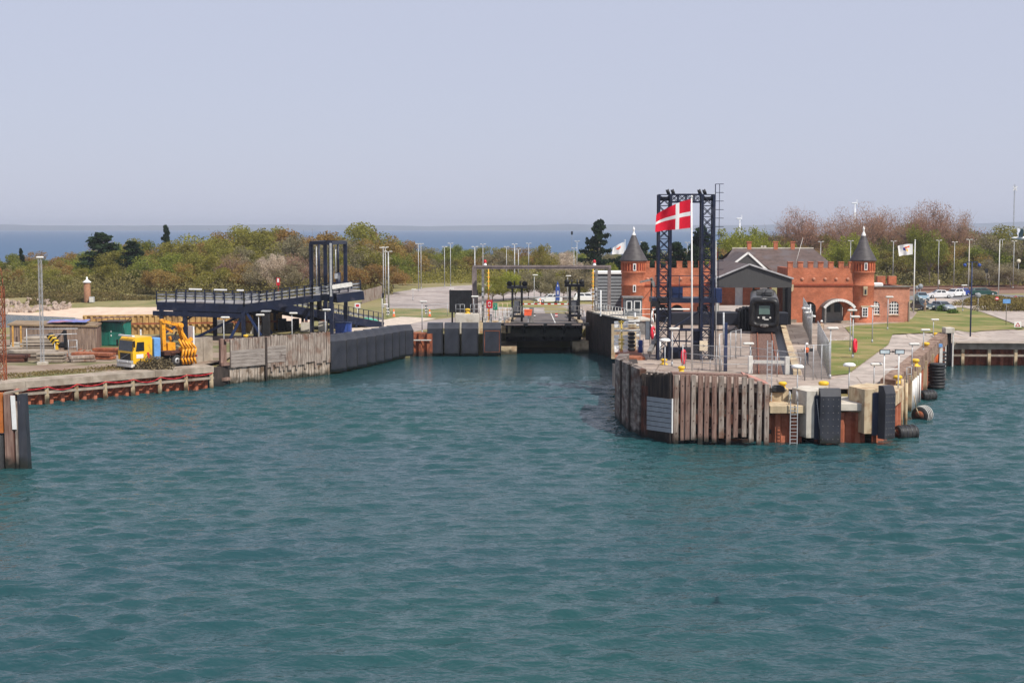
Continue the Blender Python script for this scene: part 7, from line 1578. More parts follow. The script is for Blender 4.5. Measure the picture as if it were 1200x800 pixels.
for a in ((934, 475, 430, 'short lamp by the ladder on the front ledge', 'round', .045, 0, 2.4), (994.5, 472, 428, 'short lamp between the two front buttresses', 'round', .045, 0, 2.4), (972.5, 444, 384, 'tall white lamp at the corner of the dark mesh fence', 'low', .06, 0), (999, 420, 370.5, 'lamp rising behind the red lifebuoy on the lawn', 'low', .05, 0),
          (1022, 402, 358.5, 'lamp on the lawn in front of the round brick tower', 'low', .05, 0), (1040, 387, 347.5, 'lamp on the lawn in front of the annex windows', 'low', .05, 0), (996, 412, 363, 'lamp just left of the round brick tower foot', 'low', .045, 0),
          (1093.5, 397, 374, 'farthest low lamp along the right pier edge', 'low', .045, 0), (1082, 413, 386, 'second farthest low lamp along the right pier edge', 'low', .045, 0), (1068.5, 432, 402.5, 'low lamp beside the nearest yellow bollard of the right edge', 'low', .045, 0), (1024, 455, 426, 'low lamp left of the double sign frame', 'low', .045, 0),
          (779, 436, 399, 'lamp with a wide head at the foot of the lattice tower', 'round', .05, 0), (787.5, 429, 384.5, 'thin white lamp just right of the lattice tower left leg', 'low', .05, 0), (879, 437, 402, 'lamp leaning over the track end by the railing', 'low', .05, PI)):
    lamp_px(*a)
for u, vt, Y, l in ((262, 371.5, 134, 'leftmost low lamp behind the timber fender wall'), (303, 368.5, 140, 'second low lamp from the left behind the timber fender wall'), (342, 366.5, 145, 'third low lamp behind the timber fender wall'), (381, 362.5, 146, 'low lamp in front of the blue lift frame')):
    a = A(u, vt, Y); lamp(Vector((a.x, Y, 2.2)), a.z - 2.3, l)
a = A(494.5, 353, 160.8); lamp(Vector((a.x, 160.8, 2.6)), a.z - 2.7, 'low lamp standing behind the rusty quay section')
a = A(555, 347, 163.5); lamp(Vector((a.x, 163.5, 4.7)), a.z - 4.8, 'low lamp on the pier head block in front of the black screen')
tall = [(449.5, 361, 290, 'leftmost tall lamp left of the car park'), (455.5, 368, 294.5, 'thick tall lamp at the left corner of the car park'), (452, 352, 289.5, 'tall lamp just behind the leftmost pair'), (490.5, 341, 285.5, 'left lamp of the close pair at the far side of the car park'), (493.5, 338.5, 285.5, 'right lamp of the close pair at the far side of the car park'),
        (521, 336, 289, 'faint tall lamp left of the black screen'), (528, 335.5, 285, 'tall lamp above the left end of the black screen'), (556.5, 352, 289, 'tall grey lamp directly behind the left portal column'), (566, 338, 286, 'tall lamp behind the left red beacon'), (593.5, 333, 289, 'small far lamp between the portal and the sea'), (603, 340, 286, 'thick tall lamp behind the left lift tower'), (619.5, 334, 285, 'slim tall lamp right of the left lift tower'),
        (607.5, 331, 292, 'far lamp peeping out behind the thick tall lamp'), (643, 330, 289, 'far lamp before the budding tree near the centre'), (676, 332, 282.5, 'highest far lamp left of the dark pine'), (672.5, 334, 290.5, 'lower far lamp left of the dark pine'), (766, 333, 290, 'tall lamp behind the left castle wing near the lattice gantry'), (805, 336, 284, 'tall lamp seen through the lattice gantry beside the flag'), (753, 334, 283.5, 'far lamp just right of the left cone roof'),
        (961, 338, 283, 'tall lamp rising behind the station roof hip'), (996, 338, 282, 'tall lamp left of the right cone roof'), (1046, 336, 282.5, 'tall lamp far behind the annex'), (1099, 341, 281.5, 'tall lamp beyond the white parked car'), (1117.5, 340, 283.5, 'tall lamp beyond the blue parked car'), (1134.5, 346, 280.5, 'thick concrete lamp post behind the navy double lamp'), (1140.5, 330, 281, 'far lamp right of the concrete lamp post'), (1173.5, 329, 280.5, 'far lamp right of the bare white pole'), (1187, 338, 282.5, 'tall lamp near the right frame edge'), (1062.5, 329, 283, 'far lamp left of the white company flagpole')]
for u, vb, vt, l in tall: lamp_px(u, vb, vt, l, 'conc' if 'concrete' in l else 'tall', .1 if ('thick' in l or 'grey' in l) else .065)
# low lamps in car parks
for u, vb, vt, l in ((528, 352, 338, 'small lamp standing in the grey car park left of the black screen'), (484, 352, 339, 'small low lamp at the back of the car park'), (626, 356, 322, 'slim lamp with one head right of the left lift tower'), (665, 356, 323, 'slim lamp with one head left of the right lift tower'), (1128, 365, 334, 'thin lamp with a white head between the parked cars')): lamp_px(u, vb, vt, l)
# navy double lamp
p = G(1137, 395.5); h = ztop(307, p.y) - p.z; t = thing('double_floodlight', 'dark navy pole with two blue floodlights by the basin quay', 'lamp', p)
mb = MB(); mb.tube((0, 0, 0), (0, 0, h), .09, .07, 8); mb.build('pole', M['navy2'], t); mb = MB(); mb.pipe([(-.75, 0, h - .25), (-.55, 0, h - .02), (0, 0, h), (.55, 0, h - .02), (.75, 0, h - .25)], .045); mb.build('arm', M['navy2'], t)
for x in (-.8, .8): mb = MB(); mb.lathe([(.08, .18), (.18, .08), (.2, 0), (0, 0)], (x, 0, h - .35), 14, 0, Matrix.Rotation(R(75), 4, 'X')); o = mb.build('floodlight', M['blue'], t); mb = MB(); mb.lathe([(0, -.02), (.15, -.02), (.15, 0)], (x, -.02, h - .35), 12, 0, Matrix.Rotation(R(75), 4, 'X')); mb.build('lens', mat('pale_lens', (.4, .5, .8), .3), o)
# double sign frame
t = thing('double_sign_frame', 'white post frame with two rectangular boards facing the water on the quay path', 'sign', G(1044, 458), 0, None, True)
Ys = 99.6
for u, w0, w1, m_ in ((1036.5, 1030.5, 1042.5, 'white'), (1053.5, 1048.3, 1059.5, 'galv')):
    x = A(u, 410, Ys).x; zt_ = ztop(409.5, Ys); mb = MB(); mb.tube((x, Ys, 3.1), (x, Ys, zt_ - .1), .06 if m_ == 'galv' else .04, .05, 8); mb.build('post', M['white'], t)
    a = A(w0, 409.3, Ys); b = A(w1, 414.7, Ys); mb = MB(); mb.box(((a.x + b.x) / 2, Ys - .08, (a.z + b.z) / 2), (b.x - a.x, .08, a.z - b.z)); o = mb.build('sign_frame', M['black'], t); mb = MB(); mb.box(((a.x + b.x) / 2, Ys - .13, (a.z + b.z) / 2), (b.x - a.x - .1, .03, a.z - b.z - .09)); wpart('sign_board', mb, mat('pale_blue_board', (.5, .58, .62), .5), o)
mb = MB(); mb.bar(A(1036.5, 433, Ys), A(1053.5, 432, Ys), .06); mb.build('crossbar', M['white'], t); mb = MB(); mb.tube(A(1042.5, 412, Ys), A(1048.5, 412, Ys), .03); mb.tube(A(1046, 412, Ys), A(1048, 412, Ys), .09, .03); mb.build('connector', M['black'], t)
t = thing('small_wire_cage', 'small thin wire frame standing at the quay edge right of the double sign', 'frame', G(1066, 451), 0, None, True)
a = A(1062.5, 441, 104); b = A(1068, 441, 104); mb = MB(); mb.pipe([(a.x, 104, 3.2), (a.x, 104, 4.3), (b.x, 104, 4.3), (b.x, 104, 3.2)], .025); mb.pipe([(a.x, 104, 3.8), (b.x, 104, 3.8)], .025); mb.build('frame', M['galv'], t)
# mast with dark box far
p = G(670, 332); h = ztop(272, p.y) - p.z; t = thing('tall_signal_mast', 'very thin mast with a small dark box against the sea left of the pine', 'mast', p); mb = MB(); mb.tube((0, 0, 0), (0, 0, h), .035, .03, 6); mb.build('pole', M['dkgalv'], t); mb = MB(); mb.box((0, 0, h - .2), (.4, .3, .75), 0, 0, .08); mb.build('dark_box', M['black'], t)
# road signs etc
def board_sign(u, vb, v0, v1, wpx, lab, m, sym=None, symm=None, name='road_sign'):
    p = G(u, vb); t = thing(name, lab, 'sign', p); s = p.y / FPX; z1 = ztop(v0, p.y) - p.z; z0 = ztop(v1, p.y) - p.z
    mb = MB(); mb.tube((0, .05, 0), (0, .05, z1 - .03), .04, .04, 6); mb.build('post', M['dkgalv'], t); mb = MB(); mb.box((0, 0, (z0 + z1) / 2), (wpx * s, .04, z1 - z0), 0, 0, .01); mb.build('board', m, t)
    if sym: mb = MB(); sym(mb, (z0 + z1) / 2, z1 - z0, wpx * s); mb.build('symbol', symm or M['white'], t)
    return t
board_sign(1179, 381, 350.5, 355.5, 9, 'light blue rectangular sign back on a post by the right road', M['ltblue'])
def sym_tri(mb, z, h, w_):
    for a, b in (((-.3, -.3), (0, .32)), ((0, .32), (.3, -.3)), ((.3, -.3), (-.3, -.3))): mb.bar((a[0] * w_, -.03, z + a[1] * h), (b[0] * w_, -.03, z + b[1] * h), .02, .09 * w_)
board_sign(1192.5, 384.5, 377, 383.5, 8.5, 'low white sign with a red triangle at the right edge of the lawn', M['white'], sym_tri, M['red'])
def sym_bar(mb, z, h, w_): mb.box((0, -.04, z), (w_ * .7, .02, h * .22))
def round_px(u, vb, vc, rpx, lab, m, sym=None, symm=None):
    p = G(u, vb); s = p.y / FPX; z = ztop(vc, p.y) - p.z; t = thing('road_sign', lab, 'sign', p); mb = MB(); mb.tube((0, .06, 0), (0, .06, z), .04, .04, 6); mb.build('post', M['galv'], t)
    mb = MB(); mb.lathe([(0, -.02), (rpx * s, -.02), (rpx * s, .02), (0, .02)], (0, 0, z), 20, 0, Matrix.Rotation(PI / 2, 4, 'X')); mb.build('disc', m, t)
    if sym: mb = MB(); sym(mb, z, rpx * s * 2, rpx * s * 2); mb.build('symbol', symm or M['white'], t)
Msb = mat('sign_back', (.24, .26, .28), .6)
round_px(1168, 360, 350, 2.3, 'round red no entry sign in front of the hedge', M['red'], sym_bar); round_px(1190, 356, 348.5, 2, 'dark red round sign at the hedge near the right edge', mat('dull_red', (.25, .02, .03), .5), sym_bar)
round_px(1146, 366, 346, 3.2, 'round grey sign back on a thin post at the lawn edge', Msb); round_px(1078.5, 349, 335.5, 3, 'big round grey sign back behind the company flagpole', Msb); round_px(1074.5, 349, 337, 2.3, 'round grey sign back overlapped by the flagpole', Msb)
round_px(1193, 336, 306, 2.4, 'pale round sign on a tall post near the right frame edge', mat('pale_disc', (.6, .55, .42), .6))
board_sign(1155.5, 341, 314.5, 320, 3.5, 'dark railway signal head on a post beyond the green car', M['black'], name='rail_signal')
board_sign(1100, 340.5, 328, 333, 2.4, 'small white board on a pole beyond the white car', M['offwhite'])
for u, v0, v1, l in ((454.5, 358.5, 369, 'black and white marker post by the blue ramp end'), (499.5, 358, 367.5, 'black and white marker post between the cones'), (626, 367.5, 376, 'black and white marker at the left ramp kerb'), (652, 367, 376, 'red and white marker at the right ramp kerb')):
    p = G(u, v1); t = thing('marker_post', l, 'marker', p); mb = MB(); h = ztop(v0, p.y) - p.z
    for k in range(6): mb.box((0, 0, h * (k + .5) / 6), (.34, .08, h / 6), 0, k % 2)
    mb.build('striped_board', [M['white'], M['black'] if 'black' in l else M['red']], t); mb = MB(); mb.box((0, .08, h / 2), (.08, .06, h)); mb.build('post', M['galv'], t)
for u, v, l in ((461.5, 371, 'white and orange traffic cone at the gravel edge'), (503.5, 371, 'orange traffic cone near the marker post'), (633, 357, 'orange bollard post behind the ramp barrier')):
    p = G(u, v); t = thing('traffic_cone', l, 'traffic cone', p); mb = MB(); mb.lathe([(.18, .04), (.06, 1.0), (0, 1.0)], (0, 0, 0), 12); mb.build('cone', M['hivis'], t); mb = MB(); mb.box((0, 0, .02), (.5, .5, .05)); mb.build('base', M['orange'], t); mb = MB(); mb.lathe([(.145, .4), (.1, .7)], (0, 0, 0), 12); mb.build('stripe', M['white'], t)
t = thing('traffic_signal', 'slim grey post with a small black signal beside the road ramp end', 'signal', G(448, 386)); p = G(448, 386); h = ztop(344, p.y) - p.z
mb = MB(); mb.tube((0, 0, 0), (0, 0, h), .06, .06, 8); mb.build('post', M['galv'], t); mb = MB(); mb.box((.12, 0, h - .2), (.22, .25, .6), 0, 0, .04); mb.build('signal_head', M['black'], t); mb = MB(); mb.box((.4, 0, h - 1.3), (.6, .25, .14), 0, 0, .05); mb.build('lamp_head', M['white'], t)
# blue banner sign center
p = G(653.5, 357); t = thing('blue_banner', 'blue house shaped sign with white figures in the car park', 'sign', p); s = p.y / FPX
mb = MB(); mb.extr([(-2.4 * s, 1.0), (2.4 * s, 1.0), (2.4 * s, 3.0 * 1), (0, 4.1), (-2.4 * s, 3.0)], (0, 0, -.3), (1, 0, 0), (0, 0, 1), (0, .08, 0)); mb.build('board', M['blue'], t); mb = MB(); mb.box((-.5 * s, -.04, 1.9), (.5 * s, .03, .6)); mb.box((.6 * s, -.04, 1.9), (.7 * s, .03, .6)); mb.box((0, -.04, 3.0), (.8 * s, .03, .3)); mb.build('figures', M['white'], t); mb = MB(); mb.tube((0, .1, 0), (0, .1, 3.6), .05); mb.build('post', M['galv'], t)
# ================================================================ CARS
def car(p, rz, lab, m, kind='hatch', scale=1):
    t = thing('parked_car', lab, 'car', p, rz)   # local +x forward
    L = {'hatch': 4.1, 'sedan': 4.5, 'estate': 4.7}[kind]; h = 1.45; x0, x1 = -L / 2, L / 2
    prof_low = [(x0, .35), (x0 - .05, .75), (x0 + .05, .95), (x1 - 1.1, .92), (x1 - .1, .72), (x1, .5), (x1 - .05, .28), (x0 + .1, .28)]
    secs = []
    for y, k in ((-.86, .97), (-.82, 1.0), (.82, 1.0), (.86, .97)): secs.append([(x * k, y, z) for x, z in prof_low])
    mb = MB(); loft(mb, secs, 0, True, True, False); body = mb.build('body', m, t)
    rear = x0 + (.25 if kind != 'sedan' else .8); cabp = [(rear, .93), (rear + (.25 if kind != 'sedan' else .5), h - .04), (x1 - 2.0, h), (x1 - 1.15, .92)]
    mb = MB(); vs = [(x, -.8, z) if z < 1 else (x, -.62, z) for x, z in cabp] + [(x, .8, z) if z < 1 else (x, .62, z) for x, z in cabp]
    mb.add(vs, [(0, 3, 2, 1), (4, 5, 6, 7), (1, 2, 6, 5)]); mb.add(vs, [(2, 3, 7, 6), (0, 1, 5, 4)]); cab = mb.build('cabin', m, t)
    mb = MB(); e = .012
    def lerp2(a, b, t_): return tuple(a[i] + (b[i] - a[i]) * t_ for i in range(3))
    for sgn in (-1, 1):
        bl, tl, tr_, br = [(x, sgn * ((.8 if z < 1 else .62) + e), z) for x, z in cabp]
        for s0, s1 in ((.12, .5), (.55, .93)): mb.add([lerp2(lerp2(bl, br, s0), lerp2(tl, tr_, s0), .18), lerp2(lerp2(bl, br, s1), lerp2(tl, tr_, s1), .18), lerp2(lerp2(bl, br, s1), lerp2(tl, tr_, s1), .86), lerp2(lerp2(bl, br, s0), lerp2(tl, tr_, s0), .86)], [(0, 1, 2, 3) if sgn < 0 else (3, 2, 1, 0)])
    wpart('side_windows', mb, M['glass'], cab)
    for nm, a, b, dx in (('windscreen', cabp[3], cabp[2], .02), ('rear_window', cabp[0], cabp[1], -.02)):
        mb = MB(); mb.add([(a[0] + (b[0] - a[0]) * .12 + dx, -.72, a[1] + (b[1] - a[1]) * .12), (a[0] + (b[0] - a[0]) * .12 + dx, .72, a[1] + (b[1] - a[1]) * .12), (b[0] - (b[0] - a[0]) * .1 + dx, .6, b[1] - (b[1] - a[1]) * .1), (b[0] - (b[0] - a[0]) * .1 + dx, -.6, b[1] - (b[1] - a[1]) * .1)], [(0, 1, 2, 3)]); wpart(nm, mb, M['glass'], cab)
    for x in (x0 + .8, x1 - .85):
        for y in (-.8, .8): mb = MB(); mb.lathe([(.18, -.1), (.3, -.1), (.32, 0), (.3, .1), (.18, .1)], (x, y, .32), 18, 0, Matrix.Rotation(PI / 2, 4, 'X')); w_ = mb.build('wheel', M['rubber'], t); mb = MB(); mb.lathe([(0, -.08), (.18, -.09), (.18, .09), (0, .08)], (x, y * 1.03, .32), 12, 0, Matrix.Rotation(PI / 2, 4, 'X')); wpart('rim', mb, M['galv'], w_)
    for y in (-.6, .6):
        mb = MB(); mb.box((x1 - .04, y, .66), (.12, .34, .14), 0, 0, .03); mb.build('headlight', M['white'], t); mb = MB(); mb.box((x0 - .03, y * 1.1, .78), (.06, .22, .2)); mb.build('tail_light', M['red'], t)
    mb = MB(); mb.box((x1 + .0, 0, .42), (.08, 1.3, .16)); mb.build('grille', M['black'], t); mb = MB(); mb.box((x1 + .035, 0, .4), (.02, .5, .11)); mb.build('number_plate', M['white'], t)
    for y in (-.93, .93): mb = MB(); mb.box((x1 - 1.35, y, 1.0), (.12, .14, .12), 0, 0, .03); mb.build('mirror', m, t)
    return t
cw_ = mat('car_white', (.7, .7, .7), .25, .03, spec=.6); cg = mat('car_green', (.012, .06, .05), .25, .1, spec=.6); cb_ = mat('car_blue', (.03, .06, .3), .25, .1, spec=.6); cs = mat('car_silver', (.32, .36, .4), .3, .05, metal=.4, spec=.6); clb = mat('car_pale_blue', (.2, .3, .36), .3, .05, spec=.6); cdk = mat('car_dark_green', (.02, .045, .05), .25, .1, spec=.6)
car(G(1100, 349.5), R(182), 'white saloon parked side on nearest the sidings', cw_, 'sedan'); car(G(1118, 348), R(215), 'white hatchback with a reddish window behind the white saloon', cw_); car(G(1126, 347), R(232), 'bright blue car at the right end of the row behind the white saloon', cb_)
car(G(1151.5, 346.5), R(3), 'dark green estate car parked right of the navy double lamp', cg, 'estate'); car(G(1081, 363.5), R(-75), 'dark green car facing us beside the company flagpole', cdk); car(G(1105, 364.5), R(-70), 'silver car facing us at the top of the lawn', cs); car(G(1080, 352.5), R(-95), 'pale blue car behind the dark green front facing one', clb, 'sedan')
car(G(643, 355), R(190), 'white car under the central trees in the car park', cw_); car(G(688, 353.5), R(5), 'white van like car behind the right lift tower', cw_, 'estate'); car(G(698, 352.5), R(10), 'second white car partly hidden by the portal column', cw_)
# hedges
for i, (u, v, l_, w_, h_) in enumerate(((1170, 358, 16, 3, 1.3), (1193, 364, 14, 3, 1.7), (1160, 354, 9, 2, 1.2), (1205, 356, 12, 3, 1.2))):
    p = G(u, v); mb = shrub_mesh('hedge', 5200, l_ / 2, w_, h_, M['hedge'], 40 + i, .1, False); o = mb.build('hedge', M['hedge']); o.location = p; tag(o, ['long brown green hedge behind the no entry sign', 'hedge at the right edge in front of the others', 'small hedge end near the round grey sign back', 'hedge farthest right behind the dark red sign'][i], 'hedge')
for i, (u, v) in enumerate(((1104, 363.5), (1117, 366))):
    mb = shrub_mesh('bush', 900, .9, .6, 1.1 - .4 * i, M['hedge'], 60 + i, .07, False); o = mb.build('bush', mat('bush_green', (.08, .14, .02), .8, .3, 2)); o.location = G(u, v + 1.5); tag(o, ['light green bush in front of the silver car', 'small bush right of the silver car'][i], 'bush')
# ================================================================ PEOPLE
def person(p, rz, lab, cols, pose='stand', extras=None, scale=1.0):
    """one continuous skinned body facing local -y; cols = (legs, torso, skin)"""
    t = thing('person', lab, 'person', p, rz); t.scale = (scale,) * 3
    V = []; E = []; Rr = []
    def add(co, r, par=None):
        V.append(co); Rr.append(r); 
        if par is not None: E.append((par, len(V) - 1))
        return len(V) - 1
    pel = add((0, 0, .95), .13); ab = add((0, 0, 1.1), .125, pel); ch = add((0, .0, 1.3), .15, ab); nk0 = add((0, 0, 1.45), .075, ch); nk = add((0, -.01, 1.53), .05, nk0); h1 = add((0, -.02, 1.62), .085, nk); h2 = add((0, -.02, 1.7), .09, h1); h3 = add((0, -.01, 1.765), .06, h2)
    for s in (-1, 1):
        st = {'stand': (0, 0), 'walk': (-.22 * s, .22 * s), 'lean': (-.05, .05)}[pose]
        hp = add((s * .09, 0, .88), .09, pel); kn = add((s * .1, st[0] * .5 - .03, .48), .062, hp); an = add((s * .1, st[0], .09), .042, kn); ft = add((s * .12, st[0] - .16, .04), .035, an)
        sh = add((s * .19, 0, 1.4), .06, ch)
        if pose == 'lean': el = add((s * .25, -.08, 1.13), .043, sh); wr = add((s * .12, -.3, 1.22), .028, el); hd = add((s * .06, -.37, 1.27), .03, wr)
        else: el = add((s * .25, .03, 1.12), .043, sh); wr = add((s * .26, -.06, .87), .028, el); hd = add((s * .26, -.08, .79), .03, wr)
        d = Vector(V[hd]) - Vector(V[wr]); d.normalize()
        for k, off in enumerate((-.03, -.01, .01, .03)):
            side = Vector((0, 1, 0)) if pose != 'lean' else Vector((0, 0, 1)); f1 = add(tuple(Vector(V[hd]) + d * .05 + side * off), .009, hd); add(tuple(Vector(V[f1]) + d * (.035 + .01 * (k in (1, 2)))), .007, f1)
        add(tuple(Vector(V[wr]) + d * .04 + Vector((-s * .03, -.03, .02))), .01, hd)
    me = bpy.data.meshes.new('body'); me.from_pydata(V, E, []); o = bpy.data.objects.new('body', me); C.objects.link(o)
    md = o.modifiers.new('s', 'SKIN'); 
    for i, sv in enumerate(me.skin_vertices[0].data): sv.radius = (Rr[i], Rr[i] * (.75 if i in (1, 2) else 1)); sv.use_root = (i == 0)
    o.modifiers.new('u', 'SUBSURF').levels = 1
    dg = bpy.context.evaluated_depsgraph_get(); dg.update(); m2 = bpy.data.meshes.new_from_object(o.evaluated_get(dg)); o.modifiers.clear(); o.data = m2
    m2.materials.clear()
    for c in (cols[0], cols[1], M['skin'], M['black']): m2.materials.append(c)
    for f in m2.polygons:
        c = f.center; ar = abs(c.x) > .2 or c.y < -.2
        f.material_index = 3 if c.z < .1 else (0 if c.z < .95 and not (abs(c.x) > .2) else 1); f.use_smooth = True
        if c.z > 1.5: f.material_index = 2
        if c.z < .86 and abs(c.x) > .2: f.material_index = 2
        if pose == 'lean' and c.y < -.3: f.material_index = 2
    o.name = 'body'; o.parent = t
    return t
def face_head(t, haircol, helmet=False):
    mb = MB(); mb.lathe([(.1, 1.64), (.105, 1.7), (.09, 1.77), (.05, 1.81), (0, 1.82)] if not helmet else [(.15, 1.7), (.125, 1.71), (.12, 1.77), (.07, 1.84), (0, 1.86)], (0, .012 if not helmet else -.01, 0), 16); mb.build('helmet' if helmet else 'hair', haircol, t)
    mb = MB(); mb.extr([(-.015, 0), (.015, 0), (0, .05)], (0, -.125, 1.64), (1, 0, 0), (0, 0, 1), (0, .03, 0)); mb.box((-.035, -.105, 1.69), (.02, .02, .012), 0, 1); mb.box((.035, -.105, 1.69), (.02, .02, .012), 0, 1); mb.box((0, -.1, 1.6), (.05, .02, .01), 0, 1)
    for s in (-1, 1): mb.box((s * .1, 0, 1.66), (.015, .04, .06), 0, 0)
    mb.build('face', [M['skin'], M['black']], t)
t = person(G(945, 427.5), R(12), 'person in an orange vest and white helmet by the wire fence', (M['denim'], M['jacket'], M['skin']), 'lean'); face_head(t, M['white'], True)
mb = MB(); mb.lathe([(.155, 1.05), (.175, 1.2), (.185, 1.36), (.1, 1.44)], (0, 0, 0), 16, 0, Matrix.Scale(.85, 4, (0, 1, 0))); mb.build('orange_vest', M['hivis'], t)
o = MB(); o.box((0, 0, 0), (.3, .18, .26), 0, 0, .05); o.pipe([(-.12, 0, .1), (-.12, 0, .3), (.12, 0, .3), (.12, 0, .1)], .015); q = o.build('dark_bag', M['black']); p_ = G(945, 427.5); q.location = p_ + Vector((.33, -.38, 1.28)); tag(q, 'small black bag held by the person in the orange vest', 'bag')
t = person(G(962.5, 396), R(190), 'person in a tan coat and white cap walking on the path before the brick wing', (M['tancloth'], M['tancloth'], M['skin']), 'walk'); face_head(t, M['white'], True)
t = person(G(1096, 364), R(60), 'person with ginger hair and plum clothes between two front facing cars', (M['plum'], M['plum'], M['skin'])); face_head(t, M['hair'])
t = person(G(1084, 365.5), R(-40), 'person in pale tan clothes bending beside the dark green front facing car', (M['tancloth'], M['tancloth'], M['skin']), 'lean', scale=.92); face_head(t, M['tancloth'])
# ================================================================ FAR OBJECTS
for u, vh, D, l, vb in ((867, 257, 900, 'tiny far wind turbine above the woods left of the chimneys', 270), (1002, 239, 900, 'far wind turbine among bare trees left of the right cone roof', 275)):
    a = A(u, vh, D); t = thing('wind_turbine', l, 'wind turbine', (a.x, D, 2), R(84)); h = a.z - 2; mb = MB(); mb.tube((0, 0, 0), (0, 0, h), .55, .35, 10); mb.build('tower', M['white'], t); mb = MB(); mb.box((0, .6, h + .4), (1.0, 3.0, 1.0), 0, 0, .2); mb.build('nacelle', M['white'], t)
    for k in range(3):
        an = R(80 + 120 * k); mb = MB(); mb.bar((0, -1.2, h + .4), (math.cos(an) * 2.4, -1.2, h + .4 + math.sin(an) * 2.4), .2, .35); mb.build('blade', M['white'], t)
a = A(1189, 221, 700); t = thing('radio_mast', 'thin lattice radio mast with a white crossed head above the woods at right', 'mast', (a.x, 700, 2)); mb = MB(); lattice(mb, (0, 0), .4, .4, 0, a.z + 2 - 2, 3, .03, .015); mb.build('lattice', M['galv'], t); mb = MB(); mb.bar((-1, -.6, a.z - 3), (1, -.6, a.z - 1), .35); mb.bar((-1, -.6, a.z - 1), (1, -.6, a.z - 3), .35); mb.build('crossed_head', M['white'], t)
# seagull near the right edge
p = A(1196, 279, 46); t = thing('seagull', 'white and grey seagull flying into the picture at the right edge', 'bird', p, R(168))
mb = MB(); mb.lathe([(0, -.2), (.03, -.17), (.055, -.08), (.06, .02), (.04, .12), (.035, .16), (.04, .2), (.025, .24), (.008, .27), (0, .3)], (0, 0, 0), 12, 0, Matrix.Rotation(PI / 2, 4, 'Y'))
for s in (-1, 1):
    for (y0, y1, z0, z1, c0, c1) in ((.03, .2, .02, .16, .12, .12), (.2, .42, .16, .3, .12, .05)): mb.add([(-c0 * .6, s * y0, z0), (c0 * .6, s * y0, z0), (c1 * .6 + .02, s * y1, z1), (-c1 * .6 + .02, s * y1, z1), (-c0 * .6, s * y0, z0 + .015), (c0 * .6, s * y0, z0 + .02), (c1 * .6 + .02, s * y1, z1 + .012), (-c1 * .6 + .02, s * y1, z1 + .012)], [(0, 1, 2, 3), (7, 6, 5, 4), (0, 4, 5, 1), (2, 6, 7, 3), (1, 5, 6, 2), (3, 7, 4, 0)], 1)
mb.build('body', [M['white'], mat('gull_grey', (.4, .42, .46), .7, .05)], t); mb = MB(); mb.add([(-.18, -.03, 0), (-.18, .03, 0), (-.27, .05, 0), (-.27, -.05, 0), (-.18, 0, .012)], [(0, 1, 4), (1, 2, 4), (2, 3, 4), (3, 0, 4), (3, 2, 1, 0)]); mb.build('tail', M['jacket'], t); mb = MB(); mb.lathe([(.01, .29), (0, .34)], (0, 0, 0), 6, 0, Matrix.Rotation(PI / 2, 4, 'Y')); mb.build('beak', M['yellow'], t)
# ================================================================ TREES
def tree_mats(nm, c, c2): return mat('leaf_' + nm, c, .75, .3, .55, col2=c2, objrand=.14, trans=.45, detail=3, spec=.15)
LM = {'olive': tree_mats('olive', (.17, .165, .035), (.32, .29, .065)), 'rust': tree_mats('rust', (.23, .15, .045), (.37, .24, .08)), 'green': tree_mats('green', (.14, .17, .03), (.28, .3, .055)), 'pink': tree_mats('pink', (.27, .165, .11), (.4, .26, .18)),
      'grey': tree_mats('grey', (.19, .165, .095), (.33, .29, .17)), 'pine': tree_mats('pine', (.012, .03, .014), (.04, .065, .025)), 'blossom': tree_mats('blossom', (.45, .36, .28), (.62, .52, .42)), 'lime': tree_mats('lime', (.2, .22, .03), (.37, .38, .06)), 'red': tree_mats('red', (.32, .18, .12), (.48, .29, .2))}
BARK = mat('bark', (.17, .13, .11), .95, .3, 3, col2=(.24, .19, .15)); BIRCH = mat('pale_bark', (.35, .3, .25), .95, .3, 3)
def quads(cs, r, size, elong=1.0, up=0.0):
    n = len(cs); a = r.normal(size=(n, 3)); a[:, 2] += up * np.sign(a[:, 2] + .3); a /= np.linalg.norm(a, axis=1)[:, None]; b = np.cross(a, r.normal(size=(n, 3))); b /= np.linalg.norm(b, axis=1)[:, None]
    s = size * r.uniform(.6, 1.5, (n, 1)); a = a * s * elong; b = b * s / max(1, elong * .6); return np.stack([cs - a, cs - b, cs + a, cs + b], 1).reshape(-1, 3)
def crown_obj(co, m, name='crown'):
    n = len(co) // 4; me = bpy.data.meshes.new(name); me.vertices.add(len(co)); me.vertices.foreach_set('co', co.astype(np.float32).ravel()); me.loops.add(n * 4); me.loops.foreach_set('vertex_index', np.arange(n * 4)); me.polygons.add(n); me.polygons.foreach_set('loop_start', np.arange(0, n * 4, 4)); me.polygons.foreach_set('loop_total', np.full(n, 4)); me.update(calc_edges=True); me.materials.append(m)
    o = bpy.data.objects.new(name, me); C.objects.link(o); return o
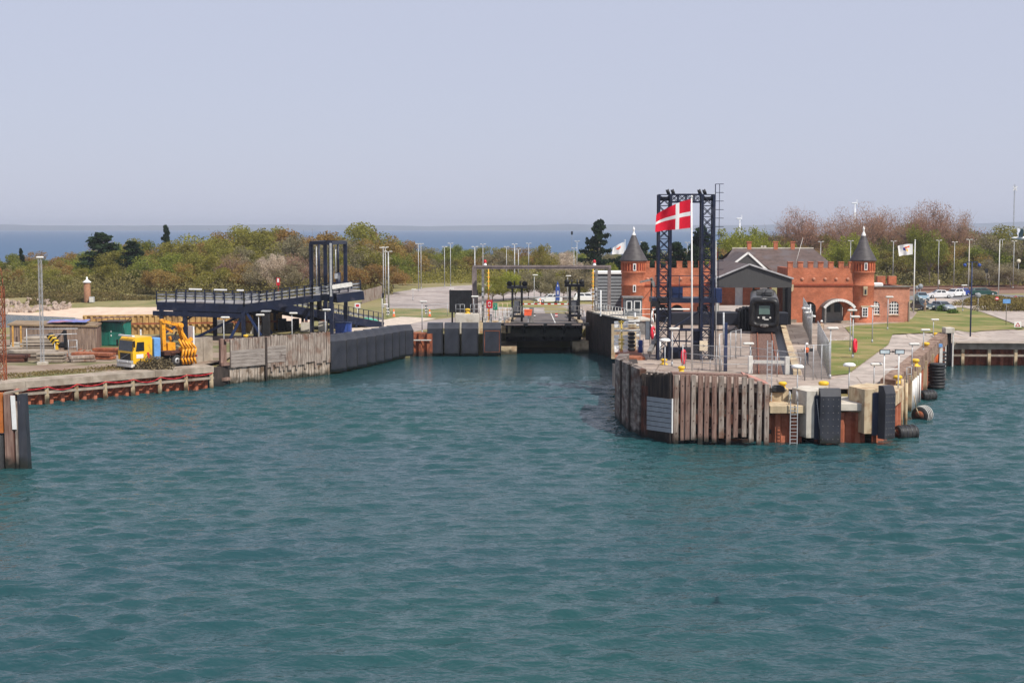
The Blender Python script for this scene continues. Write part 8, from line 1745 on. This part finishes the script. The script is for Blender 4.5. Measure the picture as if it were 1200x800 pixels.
def make_tree(seed, h, w_, m, style='round', n=3200, leaf=.17, bark=None):
    r = np.random.RandomState(seed); t = bpy.data.objects.new('tree', None); C.objects.link(t)
    mb = MB(); th = h * {'round': .3, 'bare': .35, 'pine': .85, 'bush': .15}[style]; x, y = r.normal(size=2) * .15
    tips = []
    mb.tube((0, 0, -.3), (x, y, th), .02 * h, .013 * h, 7)
    if style == 'pine':
        mb.tube((x, y, th), (x, y, h), .013 * h, .02, 6); cs = []
        for k in range(44):
            z = h * (.22 + .76 * k / 44); a = r.rand() * 6.28; L = w_ * (1 - (k / 44) ** 1.5) * r.uniform(.5, 1.1) * .55 + .3; e = Vector((x + math.cos(a) * L, y + math.sin(a) * L, z + r.uniform(-.1, .5))); mb.tube((x, y, z), e, .05, .02, 4)
            for q in range(n // 44):
                s = r.rand() ** .6; cs.append((x + math.cos(a) * L * s + r.normal() * .3, y + math.sin(a) * L * s + r.normal() * .3, z + (e.z - z) * s + r.normal() * .13 + .1))
        co = quads(np.array(cs), r, leaf, 1.5)
    else:
        nb = 11 if style != 'bare' else 16; clumps = []
        for k in range(nb):
            a = 2.4 * k + r.rand(); el = r.uniform(.25, 1.0) if style != 'bare' else r.uniform(.5, 1.2); z0 = th * r.uniform(.6, 1.0); L = (h - z0) * r.uniform(.5, .95)
            e = Vector((math.cos(a) * math.cos(el) * L * w_ / h * 1.4, math.sin(a) * math.cos(el) * L * w_ / h * 1.4, z0 + math.sin(el) * L)); e.z = min(e.z, h * .96)
            m_ = Vector((e.x * .4, e.y * .4, z0 + (e.z - z0) * .55)); mb.tube((x * z0 / th, y * z0 / th, z0), m_, .009 * h, .006 * h, 5); mb.tube(m_, e, .006 * h, .002 * h, 5)
            clumps.append((e, r.uniform(.13, .24) * h)); clumps.append((m_.lerp(e, r.uniform(.2, .7)), r.uniform(.1, .2) * h))
            for j in range(9 if style == 'bare' else 4):
                e2 = e + Vector(r.normal(size=3)) * h * .1; e2.z = min(e2.z, h * 1.03); mb.tube(m_.lerp(e, r.uniform(.3, .9)), e2, .0035 * h, .001 * h, 3)
        for k in range(5): clumps.append((Vector((r.normal() * w_ * .22, r.normal() * w_ * .22, h * r.uniform(.55, .9))), h * r.uniform(.1, .2)))
        wts = np.array([c[1] ** 2 for c in clumps]); wts /= wts.sum(); idx = r.choice(len(clumps), n, p=wts)
        d = r.normal(size=(n, 3)); d /= np.linalg.norm(d, axis=1)[:, None]; rad = r.rand(n) ** .42
        cen = np.array([list(c[0]) for c in clumps])[idx]; rr = np.array([c[1] for c in clumps])[idx]
        cs = cen + d * (rad * rr)[:, None] * np.array([1, 1, .8]); cs[:, 2] = np.clip(cs[:, 2], h * .12, h * 1.02)
        co = quads(cs, r, leaf, 2.4 if style == 'bare' else 1.1, .5 if style == 'bare' else 0)
    tk = mb.build('trunk', bark or BARK, t); cr_ = crown_obj(co, m); cr_.parent = t; return t
PR = {}
def proto(kind, i):
    key = (kind, i)
    if key not in PR:
        sd = hash((len(kind), i, kind[0])) % 1000 if False else (sum(map(ord, kind)) * 7 + i * 13) % 997
        st = 'bare' if kind in ('pink', 'red') else ('pine' if kind == 'pine' else 'round')
        t = make_tree(sd, 10, 7.5 if kind != 'pine' else 8, LM[kind], st, {'pine': 6000, 'bare': 7000, 'round': 8500}[st], {'bare': .05, 'round': .115, 'pine': .17}[st], BIRCH if kind in ('grey', 'blossom') else BARK); PR[key] = t; t['_proto'] = 1
    return PR[key]
KL = {'olive': 'olive budding tree', 'rust': 'rusty budding tree', 'green': 'fresh green tree', 'pink': 'pinkish bare tree', 'grey': 'grey twiggy tree', 'pine': 'dark pine', 'red': 'reddish bare tree', 'lime': 'bright lime green tree', 'blossom': 'pale blossoming tree'}
def plant(kind, i, x, y, h, wide, lab, grp, name='tree'):
    t = dup(proto(kind, i), (x, y, zt(x, y) - .1), rndT.random() * 6.28, lab, grp, (h / 10 * wide, h / 10 * wide, h / 10)); t.name = {'pine': 'pine_tree'}.get(kind, 'broadleaf_tree'); t['category'] = 'tree'
    if grp is None and 'group' in t: del t['group']
    return t
rndT = random.Random(77)
def topv(u):   # skyline of the woods in the photograph
    return np.interp(u, [-60, 0, 40, 75, 95, 110, 130, 160, 190, 230, 262, 290, 330, 370, 410, 440, 460, 480, 510, 560, 600, 640, 690, 730, 780, 830, 850, 900, 935, 960, 990, 1020, 1045, 1060, 1080, 1100, 1125, 1150, 1200, 1260],
                     [300, 300, 296, 292, 280, 274, 276, 280, 275, 270, 261, 258, 258, 257, 261, 266, 273, 281, 285, 286, 286, 286, 288, 287, 288, 284, 268, 266, 264, 268, 264, 256, 254, 256, 250, 250, 254, 253, 248, 246])
cnt = 0
LMK = [(-200, 'at the left edge'), (35, 'above the plank shed'), (85, 'behind the brick beacon'), (135, 'left of the blue platform'), (200, 'behind the blue platform'), (260, 'behind the ramp slope'), (320, 'just left of the lift frame'), (360, 'behind the lift frame'), (408, 'right of the lift frame'), (462, 'left of the black screen'), (520, 'behind the black screen'),
       (560, 'left of the ramp axis'), (630, 'behind the ramp'), (690, 'behind the left wing'), (770, 'behind the lattice gantry'), (845, 'left of the chimneys'), (900, 'behind the chimneys'), (950, 'left of the right cone roof'), (1000, 'behind the right cone roof'), (1040, 'around the company flag'), (1085, 'beyond the white car'), (1125, 'beyond the green car'), (1165, 'at the right edge')]
def forest(u0, u1, rows, kinds, region, du):
    global cnt
    for ri, (Y, hf) in enumerate(rows):
        u = u0 + rndT.random() * du
        while u < u1:
            D = Y + rndT.uniform(-6, 6); x = A(u, 300, D).x; kd = rndT.choices([k[0] for k in kinds], [k[1] for k in kinds])[0]
            zt_ = ztop(topv(u) + rndT.uniform(-2, 7), D); g = zt(x, D); hmax = zt_ - g; h = max(4.5, hmax * hf * rndT.uniform(.86, 1.05))
            if ri == len(rows) - 1: h = max(4.5, hmax * rndT.uniform(*((.78, .96) if u > 845 else (.88, 1.03))))
            lm = [l for a_, l in LMK if u >= a_][-1]; rw_ = 'front row' if ri == 0 else ('skyline' if ri == len(rows) - 1 else 'middle rows')
            plant(kd, rndT.randrange(3), x, D, h, rndT.uniform(.85, 1.25) * (1.15 if h < 9 else 1), '%s in the %s, %s %s' % (KL[kd], rw_, region, lm), '%ss, %s of the %s, %s' % (KL[kd], rw_, region, lm)); cnt += 1
            u += du * rndT.uniform(.75, 1.25) * 300 / D
forest(-30, 180, [(282, .5), (296, .7), (314, .85), (335, 1)], [('olive', 4), ('rust', 5), ('green', 3), ('pink', 1)], 'left woodland', 26)
forest(180, 462, [(268, .6), (284, .78), (302, .9), (324, 1)], [('olive', 4), ('rust', 5), ('green', 1.5), ('pink', 1), ('grey', 1.5)], 'left woodland', 25)
forest(462, 560, [(345, .8), (370, 1)], [('green', 3), ('olive', 3), ('rust', 2), ('grey', 2)], 'central tree belt', 15)
forest(560, 850, [(345, .8), (372, 1)], [('olive', 3), ('green', 2), ('rust', 2), ('grey', 2)], 'central tree belt', 17)
forest(845, 1080, [(322, .62), (336, .78), (352, .92), (370, 1)], [('pink', 2), ('red', 1), ('olive', 3.5), ('green', 2), ('lime', 1), ('rust', 2), ('grey', 2)], 'station woodland', 24)
forest(1080, 1240, [(312, .6), (328, .8), (346, 1)], [('olive', 4), ('green', 3), ('lime', 2), ('red', 1), ('rust', 1)], 'station woodland', 26)
# skyline accents
def accent(kd, i, u, vtop, Y, wide, lab): x = A(u, 300, Y).x; plant(kd, i, x, Y, ztop(vtop, Y) - zt(x, Y), wide, lab, None)
accent('pine', 0, 702, 258, 290, .72, 'large dark pine standing alone above the central trees')
accent('pine', 1, 122, 273, 300, 1.3, 'broad dark pine crown left in the woodland above the brick beacon'); accent('pine', 2, 155, 283, 292, 1.2, 'second broad dark pine right of the beacon')
accent('pine', 1, 25, 291, 330, .4, 'small pointed dark conifer on the far left skyline'); accent('pine', 0, 195, 264, 330, .35, 'thin dark conifer poking out of the left woodland skyline')
accent('pine', 2, 727, 300, 270, .9, 'dark pine right of the lone large one and left of the cone roof'); accent('pine', 1, 792, 284, 260, .9, 'dark pine seen through the lattice gantry left of the flagpole'); accent('pine', 0, 822, 266, 262, .8, 'dark pine behind the right leg of the lattice gantry'); accent('pine', 2, 768, 288, 275, .8, 'dark pine directly behind the flag'); accent('pine', 1, 755, 284, 285, .7, 'dark pine right of the left cone roof')
accent('lime', 0, 590, 317, 236, 1.15, 'lime green round tree behind the left lift tower'); accent('lime', 1, 604, 320, 240, 1.0, 'lime green tree just left of the slim lamp'); accent('grey', 0, 634, 313, 240, 1.05, 'grey green twiggy tree at the middle of the ramp view'); accent('grey', 1, 648, 316, 236, .9, 'grey green tree behind the blue house shaped sign'); accent('grey', 2, 685, 303, 244, 1.35, 'wide grey green tree below the large pine'); accent('olive', 1, 700, 312, 250, 1.0, 'olive tree between the right lift tower and the portal column')
accent('olive', 0, 577, 322, 232, 1.1, 'round olive tree just right of the left portal column'); accent('green', 1, 619, 318, 243, 1.1, 'green tree right of the left lift tower'); accent('olive', 0, 661, 316, 241, 1.1, 'olive tree left of the right lift tower'); accent('green', 2, 714, 308, 247, 1.0, 'green tree behind the right portal column'); accent('olive', 2, 638, 285, 300, .55, 'slender olive tree rising against the sea near the centre'); accent('blossom', 0, 655, 290, 310, .8, 'pale blossoming tree left of the large pine'); accent('blossom', 1, 667, 293, 315, .8, 'second pale blossoming tree beside the large pine')
accent('blossom', 2, 318, 292, 262, .55, 'pale pinkish birch just behind the blue ramp slope'); accent('blossom', 1, 306, 300, 264, .45, 'smaller pale birch left of the other pale birch'); accent('grey', 1, 1160, 302, 296, 1.5, 'wide grey twiggy tree by the far sidings'); accent('grey', 2, 1185, 305, 290, 1.2, 'grey twiggy tree behind the tall round sign'); accent('grey', 0, 1193, 268, 312, 1.2, 'grey leafless tree at the right edge behind the seagull')
accent('green', 1, 1090, 262, 302, .62, 'tall green conical tree in front of the reddish woods'); accent('red', 0, 1078, 234, 322, .6, 'tallest reddish bare tree right of the company flag'); accent('red', 1, 1098, 232, 325, .6, 'tall reddish bare tree behind the green conical one'); accent('red', 2, 1022, 238, 330, .62, 'tall bare tree directly behind the right cone roof'); accent('red', 1, 940, 240, 345, .75, 'tall bare tree above the station chimneys'); accent('red', 0, 964, 252, 350, .8, 'bare tree between the chimneys and the cone roof'); accent('red', 2, 1002, 244, 338, .7, 'bare tree left of the right cone roof on the skyline'); accent('red', 0, 1040, 242, 334, .55, 'bare reddish tree between the cone roof and the company flag'); accent('red', 1, 1118, 244, 330, .55, 'bare reddish tree above the blue parked car'); accent('pink', 1, 925, 256, 352, .8, 'pinkish bare tree above the middle station chimney')
accent('lime', 2, 893, 258, 300, .7, 'lime green tree above the leftmost station chimney'); accent('lime', 0, 855, 265, 290, .8, 'lime green tree just right of the rung mast'); accent('lime', 1, 993, 270, 300, .7, 'bright green tree left of the right cone roof')
for t in PR.values():
    for ch in list(t.children): bpy.data.objects.remove(ch)
    bpy.data.objects.remove(t)
# undergrowth along the woodland foot and dune scrub: nobody could count it
def scatter(name, n, fn, leaf, m, seed, hgt):
    r = np.random.RandomState(seed); cs = []
    while len(cs) < n:
        q = fn(r)
        if q is None: continue
        x, y = q; cs.append((x, y, zt(x, y) + r.rand() ** 1.7 * hgt * (0.4 + .9 * abs(mnoise.noise(Vector((x * .15, y * .15, 1)))))))
    o = crown_obj(quads(np.array(cs), r, leaf, 1.4), m, name); tag(o, kind='stuff'); return o
def fn1(r):
    u = r.uniform(-40, 460); D = r.uniform(256, 300) if u > 180 else r.uniform(268, 300); return A(u, 300, D).x, D
def fn2(r):
    u = r.uniform(840, 1240); D = r.uniform(298, 330); return A(u, 300, D).x, D
def fn3(r):
    u = r.uniform(455, 850); D = r.uniform(310, 350); return A(u, 300, D).x, D
scatter('undergrowth', 45000, fn1, .12, tree_mats('under', (.17, .15, .055), (.31, .26, .1)), 1, 5.0)
scatter('undergrowth', 26000, fn2, .13, tree_mats('under2', (.19, .17, .06), (.3, .26, .1)), 2, 5.0)
scatter('undergrowth', 20000, fn3, .14, LM['olive'], 3, 4.5)
def fn4(r):
    u = r.uniform(-30, 185); D = r.uniform(247, 288); x = A(u, 300, D).x
    if mnoise.noise(Vector((x * .11, D * .11, 7))) < .0: return None
    return x, D
scatter('dune_grass', 22000, fn4, .11, tree_mats('dune', (.13, .12, .04), (.26, .2, .08)), 4, .9)
# small wild flowers and weeds on the quay edge and lawn
def fn5(r):
    s = r.uniform(0, 30); p = LQA + LQD * s + Vector((-.7071, .7071)) * r.uniform(3.2, 6.5); return p.x, p.y
scatter('weeds', 5000, fn5, .05, tree_mats('weed', (.17, .13, .05), (.3, .23, .1)), 5, .35)
def fn6(r):
    while 1:
        u = r.uniform(966, 1045); v = r.uniform(396, 440)
        if u < 1041 - (v - 404) * 1.33: break
    p = G(u, v); return p.x, p.y
scatter('daisies', 900, fn6, .035, M['white'], 6, .06)
# ================================================================ HAZE
hz = MB(); hz.box((0, 0, 20.5), (17900, 17900, 65)); hm = bpy.data.materials.new('haze_air'); hm.use_nodes = True; nt = hm.node_tree; nt.nodes.remove(nt.nodes['Principled BSDF'])
pv = nd(nt, 'ShaderNodeVolumePrincipled'); pv.inputs['Color'].default_value = (.82, .88, 1, 1); pv.inputs['Density'].default_value = HAZE_D; pv.inputs['Anisotropy'].default_value = .2
nt.links.new(pv.outputs[0], nt.nodes['Material Output'].inputs['Volume']); o = hz.build('haze', hm); o['kind'] = 'stuff'
bpy.context.view_layer.update()
